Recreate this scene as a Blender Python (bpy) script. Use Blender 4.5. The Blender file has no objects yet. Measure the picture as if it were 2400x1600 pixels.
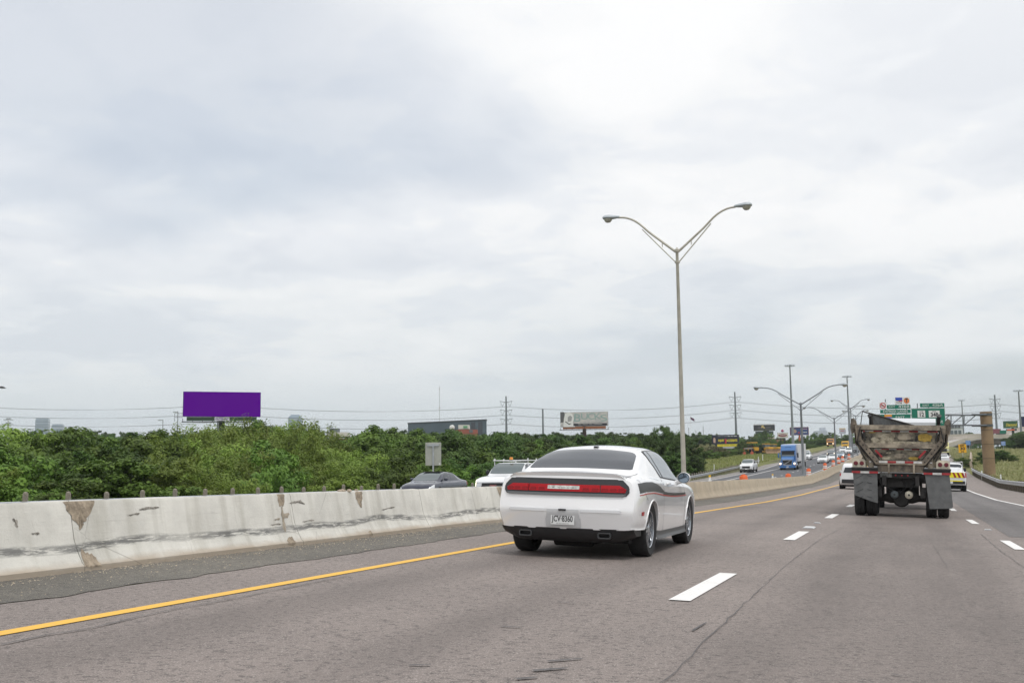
import bpy, bmesh, math, random
import numpy as np
from mathutils import Vector, Matrix, Euler

random.seed(7); np.random.seed(7)
SC = bpy.context.scene
COL = SC.collection
R = math.radians

# ---------------------------------------------------------------- camera
FPX, EYE, PITCH, ROLL = 2600.0, 1.22, R(6.95), R(-0.7)      # focal length in pixels of the 2400x1600 photograph
CAMROT = Matrix.Rotation(math.pi/2 + PITCH, 3, 'X') @ Matrix.Rotation(ROLL, 3, 'Z')
cam_d = bpy.data.cameras.new('camera'); cam = bpy.data.objects.new('camera', cam_d); COL.objects.link(cam)
cam_d.sensor_width = 36.0; cam_d.lens = 36.0*FPX/2400.0; cam_d.clip_start = 0.1; cam_d.clip_end = 20000
cam.matrix_world = Matrix.Translation((0, 0, EYE)) @ CAMROT.to_4x4()
SC.camera = cam

# ---------------------------------------------------------------- world, sun, exposure
SUN_ELEV, SUN_AZ = R(62), R(150)          # azimuth measured clockwise from +Y
world = bpy.data.worlds.new('World'); SC.world = world; world.use_nodes = True
def build_world():
    nt = world.node_tree; nt.nodes.clear(); N = nt.nodes.new; L = nt.links.new
    out = N('ShaderNodeOutputWorld')
    sky = N('ShaderNodeTexSky'); sky.sky_type = 'NISHITA'; sky.sun_disc = False
    sky.sun_elevation = SUN_ELEV; sky.sun_rotation = SUN_AZ; sky.air_density = 1.2; sky.dust_density = 2.5
    bg1 = N('ShaderNodeBackground'); bg1.inputs[1].default_value = 0.13; L(sky.outputs[0], bg1.inputs[0])
    tc = N('ShaderNodeTexCoord'); sep = N('ShaderNodeSeparateXYZ'); L(tc.outputs['Generated'], sep.inputs[0])
    def M(op, a, b=None, c=None, clamp=False):
        n = N('ShaderNodeMath'); n.operation = op; n.use_clamp = clamp
        for i, v in enumerate((a, b, c)):
            if v is None: continue
            if isinstance(v, (int, float)): n.inputs[i].default_value = v
            else: L(v, n.inputs[i])
        return n.outputs[0]
    zc = M('MAXIMUM', sep.outputs[2], 0.0)
    den = M('ADD', zc, 0.16)
    comb = N('ShaderNodeCombineXYZ')
    L(M('DIVIDE', sep.outputs[0], den), comb.inputs[0]); L(M('DIVIDE', sep.outputs[1], den), comb.inputs[1])
    def noise(scale, detail, rough, dist=0.0, off=(0, 0, 0), st=(1, 1, 1)):
        mp = N('ShaderNodeMapping'); mp.inputs['Location'].default_value = off; mp.inputs['Scale'].default_value = st
        L(comb.outputs[0], mp.inputs[0])
        n = N('ShaderNodeTexNoise'); n.inputs['Scale'].default_value = scale; n.inputs['Detail'].default_value = detail
        n.inputs['Roughness'].default_value = rough; n.inputs['Distortion'].default_value = dist
        L(mp.outputs[0], n.inputs['Vector']); return n.outputs['Fac']
    def ramp(fac, stops):
        r = N('ShaderNodeValToRGB'); r.color_ramp.interpolation = 'EASE'
        el = r.color_ramp.elements
        while len(el) < len(stops): el.new(0.5)
        for e, (p, c) in zip(el, stops):
            e.position = p; e.color = (c[0], c[1], c[2], 1) if not isinstance(c, (int, float)) else (c, c, c, 1)
        L(fac, r.inputs[0]); return r.outputs[0]
    def mix(f, a, b):
        n = N('ShaderNodeMix'); n.data_type = 'RGBA'
        for s, v in ((n.inputs[0], f), (n.inputs[6], a), (n.inputs[7], b)):
            if isinstance(v, (int, float)): s.default_value = v
            elif isinstance(v, tuple): s.default_value = (*v, 1)
            else: L(v, s)
        return n.outputs[2]
    big = noise(1.25, 5, 0.5, 0.35, (-8.75, 12.38, 0))
    fine = noise(4.2, 6, 0.55, 0.4, (-12.02, 15.46, 0))
    f = M('ADD', M('MULTIPLY', big, 0.68), M('MULTIPLY', fine, 0.32))
    cloud = ramp(f, [(0.41, (0.97, 0.975, 0.98)), (0.465, (0.90, 0.915, 0.93)), (0.515, (0.785, 0.82, 0.87)), (0.59, (0.675, 0.72, 0.79))])
    # haze veil: the cloud deck greys out towards the horizon and brightens overhead
    elev = ramp(zc, [(0.0, 0.0), (0.13, 0.30), (0.26, 0.62), (0.42, 1.0)])
    top = mix(0.55, cloud, (1.02, 1.02, 1.02))
    mid = mix(0.08, cloud, (0.82, 0.855, 0.885))
    deck = mix(elev, mid, top)
    hz = ramp(zc, [(0.0, 1.0), (0.05, 0.85), (0.12, 0.32), (0.22, 0.0)])
    deck = mix(hz, deck, (0.72, 0.785, 0.81))
    bg2 = N('ShaderNodeBackground'); bg2.inputs[1].default_value = 1.045; L(deck, bg2.inputs[0])
    cover = ramp(noise(0.42, 4, 0.5, 0.2, (-6.22, -17.22, 0)), [(0.33, 0.62), (0.47, 0.99)])
    ms = N('ShaderNodeMixShader'); L(cover, ms.inputs[0]); L(bg1.outputs[0], ms.inputs[1]); L(bg2.outputs[0], ms.inputs[2])
    L(ms.outputs[0], out.inputs[0])
build_world()
sun_d = bpy.data.lights.new('sun', 'SUN'); sun = bpy.data.objects.new('sun', sun_d); COL.objects.link(sun)
sun_d.energy = 1.5; sun_d.angle = R(16); sun_d.color = (1.0, 0.965, 0.92)
sv = Vector((math.sin(SUN_AZ)*math.cos(SUN_ELEV), math.cos(SUN_AZ)*math.cos(SUN_ELEV), math.sin(SUN_ELEV)))
sun.rotation_euler = (-sv).to_track_quat('-Z', 'Y').to_euler()
sun.location = sv*300
SC.view_settings.view_transform = 'Standard'; SC.view_settings.look = 'None'
SC.view_settings.exposure = 0.0; SC.view_settings.gamma = 1.0; SC.view_settings.use_curve_mapping = False
SC.render.engine = 'CYCLES'
SC.cycles.use_denoising = True; SC.cycles.max_bounces = 5; SC.cycles.diffuse_bounces = 2; SC.cycles.glossy_bounces = 2; SC.cycles.volume_bounces = 0
SC.cycles.transparent_max_bounces = 8; SC.cycles.use_adaptive_sampling = True; SC.cycles.adaptive_threshold = 0.012

# ---------------------------------------------------------------- photo pixels -> places
_C = np.array(CAMROT)
def ray(u, v):
    return _C @ np.array([(u-1200)/FPX, -(v-800)/FPX, -1.0])
def W(u, v, Y):
    """the point seen at photo pixel (u, v) at Y metres ahead"""
    d = ray(u, v); k = Y/d[1]
    return Vector((d[0]*k, Y, EYE + d[2]*k))
_d = ray(2137, 1104); PSI = math.atan2(_d[0], _d[1]); SN, CS = math.sin(PSI), math.cos(PSI)   # heading of the freeway
TS = [-4000, 105, 135, 160, 187, 207, 229, 300, 480, 620, 9000]
TZ = [0, 0, .55, 1.22, 2.0, 2.85, 3.5, 5.9, 13, 14.5, 14.5]
def sm(a, b, x):
    x = np.minimum(np.maximum((x-a)/(b-a), 0), 1); return x*x*(3-2*x)
def gz_st(s, t):
    s = np.asarray(s, float); t = np.asarray(t, float)
    z = np.interp(s, TS, TZ)
    z = z - np.maximum(0, z-7.1)*sm(11, 20, t) - np.maximum(0, z-8.0)*sm(30, 46, -t)
    z = z - 0.037*np.clip(t, -7.2, 14)*(1-sm(90, 170, s))
    z = z - .22*sm(9.2, 10.8, -t)*(1-sm(100, 175, s))
    z = z - np.clip(.3*(-t-26.5), 0, 3.0)*(1-sm(140, 230, s))
    z = z - np.clip(.10*(t-14), 0, 2.0)*(1-sm(150, 260, s))
    return z
def st(x, y): return (x*SN + y*CS, x*CS - y*SN)
def xy(s, t): return (s*SN + t*CS, s*CS - t*SN)
def gz(x, y): return gz_st(*st(np.asarray(x, float), np.asarray(y, float)))
def GP(s, t, dz=0.0):
    x, y = xy(s, t); return Vector((x, y, float(gz_st(s, t)) + dz))
def hit(u, v, dz=0.0):
    d = ray(u, v); k = np.concatenate([np.linspace(3, 120, 8000), np.linspace(120, 1500, 12000)])
    Z = EYE + d[2]*k; g = gz(d[0]*k, d[1]*k) + dz
    i = int(np.argmax(Z < g)); return Vector((d[0]*k[i], d[1]*k[i], float(g[i])))
_cs = [-500, 20, 42, 55, 80, 105, 156, 190, 300, 9000]; _cv = [0, 0, .9, .95, .4, -.2, -1.3, -1.25, -1.5, -1.5]
def cshift(s): return float(np.interp(s, _cs, _cv))      # the median's gentle sway
ROADQ = Matrix.Rotation(-PSI, 4, 'Z')                     # local +Y -> along the freeway, +X -> right
def road_frame(s, t, yaw=0.0, dz=0.0):
    """matrix that stands a thing on the road surface at (s, t), nose along +s, turned by yaw"""
    e = 0.5
    p = GP(s, t, dz); a = GP(s+e, t) - GP(s-e, t); b = GP(s, t+e) - GP(s, t-e)
    n = b.cross(a); n = -n if n.z < 0 else n
    n.normalize(); f = a - n*a.dot(n); f.normalize()
    q = Matrix.Rotation(yaw, 3, n); f = q @ f
    r = f.cross(n)
    m = Matrix((r, f, n)).transposed().to_4x4(); m.translation = p
    return m

# ---------------------------------------------------------------- object helpers
def tag(o, label=None, cat=None, group=None, kind=None):
    if label: o['label'] = label
    if cat: o['category'] = cat
    if group: o['group'] = group
    if kind: o['kind'] = kind
    return o
def empty(name, m=None, label=None, cat=None, group=None):
    o = bpy.data.objects.new(name, None); COL.objects.link(o); o.empty_display_size = 0.2
    if m is not None: o.matrix_world = m if isinstance(m, Matrix) else Matrix.Translation(m)
    return tag(o, label, cat, group)
def copy_tree(o, parent=None):
    c = o.copy(); COL.objects.link(c)
    if parent is not None: c.parent = parent
    for ch in list(o.children): copy_tree(ch, c)
    return c
class MB:
    """collects shapes; build() links them as ONE mesh object"""
    def __init__(s): s.v = []; s.f = []; s.m = []
    def add(s, vs, fs, mi=0, M=None):
        b = len(s.v)
        for p in vs:
            p = Vector(p); s.v.append(tuple(M @ p) if M is not None else tuple(p))
        for f in fs: s.f.append(tuple(b+i for i in f)); s.m.append(mi)
        return s
    def box(s, c, d, mi=0, ch=0.0, M=None):
        x, y, z = (k/2 for k in d)
        if ch <= 0:
            vs = [(c[0]+a*x, c[1]+b*y, c[2]+e*z) for a in (-1, 1) for b in (-1, 1) for e in (-1, 1)]
            fs = [(0, 1, 3, 2), (4, 6, 7, 5), (0, 4, 5, 1), (2, 3, 7, 6), (0, 2, 6, 4), (1, 5, 7, 3)]
            return s.add(vs, fs, mi, M)
        ch = min(ch, x*.9, y*.9, z*.9); bm = bmesh.new(); bmesh.ops.create_cube(bm, size=1)
        for v in bm.verts: v.co = Vector((v.co.x*2*x, v.co.y*2*y, v.co.z*2*z)) + Vector(c)
        bmesh.ops.bevel(bm, geom=bm.edges[:], offset=ch, segments=2, affect='EDGES', profile=.6)
        bm.verts.index_update()
        s.add([v.co.copy() for v in bm.verts], [[v.index for v in f.verts] for f in bm.faces], mi, M); bm.free(); return s
    def prism(s, poly, d0, d1, axis='y', mi=0, M=None):
        """poly in the plane across `axis`: y -> (x,z), x -> (y,z), z -> (x,y)"""
        def P(a, b, d): return {'y': (a, d, b), 'x': (d, a, b), 'z': (a, b, d)}[axis]
        n = len(poly); vs = [P(a, b, d0) for a, b in poly] + [P(a, b, d1) for a, b in poly]
        fs = [tuple(range(n)), tuple(range(2*n-1, n-1, -1))] + [(i, n+i, n+(i+1) % n, (i+1) % n) for i in range(n)]
        return s.add(vs, fs, mi, M)
    def tube(s, pts, r, n=8, mi=0, M=None, cap=True):
        pts = [Vector(p) for p in pts]; rs = r if isinstance(r, (list, tuple)) else [r]*len(pts)
        vs = []; fs = []; up = Vector((0, 0, 1)); prev = None
        for i, p in enumerate(pts):
            a = (pts[min(i+1, len(pts)-1)] - pts[max(i-1, 0)]).normalized()
            if prev is None:
                u = a.cross(up) if abs(a.z) < .95 else a.cross(Vector((1, 0, 0)))
            else: u = prev - a*prev.dot(a)
            u.normalize(); prev = u; w = a.cross(u)
            for k in range(n):
                an = 2*math.pi*k/n; vs.append(p + (u*math.cos(an) + w*math.sin(an))*rs[i])
        for i in range(len(pts)-1):
            for k in range(n): fs.append((i*n+k, i*n+(k+1) % n, (i+1)*n+(k+1) % n, (i+1)*n+k))
        if cap: fs.append(tuple(range(n))[::-1]); fs.append(tuple((len(pts)-1)*n+k for k in range(n)))
        return s.add(vs, fs, mi, M)
    def lathe(s, prof, n=24, axis='z', c=(0, 0, 0), mi=0, M=None):
        """prof: (radius, height) pairs turned about an axis through c"""
        vs = []; fs = []; m = len(prof)
        for k in range(n):
            a = 2*math.pi*k/n; ca, sa = math.cos(a), math.sin(a)
            for r, h in prof:
                vs.append({'z': (c[0]+r*ca, c[1]+r*sa, c[2]+h), 'x': (c[0]+h, c[1]+r*ca, c[2]+r*sa), 'y': (c[0]+r*ca, c[1]+h, c[2]+r*sa)}[axis])
        for k in range(n):
            for j in range(m-1): fs.append((k*m+j, ((k+1) % n)*m+j, ((k+1) % n)*m+j+1, k*m+j+1))
        return s.add(vs, fs, mi, M)
    def build(s, name, mats, parent=None, smooth=None, M=None):
        me = bpy.data.meshes.new(name); me.from_pydata(s.v, [], s.f)
        if not isinstance(mats, (list, tuple)): mats = [mats]
        for m in mats: me.materials.append(m)
        if len(mats) > 1: me.polygons.foreach_set('material_index', s.m)
        me.validate(); bm = bmesh.new(); bm.from_mesh(me)
        bmesh.ops.recalc_face_normals(bm, faces=bm.faces[:]); bm.to_mesh(me); bm.free()
        if smooth is not None:
            me.shade_smooth(); me.set_sharp_from_angle(angle=R(smooth))
        o = bpy.data.objects.new(name, me); COL.objects.link(o)
        if parent is not None: o.parent = parent
        if M is not None: o.matrix_world = M
        return o
def obj_from(name, v, f, mat, parent=None, smooth=None, uv=None):
    me = bpy.data.meshes.new(name); me.from_pydata([tuple(p) for p in v], [], f)
    for m in (mat if isinstance(mat, (list, tuple)) else [mat]): me.materials.append(m)
    if uv is not None:
        l = me.uv_layers.new(name='UVMap'); idx = np.empty(len(me.loops), dtype=np.int32); me.loops.foreach_get('vertex_index', idx)
        l.data.foreach_set('uv', np.asarray(uv, dtype=np.float32)[idx].ravel())
    if smooth is not None: me.shade_smooth(); me.set_sharp_from_angle(angle=R(smooth))
    o = bpy.data.objects.new(name, me); COL.objects.link(o)
    if parent is not None: o.parent = parent
    return o
def text_part(body, mat, parent, M, size=1.0, name='lettering', fitw=None, align='CENTER', bold=0.0, depth=0.0, spacing=1.0, shear=0.0):
    """flat letters standing in the local XZ plane of M (reading along +X, facing -Y)"""
    cu = bpy.data.curves.new('t', 'FONT'); cu.body = body; cu.size = size; cu.align_x = align; cu.align_y = 'CENTER'
    cu.offset = bold; cu.extrude = depth; cu.space_character = spacing; cu.shear = shear; cu.resolution_u = 3
    ob = bpy.data.objects.new('t', cu); COL.objects.link(ob); bpy.context.view_layer.update()
    me = bpy.data.meshes.new_from_object(ob.evaluated_get(bpy.context.evaluated_depsgraph_get()))
    bpy.data.objects.remove(ob); bpy.data.curves.remove(cu)
    co = np.empty(len(me.vertices)*3); me.vertices.foreach_get('co', co); co = co.reshape(-1, 3)
    if len(co) and fitw:
        w = co[:, 0].max() - co[:, 0].min(); co[:, 0] *= fitw/w
    me.vertices.foreach_set('co', np.stack([co[:, 0], -co[:, 2], co[:, 1]], 1).ravel())
    me.materials.clear(); me.materials.append(mat)
    o = bpy.data.objects.new(name, me); COL.objects.link(o)
    if parent is not None: o.parent = parent
    o.matrix_local = M
    return o

# ---------------------------------------------------------------- materials
MATS = {}
def mat(name, col, rough=.6, metal=0.0, var=0.0, vscale=3.0, bump=0.0, bscale=40.0, spec=.5, coat=0.0, col2=None, emit=None, estr=1.0, alpha=None, trans=0.0):
    if name in MATS: return MATS[name]
    m = bpy.data.materials.new(name); m.use_nodes = True; nt = m.node_tree; b = nt.nodes['Principled BSDF']; N = nt.nodes.new; L = nt.links.new
    b.inputs['Base Color'].default_value = (*col, 1); b.inputs['Roughness'].default_value = rough; b.inputs['Metallic'].default_value = metal
    b.inputs['Specular IOR Level'].default_value = spec; b.inputs['Coat Weight'].default_value = coat; b.inputs['Coat Roughness'].default_value = .04
    b.inputs['Transmission Weight'].default_value = trans
    if emit: b.inputs['Emission Color'].default_value = (*emit, 1); b.inputs['Emission Strength'].default_value = estr
    if var > 0 or col2 is not None or bump > 0:
        tc = N('ShaderNodeTexCoord')
    if var > 0 or col2 is not None:
        n = N('ShaderNodeTexNoise'); n.inputs['Scale'].default_value = vscale; n.inputs['Detail'].default_value = 6; n.inputs['Roughness'].default_value = .62
        L(tc.outputs['Object'], n.inputs['Vector'])
        r = N('ShaderNodeValToRGB'); e = r.color_ramp.elements
        c2 = col2 if col2 is not None else tuple(c*(1-var) for c in col)
        c1 = col if col2 is not None else tuple(min(1, c*(1+var*.6)) for c in col)
        e[0].position = .36; e[0].color = (*c2, 1); e[1].position = .62; e[1].color = (*c1, 1)
        L(n.outputs['Fac'], r.inputs[0]); L(r.outputs[0], b.inputs['Base Color'])
    if bump > 0:
        n2 = N('ShaderNodeTexNoise'); n2.inputs['Scale'].default_value = bscale; n2.inputs['Detail'].default_value = 4
        L(tc.outputs['Object'], n2.inputs['Vector'])
        bp = N('ShaderNodeBump'); bp.inputs['Strength'].default_value = bump; bp.inputs['Distance'].default_value = .02
        L(n2.outputs['Fac'], bp.inputs['Height']); L(bp.outputs[0], b.inputs['Normal'])
    MATS[name] = m; return m
class SH:
    """small shader-graph helper"""
    def __init__(s, name):
        s.m = bpy.data.materials.new(name); s.m.use_nodes = True; s.nt = s.m.node_tree; s.b = s.nt.nodes['Principled BSDF']; MATS[name] = s.m
    def N(s, t): return s.nt.nodes.new(t)
    def L(s, a, b): s.nt.links.new(a, b)
    def put(s, sock, v):
        if isinstance(v, (int, float)): sock.default_value = v
        elif isinstance(v, tuple): sock.default_value = (*v, 1) if len(v) == 3 and sock.type == 'RGBA' else v
        else: s.L(v, sock)
    def math(s, op, a, b=None, c=None, clamp=False):
        n = s.N('ShaderNodeMath'); n.operation = op; n.use_clamp = clamp
        for i, v in enumerate((a, b, c)):
            if v is not None: s.put(n.inputs[i], v)
        return n.outputs[0]
    def noise(s, vec, scale, detail=5, rough=.55, dist=0.0, st=None):
        if st is not None:
            mp = s.N('ShaderNodeMapping'); mp.inputs['Scale'].default_value = st; s.L(vec, mp.inputs[0]); vec = mp.outputs[0]
        n = s.N('ShaderNodeTexNoise'); n.inputs['Scale'].default_value = scale; n.inputs['Detail'].default_value = detail
        n.inputs['Roughness'].default_value = rough; n.inputs['Distortion'].default_value = dist; s.L(vec, n.inputs['Vector']); return n.outputs['Fac']
    def vor(s, vec, scale, feature='F1'):
        n = s.N('ShaderNodeTexVoronoi'); n.feature = feature; n.inputs['Scale'].default_value = scale; s.L(vec, n.inputs['Vector']); return n
    def ramp(s, fac, stops, interp='LINEAR'):
        r = s.N('ShaderNodeValToRGB'); el = r.color_ramp.elements; r.color_ramp.interpolation = interp
        while len(el) < len(stops): el.new(.5)
        for e, (p, c) in zip(el, stops): e.position = p; e.color = (c, c, c, 1) if isinstance(c, (int, float)) else (*c, 1)
        s.put(r.inputs[0], fac); return r.outputs[0]
    def mix(s, f, a, b, blend='MIX'):
        n = s.N('ShaderNodeMix'); n.data_type = 'RGBA'; n.blend_type = blend
        s.put(n.inputs[0], f); s.put(n.inputs[6], a); s.put(n.inputs[7], b); return n.outputs[2]
    def bump(s, h, strength=.3, dist=.01):
        n = s.N('ShaderNodeBump'); n.inputs['Strength'].default_value = strength; n.inputs['Distance'].default_value = dist
        s.L(h, n.inputs['Height']); s.L(n.outputs[0], s.b.inputs['Normal'])
def asphalt(name, c1, c2, spk, band=None, rough=.76):
    g = SH(name); tc = g.N('ShaderNodeTexCoord'); P = tc.outputs['Object']; U = tc.outputs['UV']
    base = g.mix(g.ramp(g.noise(P, .35, 5, .6), [(.35, 0.), (.65, 1.)]), c1, c2)
    sp = g.noise(P, 17, 5, .78); sp2 = g.noise(P, 95, 2, .6)
    base = g.mix(g.ramp(sp, [(.37, 1.), (.50, 0.)]), base, tuple(k*.42 for k in c2))
    base = g.mix(g.ramp(sp2, [(.54, 0.), (.68, .9)]), base, spk)
    sep = g.N('ShaderNodeSeparateXYZ'); g.L(U, sep.inputs[0])
    if band:
        for t0, w, a in band:
            d = g.math('ABSOLUTE', g.math('SUBTRACT', g.math('ADD', sep.outputs[0], g.math('MULTIPLY', g.noise(U, .12, 2), .5)), t0+.25))
            k = g.math('MULTIPLY', g.ramp(d, [(0., 1.), (w, 0.)], 'EASE'), a)
            k = g.math('MULTIPLY', k, g.ramp(g.noise(U, 1., 5, .6, 0, (1.6, .22, 1)), [(.3, .35), (.65, 1.)]))
            base = g.mix(k, base, tuple(q*.46 for q in c2))
    # old tar drips and small dark scars, longer along the lane
    sc = g.noise(U, 1.0, 4, .6, .4, (1.9, .55, 1))
    base = g.mix(g.ramp(sc, [(.70, 0.), (.76, .5)]), base, tuple(q*.5 for q in c2))
    g.put(g.b.inputs['Base Color'], base); g.put(g.b.inputs['Roughness'], rough); g.b.inputs['Specular IOR Level'].default_value = .5
    g.bump(g.math('ADD', sp, g.math('MULTIPLY', sp2, .5)), .6, .014)
    return g.m
# ================================================================ the setting: ground, roads
S_FINE = sorted(set(list(np.arange(-120, 0, 6.0)) + list(np.arange(0, 120, 1.5)) + list(np.arange(120, 330, 3.0)) + list(np.arange(330, 640, 6.0)) + [float(q) for q in TS if -120 < q < 640]))
def in_road(s, t): return (t > -24.5) & (t < 7.4)
def build_ground():
    ss = sorted(set([-4200, -2500, -1200, -600, -350, -220] + S_FINE + [660, 720, 800, 950, 1200, 1600, 2200, 3200, 4200]))
    ts = [-4200, -2200, -1200, -700, -450, -300, -210, -160, -120, -95, -78, -65, -55, -46, -42, -38, -36.5, -34, -32, -30, -28, -26.5, -25, -24.4, -23, -20, -16, -12, -9, -7.2, -4, 0, 3, 6, 7.2, 7.5, 8.5, 10, 11, 12.5, 14, 16, 18, 20, 23, 27, 33, 34, 42, 52, 65, 85, 110, 150, 220, 350, 600, 1200, 2500, 4200]
    S, T = np.meshgrid(ss, ts, indexing='ij')
    Z = gz_st(S, T) - .14*(in_road(S, T) & (S < 640))
    rough = np.random.RandomState(3).rand(*S.shape)
    off = (T < -29) | (T > 10)
    Z = Z + np.where(off, (rough-.5)*.22, 0)
    # rough hay field on the right
    Xw, Yw = S*SN + T*CS, S*CS - T*SN
    v = np.stack([Xw, Yw, Z], -1).reshape(-1, 3); n = len(ts)
    f = [(i*n+j, i*n+j+1, (i+1)*n+j+1, (i+1)*n+j) for i in range(len(ss)-1) for j in range(n-1)]
    f = [tuple(reversed(q)) for q in f]
    g = SH('grass_ground'); tc = g.N('ShaderNodeTexCoord'); P = tc.outputs['Object']
    a = g.noise(P, .05, 6, .6); b = g.noise(P, .9, 6, .65); c = g.noise(P, 7, 5, .7)
    col = g.mix(g.ramp(a, [(.38, 0.), (.6, 1.)]), (.155, .18, .055), (.265, .25, .125))
    col = g.mix(g.ramp(b, [(.4, .0), (.68, .75)]), col, (.11, .145, .036))
    col = g.mix(g.ramp(c, [(.5, 0.), (.75, .6)]), col, (.32, .29, .16))
    g.put(g.b.inputs['Base Color'], col); g.b.inputs['Roughness'].default_value = .95; g.b.inputs['Specular IOR Level'].default_value = .1
    g.bump(g.math('ADD', c, b), .8, .25)
    o = obj_from('ground', v, f, g.m, None, 60); o['kind'] = 'structure'
    return o
build_ground()
def strip(name, tl, tr, s0, s1, dz, m, parent=None, kind='structure', nt=1, smax=None, wob=0.0, extra=()):
    """a sheet of road between lateral offsets tl(s) and tr(s)"""
    ss = [s0] + sorted(set([q for q in S_FINE if s0+.01 < q < s1-.01] + [float(q) for q in extra])) + [s1]
    fl = tl if callable(tl) else (lambda s, k=tl: k); fr = tr if callable(tr) else (lambda s, k=tr: k)
    v = []; uv = []; f = []; rs = random.Random(hash(name) % 999)
    for s in ss:
        a, b = fl(s), fr(s)
        if wob: a += rs.uniform(-wob, wob)
        for j in range(nt+1):
            t = a + (b-a)*j/nt; v.append(GP(s, t, dz)); uv.append((t, s))
    n = nt+1
    for i in range(len(ss)-1):
        for j in range(nt): f.append((i*n+j, i*n+j+1, (i+1)*n+j+1, (i+1)*n+j))
    o = obj_from(name, v, f, m, parent, None, uv)
    if parent is None: o['kind'] = kind
    return o
PINK = asphalt('worn_pink_asphalt', (.243, .203, .183), (.186, .156, .142), (.46, .41, .375),
               band=[(-4.9, .65, .50), (-3.2, .6, .42), (-1.0, .7, .50), (.55, .75, .55), (2.6, .5, .40), (-.25, .9, .45)])
OVER = asphalt('grey_shoulder_asphalt', (.150, .140, .122), (.095, .091, .082), (.40, .355, .28), rough=.9)
DARK = asphalt('dark_blue_grey_asphalt', (.100, .104, .113), (.078, .081, .090), (.16, .165, .175), band=[(-14.2, .5, .3), (-17.8, .5, .3)])
PALE = asphalt('pale_shoulder_concrete', (.27, .245, .22), (.21, .195, .18), (.34, .32, .29))
def tr_main(s): return float(np.interp(s, [-120, 81, 146, 200, 235, 272, 340, 480, 700], [7.2, 7.0, 6.8, 7.3, 9.5, 12.5, 13.5, 10, 10]))
main_road = strip('road', lambda s: -6.95 + cshift(s)*.8, tr_main, -120, 640, .0, PINK, nt=6)
tag(main_road, 'pinkish worn asphalt carriageway the camera drives on'); main_road.name = 'road'
rag = np.random.RandomState(8).rand(400)
sh1 = strip('road_shoulder', lambda s: -8.75 + cshift(s), lambda s: -6.90 + cshift(s)*.8 + .10*(float(np.interp(s*2.2 % 399, range(400), rag))-.5) + .07*(float(np.interp(s*7.3 % 399, range(400), rag))-.5), -120, 640, .006, OVER, nt=2, extra=np.arange(2, 46, .14))
opp = strip('opposite_road', -23.2, lambda s: -11.3 + cshift(s), -120, 640, .004, DARK, nt=5)
strip('median_shoulder', lambda s: -11.35 + cshift(s), lambda s: -8.7 + cshift(s), -120, 640, .0, PALE, nt=2)
strip('outer_shoulder', lambda s: float(np.interp(s, [-120, 100, 170, 215, 260, 480, 640], [-24.6, -24.6, -26.0, -27.5, -27.5, -25, -25])), -23.1, -120, 640, .0, PALE, nt=2)
# right-hand asphalt of the exit ramp is darker
strip('exit_ramp_road', lambda s: float(np.interp(s, [20, 60, 120, 200, 640], [1.75, 1.5, 1.6, 2.2, 2.2])), lambda s: float(np.interp(s, [20, 48, 57, 75, 106, 200, 234, 272, 337, 640], [5.2, 4.1, 3.75, 3.7, 3.95, 4.2, 6.3, 8.8, 9.6, 7])), 24, 640, .004,
      asphalt('ramp_asphalt', (.165, .150, .146), (.125, .116, .113), (.30, .28, .27), band=[(2.3, .4, .35), (3.4, .4, .3)]), nt=2)

# ---- painted markings (children of the road they lie on)
def paint(name, c, wear=.25, dirt=(.3, .28, .26)):
    g = SH(name); P = g.N('ShaderNodeTexCoord').outputs['Object']
    a = g.noise(P, 26, 4, .7); b = g.noise(P, 2.2, 4, .6)
    k = g.math('MULTIPLY', g.ramp(a, [(.5, 0.), (.72, 1.)]), wear*2)
    k = g.math('ADD', k, g.math('MULTIPLY', g.ramp(b, [(.45, 0.), (.8, .6)]), wear), clamp=True)
    g.put(g.b.inputs['Base Color'], g.mix(k, c, dirt)); g.b.inputs['Roughness'].default_value = .7
    g.bump(a, .2, .006); return g.m
YEL = paint('yellow_road_paint', (.80, .46, .055), .17); WHT = paint('white_road_paint', (.80, .79, .77), .17); WHT2 = paint('worn_white_paint', (.62, .60, .58), .3)
PI = dict(parent=main_road)
strip('yellow_line', lambda s: -5.89 + cshift(s)*.8, lambda s: -5.75 + cshift(s)*.8, -40, 640, .006, YEL, main_road)
def dash_t(s, side): return -2.06 if side < 0 else float(np.interp(s, [8, 22, 38, 80, 640], [1.85, 1.55, 1.22, 1.2, 1.2]))
def dashes(side, s0, per, ln, w, parent):
    s = s0; k = 0
    while s < 250:
        tt = lambda q: dash_t(q, side)
        o = strip('lane_dash', lambda q: tt(q)-w/2, lambda q: tt(q)+w/2, s, s+ln, .009, WHT, parent); s += per; k += 1
dashes(-1, .6, 9.65, 2.9, .20, main_road); dashes(1, 1.2, 9.4, 2.5, .17, main_road)
strip('edge_line', lambda s: float(np.interp(s, [20, 48, 57, 75, 106, 150, 202, 234, 272], [5.2, 4.05, 3.65, 3.62, 3.9, 3.4, 3.7, 6.3, 8.77]))-.07,
      lambda s: float(np.interp(s, [20, 48, 57, 75, 106, 150, 202, 234, 272], [5.2, 4.05, 3.65, 3.62, 3.9, 3.4, 3.7, 6.3, 8.77]))+.08, 20, 272, .010, WHT, main_road)
strip('gore_line', lambda s: float(np.interp(s, [272, 337], [8.7, 9.5])), lambda s: float(np.interp(s, [272, 337], [8.95, 9.75])), 272, 337, .010, WHT, main_road)
strip('solid_lane_line', -20.75, -20.5, -60, 420, .008, WHT2, opp)
strip('edge_line', lambda s: -23.0, lambda s: -22.75, -60, 420, .008, WHT2, opp)
strip('inner_edge_line', lambda s: -11.75 + cshift(s), lambda s: -11.55 + cshift(s), -60, 420, .008, WHT2, opp)
s = 60.0
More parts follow.
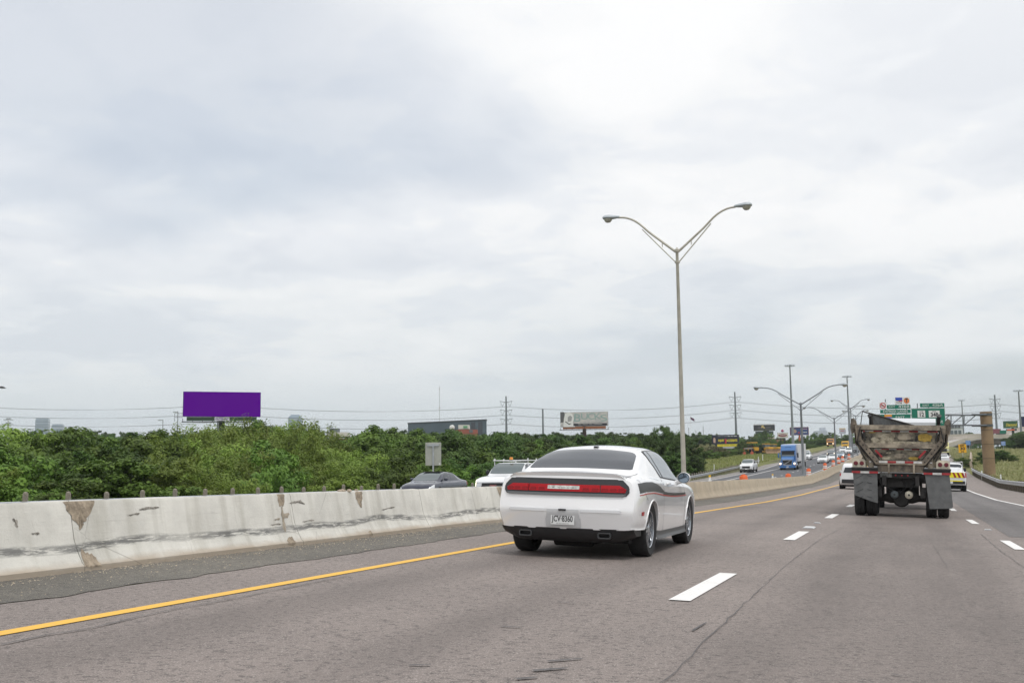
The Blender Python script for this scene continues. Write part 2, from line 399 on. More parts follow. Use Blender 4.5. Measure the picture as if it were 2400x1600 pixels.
while s < 330:
    strip('lane_dash', -16.3, -16.1, s, s+2.0, .008, WHT2, opp); s += 7.5
# tar seams and scars, traced from where they lie on the asphalt
TAR = mat('tar', (.105, .10, .10), .8, var=.3, vscale=20)
def seam(pix, w, parent=main_road, name='tar_seam'):
    pts = [hit(u, v) for u, v in pix]; v = []; f = []
    dense = []
    for a, b in zip(pts[:-1], pts[1:]):
        n = max(2, int((b-a).length/.25))
        for k in range(n): dense.append(a.lerp(b, k/n))
    dense.append(pts[-1]); rs = random.Random(len(dense))
    for i, p in enumerate(dense):
        d = (dense[min(i+1, len(dense)-1)] - dense[max(i-1, 0)]).normalized(); q = Vector((d.y, -d.x, 0))
        p = p + q*rs.uniform(-.012, .012); ww = w*rs.uniform(.35, 1.0)
        for k in (-.5, .5):
            a = p + q*k*ww; v.append((a.x, a.y, float(gz(a.x, a.y)) + .0105))
    for i in range(len(dense)-1): f.append((2*i, 2*i+1, 2*i+3, 2*i+2))
    return obj_from(name, v, f, TAR, parent)
seam([(1540, 1612), (1561, 1597), (1650, 1508), (1737, 1423), (1844, 1323), (1913, 1270), (1975, 1236)], .010)
seam([(0, 1512), (110, 1490), (209, 1475), (377, 1435), (600, 1394), (820, 1350)], .022)
seam([(2170, 1252), (2200, 1296), (2225, 1340)], .005)
seam([(2300, 1252), (2345, 1292), (2400, 1330)], .012)
for pix, w in (([(1625, 1480), (1655, 1460)], .05), ([(2088, 1582), (2115, 1587)], .04), ([(1172, 1470), (1222, 1472)], .07), ([(1305, 1412), (1350, 1415)], .05), ([(1420, 1372), (1455, 1374)], .05),
               ([(1490, 1338), (1520, 1340)], .05), ([(1780, 1285), (1815, 1287)], .05), ([(1555, 1317), (1578, 1317)], .04), ([(1250, 1575), (1330, 1568)], .10), ([(1285, 1552), (1365, 1545)], .08), ([(1212, 1594), (1260, 1590)], .09),
               ([(960, 1562), (1010, 1560)], .06)):
    seam(pix, w*.55, name='tar_spot')
# raised reflectors between the dashes
STUD = mat('reflector_stud', (.62, .63, .64), .35)
studs = [(1894, 1238, 'pale square road reflector just past the second white dash'), (1915, 1226, 'small raised road reflector ahead of the second dash'), (2316, 1242, 'small grey road reflector between the right-hand dashes')]
for u, v, lab in studs:
    p = hit(u, v); s_, t_ = st(p.x, p.y); b = MB(); w = .16 if u != 1894 else .24
    b.prism([(-w/2, 0), (w/2, 0), (w/2-.03, .022), (-w/2+.03, .022)], -.06, .06 if u != 1894 else .5, 'y')
    b.box((0, -.055, .012), (w*.7, .012, .012))
    tag(b.build('road_reflector', STUD, M=road_frame(s_, t_, 0, .004)), lab, 'reflector', 'raised road reflectors')
# loose gravel along the barrier foot
def gravel():
    v = []; f = []; rs = random.Random(5)
    for k in range(4200):
        s = min(60, max(4, rs.gauss(17, 9))); near = rs.random() < .72
        t = (-8.42 + abs(rs.gauss(0, .30))) if near else rs.uniform(-8.3, -6.95)
        t += cshift(s); r = rs.uniform(.004, .011)*(1.5 if rs.random() < .06 else 1)
        p = GP(s, t, .012 + r*.3); b = len(v)
        for d in ((1, 0, 0), (0, 1, 0), (-1, 0, 0), (0, -1, 0), (0, 0, .8)):
            v.append(p + Vector((d[0]*r*rs.uniform(.6, 1.3), d[1]*r*rs.uniform(.6, 1.3), d[2]*r)))
        f += [(b, b+1, b+4), (b+1, b+2, b+4), (b+2, b+3, b+4), (b+3, b, b+4)]
    tag(obj_from('gravel', v, f, mat('gravel_stone', (.40, .34, .26), .9, var=.5, vscale=3)), 'loose tan gravel strewn along the foot of the concrete barrier', 'gravel', kind='stuff')
gravel()

# ================================================================ concrete median barrier
def bar_h(s): return float(np.interp(s, [-50, 26, 42, 90, 150, 700], [.765, .75, .68, .70, .95, .95]))
BPROF = [(0, 0), (0, .055), (.035, .085), (.125, .235), (.155, .31), (.232, .655), (.25, .68)]     # (distance in from the toe, height)
def bar_pt(s, d, h, push=0.0):
    k = bar_h(s)/.68
    p = GP(s, -8.40 + cshift(s) - d + push, 0); p.z = float(gz_st(s, -8.4)) + h*k; return p
def bar_mat(name, base, dirt, streak, scuff, joint):
    g = SH(name); tc = g.N('ShaderNodeTexCoord'); U = tc.outputs['UV']; P = tc.outputs['Object']
    sp = g.N('ShaderNodeSeparateXYZ'); g.L(U, sp.inputs[0]); S, Hh = sp.outputs[0], sp.outputs[1]
    col = g.mix(g.ramp(g.noise(P, 1.6, 6, .65), [(.36, 0.), (.66, 1.)]), base, tuple(k*.80 for k in base))
    ver = g.noise(U, 1., 5, .6, .2, (2.2, .22, 1))                     # rain streaks running down
    col = g.mix(g.math('MULTIPLY', g.ramp(ver, [(.50, 0.), (.66, 1.)]), streak), col, (.36, .34, .285))
    hor = g.noise(U, 1., 5, .7, .0, (1.1, 22, 1))                      # scrapes running along
    col = g.mix(g.math('MULTIPLY', g.ramp(hor, [(.62, 0.), (.70, 1.)]), .35), col, (.30, .28, .25))
    # dust kicked up at the foot
    foot = g.ramp(g.math('ADD', Hh, g.math('MULTIPLY', g.math('SUBTRACT', g.noise(U, 1., 5, .6, 0, (1.2, 5, 1)), .5), .14)), [(.03, 1.), (.13, 0.)], 'EASE')
    col = g.mix(g.math('MULTIPLY', foot, .85), col, dirt)
    if scuff:
        wav = g.math('MULTIPLY', g.math('SUBTRACT', g.noise(U, 1., 3, .5, 0, (.33, .0, 1)), .5), .30)
        d = g.math('ABSOLUTE', g.math('SUBTRACT', g.math('SUBTRACT', Hh, wav), .235))
        band = g.ramp(d, [(.0, 1.), (.030, .85), (.052, 0.)])
        br = g.ramp(g.noise(U, 1., 6, .72, .3, (3.2, 34, 1)), [(.40, 0.), (.52, 1.)])
        br2 = g.ramp(g.noise(U, 1., 3, .5, 0, (.55, .0, 1)), [(.30, .25), (.5, 1.)])
        col = g.mix(g.math('MULTIPLY', g.math('MULTIPLY', band, br), g.math('MULTIPLY', br2, scuff)), col, (.055, .058, .062))
    cr = g.vor(U, .9, 'DISTANCE_TO_EDGE'); crk = g.ramp(cr.outputs['Distance'], [(.0, 1.), (.006, 0.)])
    col = g.mix(g.math('MULTIPLY', crk, g.math('MULTIPLY', g.ramp(g.noise(U, .8, 3), [(.52, 0.), (.6, 1.)]), .55)), col, (.17, .15, .13))
    g.put(g.b.inputs['Base Color'], col); g.b.inputs['Roughness'].default_value = .88; g.b.inputs['Specular IOR Level'].default_value = .25
    g.bump(g.math('ADD', g.noise(P, 22, 5, .7), g.math('MULTIPLY', hor, .5)), .35, .02)
    return g.m
BW = bar_mat('whitewashed_concrete', (.71, .69, .63), (.40, .325, .245), .50, .78, 0)
BB = bar_mat('tan_concrete', (.47, .395, .295), (.36, .30, .235), .30, .0, 0)
barrier = empty('concrete_barrier', GP(8, -8.7), 'long concrete median barrier running beside the yellow line', 'barrier')
def barrier_panels():
    full = [(-8.40, d, h) for d, h in BPROF]
    s = -13.0; i = 0; L_ = 4.57
    while s < 300:
        e = s + L_ - .014; ss = np.linspace(s, e, 7 if s < 60 else 3); v = []; uv = []; f = []
        prof = BPROF + [(.60-d, h) for d, h in reversed(BPROF)]; n = len(prof); rs = random.Random(i)
        for q in ss:
            for j, (d, h) in enumerate(prof):
                jog = rs.uniform(-.006, .006) if 0 < j < n-1 else 0
                if h == .0 : jog = 0
                v.append(bar_pt(q, d + jog*.4, h + (jog if h > .6 else 0))); uv.append((q, h if j < n/2 else h+3))
        for a in range(len(ss)-1):
            for j in range(n-1): f.append((a*n+j, (a+1)*n+j, (a+1)*n+j+1, a*n+j+1))
        f.append(tuple(range(n))); f.append(tuple((len(ss)-1)*n + j for j in reversed(range(n))))
        o = obj_from('barrier_panel', v, f, BW if s < 37 else BB, None, 30, uv); o.parent = barrier; o.matrix_parent_inverse = barrier.matrix_world.inverted()
        s += L_; i += 1
bpy.context.view_layer.update()
barrier_panels()
def face_t(h):
    hs = [b for a, b in BPROF]; ds = [a for a, b in BPROF]; return float(np.interp(h, hs, ds))
def bar_hit(u, v):
    d = ray(u, v); k = np.linspace(4, 70, 6000); x, y, z = d[0]*k, d[1]*k, EYE + d[2]*k; s, t = st(x, y); h = z - gz_st(s, np.full_like(s, -8.4))
    ft = np.interp(h, [b for a, b in BPROF], [a for a, b in BPROF]); i = int(np.argmax(t < -8.40 + np.interp(s, _cs, _cv) - ft)); return float(s[i]), float(h[i])
def patch(pix, m, name='spalled_patch'):
    pts = [bar_hit(*p) for p in pix]; rs = random.Random(len(pix)); out = []
    for (s0, h0), (s1, h1) in zip(pts, pts[1:] + pts[:1]):         # ragged outline
        for k in range(4):
            a = k/4; out.append((s0+(s1-s0)*a + rs.uniform(-.02, .02), h0+(h1-h0)*a + rs.uniform(-.012, .012)))
    ca = sum(p[0] for p in out)/len(out); ch = sum(p[1] for p in out)/len(out); v = []; f = []; R_ = 5
    for r in range(R_+1):
        for (a, b) in out:
            q = r/R_; s = ca+(a-ca)*q; h = min(.675, ch+(b-ch)*q); v.append(bar_pt(s, face_t(h), h, .004))
    n = len(out)
    for r in range(R_):
        for i in range(n): f.append((r*n+i, r*n+(i+1) % n, (r+1)*n+(i+1) % n, (r+1)*n+i))
    o = obj_from(name, v, f, m, None, 30); o.parent = barrier; o.matrix_parent_inverse = barrier.matrix_world.inverted()
SPALL = mat('bare_brown_concrete', (.36, .295, .22), .95, var=.35, vscale=9, bump=.6, bscale=30)
def zz(ox, oy, sc, pts): return [(ox+a/sc, oy+b/sc) for a, b in pts]
patch(zz(0, 1120, 3.92, [(570, 285), (600, 228), (690, 216), (760, 240), (850, 232), (855, 300), (800, 400), (765, 450), (735, 505), (700, 450), (640, 400)]), SPALL)
patch(zz(0, 1120, 3.92, [(740, 660), (770, 690), (840, 712), (885, 745), (930, 800), (840, 825), (765, 820)]), SPALL)
patch(zz(600, 1120, 3.92, [(185, 200), (220, 155), (265, 200), (243, 290), (215, 300)]), SPALL)
patch(zz(600, 1120, 3.92, [(905, 180), (930, 130), (960, 128), (975, 190), (965, 300), (930, 260)]), SPALL)
patch(zz(600, 1120, 3.92, [(2205, 110), (2250, 90), (2256, 200), (2238, 195)]), SPALL)
patch(zz(600, 1120, 3.92, [(290, 560), (320, 545), (370, 600), (330, 618), (290, 610)]), SPALL)
patch(zz(600, 1120, 3.92, [(1025, 490), (1050, 488), (1070, 525), (1035, 530)]), SPALL)
STK = mat('rust_stain', (.40, .345, .27), .95, var=.3, vscale=14)
for pl in ([(225, 300), (240, 300), (262, 420), (275, 500), (258, 500), (238, 420)], [(250, 345), (300, 352), (290, 385), (255, 392)], [(165, 398), (215, 392), (210, 404), (168, 406)]):
    patch(zz(600, 1120, 3.92, pl), STK, 'rust_stain')
CRK = mat('dark_scrape', (.34, .315, .275), .9, var=.4, vscale=30)
for ox, pl in ((0, [(1265, 338), (1340, 318), (1450, 310), (1450, 318), (1380, 330), (1300, 342)]), (0, [(1165, 378), (1270, 365), (1275, 372), (1180, 384)]), (0, [(280, 536), (350, 540), (345, 552), (285, 548)]),
               (0, [(100, 430), (140, 436), (160, 475), (150, 490), (128, 455)]), (600, [(300, 268), (400, 240), (450, 272), (400, 252), (320, 276)]), (600, [(130, 440), (220, 436), (225, 446), (140, 450)]), (600, [(420, 412), (530, 400), (530, 408), (430, 420)]), (600, [(1150, 305), (1270, 285), (1270, 291), (1160, 312)])):
    patch(zz(ox, 1120, 3.92, pl), CRK, 'scrape_mark')
# chipped crown of broken concrete on top
def rubble(u, v):
    s, h = bar_hit(u, v); rs = random.Random(3); b = MB()
    for k in range(9):
        p = bar_pt(s + rs.uniform(-.35, .3), .30 + rs.uniform(-.06, .06), .69); r = rs.uniform(.015, .045)
        b.lathe([(0, -r*.6), (r, -r*.2), (r*.8, r*.5), (0, r*.7)], 6, 'z', p)
    tag(b.build('concrete_rubble', mat('broken_concrete', (.42, .35, .27), .95, var=.3, vscale=12)), 'crumbled concrete chips lying on top of the whitewashed barrier', 'rubble')
rubble(828, 1152)
# white and yellow delineators on the barrier top
DW = mat('delineator_white', (.75, .76, .76), .5); DY = mat('delineator_yellow', (.85, .50, .03), .45)
for k, (u, place) in enumerate(((1665, 'beside the orange drum behind the white coupe'), (1811, 'left of the second lamp post'), (1885, 'at the foot of the second lamp post'), (1929, 'below the two white oncoming sedans'))):
    best = min((abs((lambda p: (1200 + FPX*(lambda q: q[0]/-q[2])(_C.T @ (np.array(p) - [0, 0, EYE]))))(bar_pt(q, .3, .68)) - u), q) for q in np.arange(30, 160, .25))[1]
    m = Matrix.Translation(bar_pt(best, .30, .68)) @ ROADQ
    o = empty('delineator', m, 'white and yellow delineator on the barrier ' + place, 'delineator', 'delineators along the barrier top')
    b = MB(); b.box((0, 0, .012), (.13, .13, .024)); b.prism([(-.045, .024), (.045, .024), (.04, .16), (-.04, .16)], -.03, .03); b.build('post', DW, o)
    MB().box((0, 0, .20), (.09, .035, .085), ch=.008).build('reflector', DY, o)

# ================================================================ steel guardrails
GALV = mat('galvanised_steel', (.50, .52, .54), .38, .75, var=.12, vscale=4); WOODP = mat('weathered_timber', (.23, .205, .165), .9, var=.35, vscale=14); DKW = mat('dark_timber', (.085, .07, .055), .9, var=.3, vscale=9)
def guardrail(path, s0, s1, dz_rail, label, spacing, post_h, side, postmat, pr, rnd=True, markers=()):
    """path(s)->t ; side +1: rail on the +t side of the posts"""
    root = empty('guardrail', GP(s0, path(s0)), label, 'guardrail'); bpy.context.view_layer.update(); inv = root.matrix_world.inverted()
    ss = np.arange(s0, s1+.1, spacing/2); prof = [(0, .00), (.075, .03), (.075, .09), (.0, .125), (0, .185), (.075, .22), (.075, .28), (0, .31)]
    v = []; f = []; n = len(prof)
    for s in ss:
        for d, h in prof: v.append(inv @ GP(s, path(s) + side*(pr + .02 + d), dz_rail - .31 + h))
    for i in range(len(ss)-1):
        for j in range(n-1): f.append((i*n+j, (i+1)*n+j, (i+1)*n+j+1, i*n+j+1))
    o = obj_from('rail', v, f, GALV, root, 25)
    proto = None
    for k, s in enumerate(np.arange(s0+.2, s1, spacing)):
        rs = random.Random(k*7+int(s0))
        if proto is None:
            b = MB()
            if rnd: b.lathe([(pr*.0, post_h), (pr*.62, post_h-.015), (pr*.95, post_h-.07), (pr, post_h-.12), (pr*1.03, -.3)], 10)
            else: b.box((0, 0, post_h/2-.15), (pr*1.6, pr*2, post_h+.3))
            q = b.build('post', postmat, root, 50); proto = q
        else: q = proto.copy(); COL.objects.link(q)
        q.matrix_local = inv @ (Matrix.Translation(GP(s, path(s), rs.uniform(-.05, .05))) @ Matrix.Rotation(rs.uniform(-.05, .05), 4, 'X') @ ROADQ)
    return root
gl_path = lambda s: float(np.interp(s, [-20, 80, 128, 170, 211, 240], [-26.3, -26.3, -24.8, -26.2, -28.0, -29.0]))
guardrail(gl_path, -14, 226, .60, 'galvanised guardrail on timber posts below the roadside wood', 1.9, .87, 1, WOODP, .088)
gr_path = lambda s: float(np.interp(s, [50, 81, 146, 200], [7.3, 7.25, 7.1, 7.6]))
guardrail(gr_path, 52, 150, .72, 'galvanised guardrail curving past the brown sign column', 1.9, .74, -1, DKW, .10)
MK = mat('white_marker_post', (.78, .78, .77), .5)
for (u, v, place, h) in ((2302, 1112, 'in front of the brown sign column', 10), (2347, 1125, 'right of the brown sign column', 14), (1612, 1092, 'beside the first tall lamp post', 10), (1674, 1096, 'left of the oncoming white pickup', 9), (1778, 1078, 'right of the oncoming white pickup', 9), (1788, 1073, 'at the far end of the left guardrail', 9)):
    p = hit(u, v + h); b = MB(); hh = h*1.9/FPX*p.y
    b.prism([(-.06, -.1), (.06, -.1), (.06, hh), (-.06, hh)], -.03, .03); b.prism([(-.05, hh), (.05, hh), (.0, hh+.05)], -.03, .03)
    tag(b.build('marker_post', MK, M=Matrix.Translation(p) @ ROADQ), 'thin white marker post ' + place, 'post', 'white marker posts')
# ================================================================ vehicle kit
def pchip_slopes(xs, Y):
    h = np.diff(xs)[:, None]; d = np.diff(Y, axis=0)/h; m = np.zeros_like(Y); m[0], m[-1] = d[0], d[-1]
    a, b = d[:-1], d[1:]; w1, w2 = 2*h[1:]+h[:-1], h[1:]+2*h[:-1]; ok = a*b > 0
    m[1:-1] = np.where(ok, (w1+w2)/(w1/np.where(ok, a, 1) + w2/np.where(ok, b, 1)), 0); return m
def pchip(xs, Y, m, x):
    """columns of Y at positions x -> (..., K)"""
    i = np.clip(np.searchsorted(xs, x) - 1, 0, len(xs)-2); h = (xs[i+1]-xs[i])[..., None]; q = (x-xs[i])[..., None]/h
    return (2*q**3-3*q**2+1)*Y[i] + (q**3-2*q**2+q)*h*m[i] + (-2*q**3+3*q**2)*Y[i+1] + (q**3-q**2)*h*m[i+1]
class Loft:
    """a vehicle skin: cross-section points k at stations y; v runs from sill centre (0) to roof centre (K-1)"""
    def __init__(s, stations, bend=None):
        s.y = np.array([a for a, _ in stations], float); P = np.array([p for _, p in stations], float); s.X = P[:, :, 0]; s.Z = P[:, :, 1]; s.K = P.shape[1]; s.bend = bend; s.mx = pchip_slopes(s.y, s.X); s.mz = pchip_slopes(s.y, s.Z)
    def ev(s, v, y, side=1, off=0.0):
        v = np.atleast_1d(np.asarray(v, float)); y = np.atleast_1d(np.asarray(y, float)); v, y = np.broadcast_arrays(v, y)
        if off:
            e = 1e-3; p0 = s.ev(v, y, 1); a = s.ev(np.clip(v+e*10, 0, s.K-1), y, 1) - s.ev(np.clip(v-e*10, 0, s.K-1), y, 1); b = s.ev(v, np.clip(y+e*5, s.y[0], s.y[-1]), 1) - s.ev(v, np.clip(y-e*5, s.y[0], s.y[-1]), 1)
            n = np.cross(b, a); n /= np.maximum(1e-9, np.linalg.norm(n, axis=-1, keepdims=True)); p = p0 + n*off
            return p*np.array([side, 1, 1])
        k = np.clip(np.floor(v).astype(int), 0, s.K-2); q = v-k; X = pchip(s.y, s.X, s.mx, y); Z = pchip(s.y, s.Z, s.mz, y)
        def g(A, j, sgn):
            lo = j < 0; hi = j > s.K-1; jj = np.clip(np.where(lo, -j, np.where(hi, 2*(s.K-1)-j, j)), 0, s.K-1)
            val = np.take_along_axis(A, jj[..., None], -1)[..., 0]; return np.where(lo | hi, sgn*val, val)
        def cr(A, sgn):
            p0, p1, p2, p3 = g(A, k-1, sgn), g(A, k, sgn), g(A, k+1, sgn), g(A, k+2, sgn)
            return .5*((2*p1) + (-p0+p2)*q + (2*p0-5*p1+4*p2-p3)*q*q + (-p0+3*p1-3*p2+p3)*q**3)
        x = cr(X, -1); z = cr(Z, 1); x = np.maximum(x, 0); yy = y.copy()
        if s.bend: x, yy, z = s.bend(x, yy, z)
        return np.stack([x*side, yy, z], -1)
    def skin(s, ys, vs, rings=7):
        ys = np.asarray(ys, float); vs = np.asarray(vs, float); V = []; F = []
        Y, Q = np.meshgrid(ys, vs, indexing='ij'); r = s.ev(Q, Y, 1); l = s.ev(Q, Y, -1); m = len(vs); n = 2*m-2
        for i in range(len(ys)):
            V += [tuple(p) for p in r[i]]; V += [tuple(p) for p in l[i][m-2:0:-1]]
        for i in range(len(ys)-1):
            for j in range(n): F.append((i*n+j, i*n+(j+1) % n, (i+1)*n+(j+1) % n, (i+1)*n+j))
        for end, i in ((0, 0), (1, len(ys)-1)):
            raw = []
            for j in range(n): raw.append(V[i*n+j])
            # unbent ring for insetting
            sb = s.bend; s.bend = None; yy = np.full(m, ys[i]); rr = s.ev(vs, yy, 1); ll = s.ev(vs, yy, -1); s.bend = sb
            ring = np.array([tuple(p) for p in rr] + [tuple(p) for p in ll[m-2:0:-1]]); c = np.array([0, ys[i], (ring[:, 2].min()+ring[:, 2].max())/2])
            prev = [i*n+j for j in range(n)]
            for k in range(1, rings):
                q = c + (ring-c)*(1-k/rings); x, y_, z = q[:, 0], q[:, 1], q[:, 2]
                if sb: sx = np.sign(x); x, y_, z = sb(np.abs(x), y_, z); x = x*sx
                b = len(V); V += list(zip(x, y_, z)); cur = [b+j for j in range(n)]
                for j in range(n):
                    f = (prev[j], prev[(j+1) % n], cur[(j+1) % n], cur[j]); F.append(f if end == 1 else f[::-1])
                prev = cur
            x, y_, z = np.array([0.]), np.array([ys[i]]), np.array([c[2]])
            if sb: x, y_, z = sb(x, y_, z)
            b = len(V); V.append((0., float(y_[0]), float(z[0])))
            for j in range(n):
                f = (prev[j], prev[(j+1) % n], b); F.append(f if end == 1 else f[::-1])
        return V, F
    def patch(s, vs, ylo, yhi, n=10, side=0, off=.004):
        """a panel lying on the skin for v in vs, y from ylo(v) to yhi(v); side 0 = across both halves"""
        vs = list(vs); V = []; F = []
        rows = [(v, 1) for v in vs] if side >= 0 else [(v, -1) for v in vs]
        if side == 0: rows = [(v, 1) for v in vs] + [(v, -1) for v in reversed(vs[:-1])]
        for v, sd in rows:
            yy = np.linspace(ylo(v), yhi(v), n); V += [tuple(p) for p in s.ev(np.full(n, v), yy, sd, off)]
        for i in range(len(rows)-1):
            for j in range(n-1): F.append((i*n+j, i*n+j+1, (i+1)*n+j+1, (i+1)*n+j))
        return V, F
    def line(s, pts, w, side=1, off=.003):
        """a thin seam through (v, y) points"""
        pts = np.array(pts, float); d = np.concatenate([np.linspace(a, b, 10)[:-1] for a, b in zip(pts[:-1], pts[1:])] + [pts[-1:]]); P = s.ev(d[:, 0], d[:, 1], side, off); V = []; F = []
        for i in range(len(P)):
            t = P[min(i+1, len(P)-1)] - P[max(i-1, 0)]; nn = s.ev(d[i:i+1, 0], d[i:i+1, 1], side, off*2+.004)[0] - P[i]; q = np.cross(t, nn); q = q/max(1e-9, np.linalg.norm(q))*w/2; V += [tuple(P[i]-q), tuple(P[i]+q)]
        for i in range(len(P)-1): F.append((2*i, 2*i+1, 2*i+3, 2*i+2))
        return V, F
def lin(*pts):
    a = [p[0] for p in pts]; b = [p[1] for p in pts]; return lambda v: float(np.interp(v, a, b))
def part(name, VF, m, parent, smooth=None):
    b = MB(); b.v = [tuple(p) for p in VF[0]]; b.f = [tuple(f) for f in VF[1]]; b.m = [0]*len(b.f); return b.build(name, m, parent, smooth)
TYRE = mat('tyre_rubber', (.022, .022, .023), .85, var=.25, vscale=8, bump=.15, bscale=60); RIMD = mat('dark_alloy', (.46, .48, .51), .25, .85); RIMS = mat('bright_alloy', (.60, .62, .64), .3, .8)
BLK = mat('black_plastic', (.018, .018, .02), .5); BLKG = mat('gloss_black', (.012, .012, .014), .15); GLASS = mat('tinted_glass', (.045, .052, .062), .06, spec=.6); CHROME = mat('chrome', (.75, .76, .78), .12, 1.0)
GLASS2 = mat('windscreen_glass', (.11, .135, .14), .08, spec=.6)
UNDER = mat('underbody', (.02, .02, .021), .9); LAMPW = mat('clear_lamp', (.75, .77, .78), .12, .2, coat=.5); LAMPR = mat('red_lamp', (.42, .006, .012), .3, coat=.12, spec=.25)
AMBER = mat('amber_lamp', (.80, .28, .02), .2, coat=.4); LAMPON = mat('lit_headlamp', (.9, .85, .7), .2, emit=(1.0, .86, .62), estr=1.6); PLATE = mat('white_plate', (.72, .73, .72), .45)
def make_wheel(parent, x, y, r, w, rimmat, side, spokes=5, detail=True, name='wheel'):
    """tyre with a rim; the outside faces +x when side is 1"""
    b = MB(); rr = r*.69 if detail else r*.66; n = 36 if detail else 16; h = w/2
    b.lathe([(rr, -h*.82), (r*.93, -h), (r*.985, -h*.86), (r, -h*.6), (r, h*.6), (r*.985, h*.86), (r*.93, h), (rr, h*.82)], n, 'x')
    o = b.build(name, TYRE, parent, 40); o.matrix_local = Matrix.Translation((x, y, r)) @ Matrix.Rotation(0 if side > 0 else math.pi, 4, 'Z')
    b = MB(); b.lathe([(rr, -h*.8), (rr, h*.80), (rr*.965, h*.86), (rr*.93, h*.80), (rr*.90, h*.2), (0, h*.05)], n, 'x')
    for k in range(spokes):
        M = Matrix.Rotation(2*math.pi*k/spokes + .3, 4, 'X')
        if detail:
            b.prism([(-.030, .03), (.030, .03), (.052, rr*.95), (-.052, rr*.95)], h*.30, h*.70, 'x', 0, M)
            b.prism([(-.006, .08), (.006, .08), (.012, rr*.9), (-.012, rr*.9)], h*.69, h*.72, 'x', 1, M)
        else: b.prism([(-.03, .03), (.03, .03), (.05, rr*.95), (-.05, rr*.95)], h*.3, h*.7, 'x', 0, M)
    b.lathe([(0, h*.74), (.055, h*.74), (.07, h*.66), (.075, h*.3)], 14, 'x')
    b.build('rim', [rimmat, BLK], o, 35)
    return o

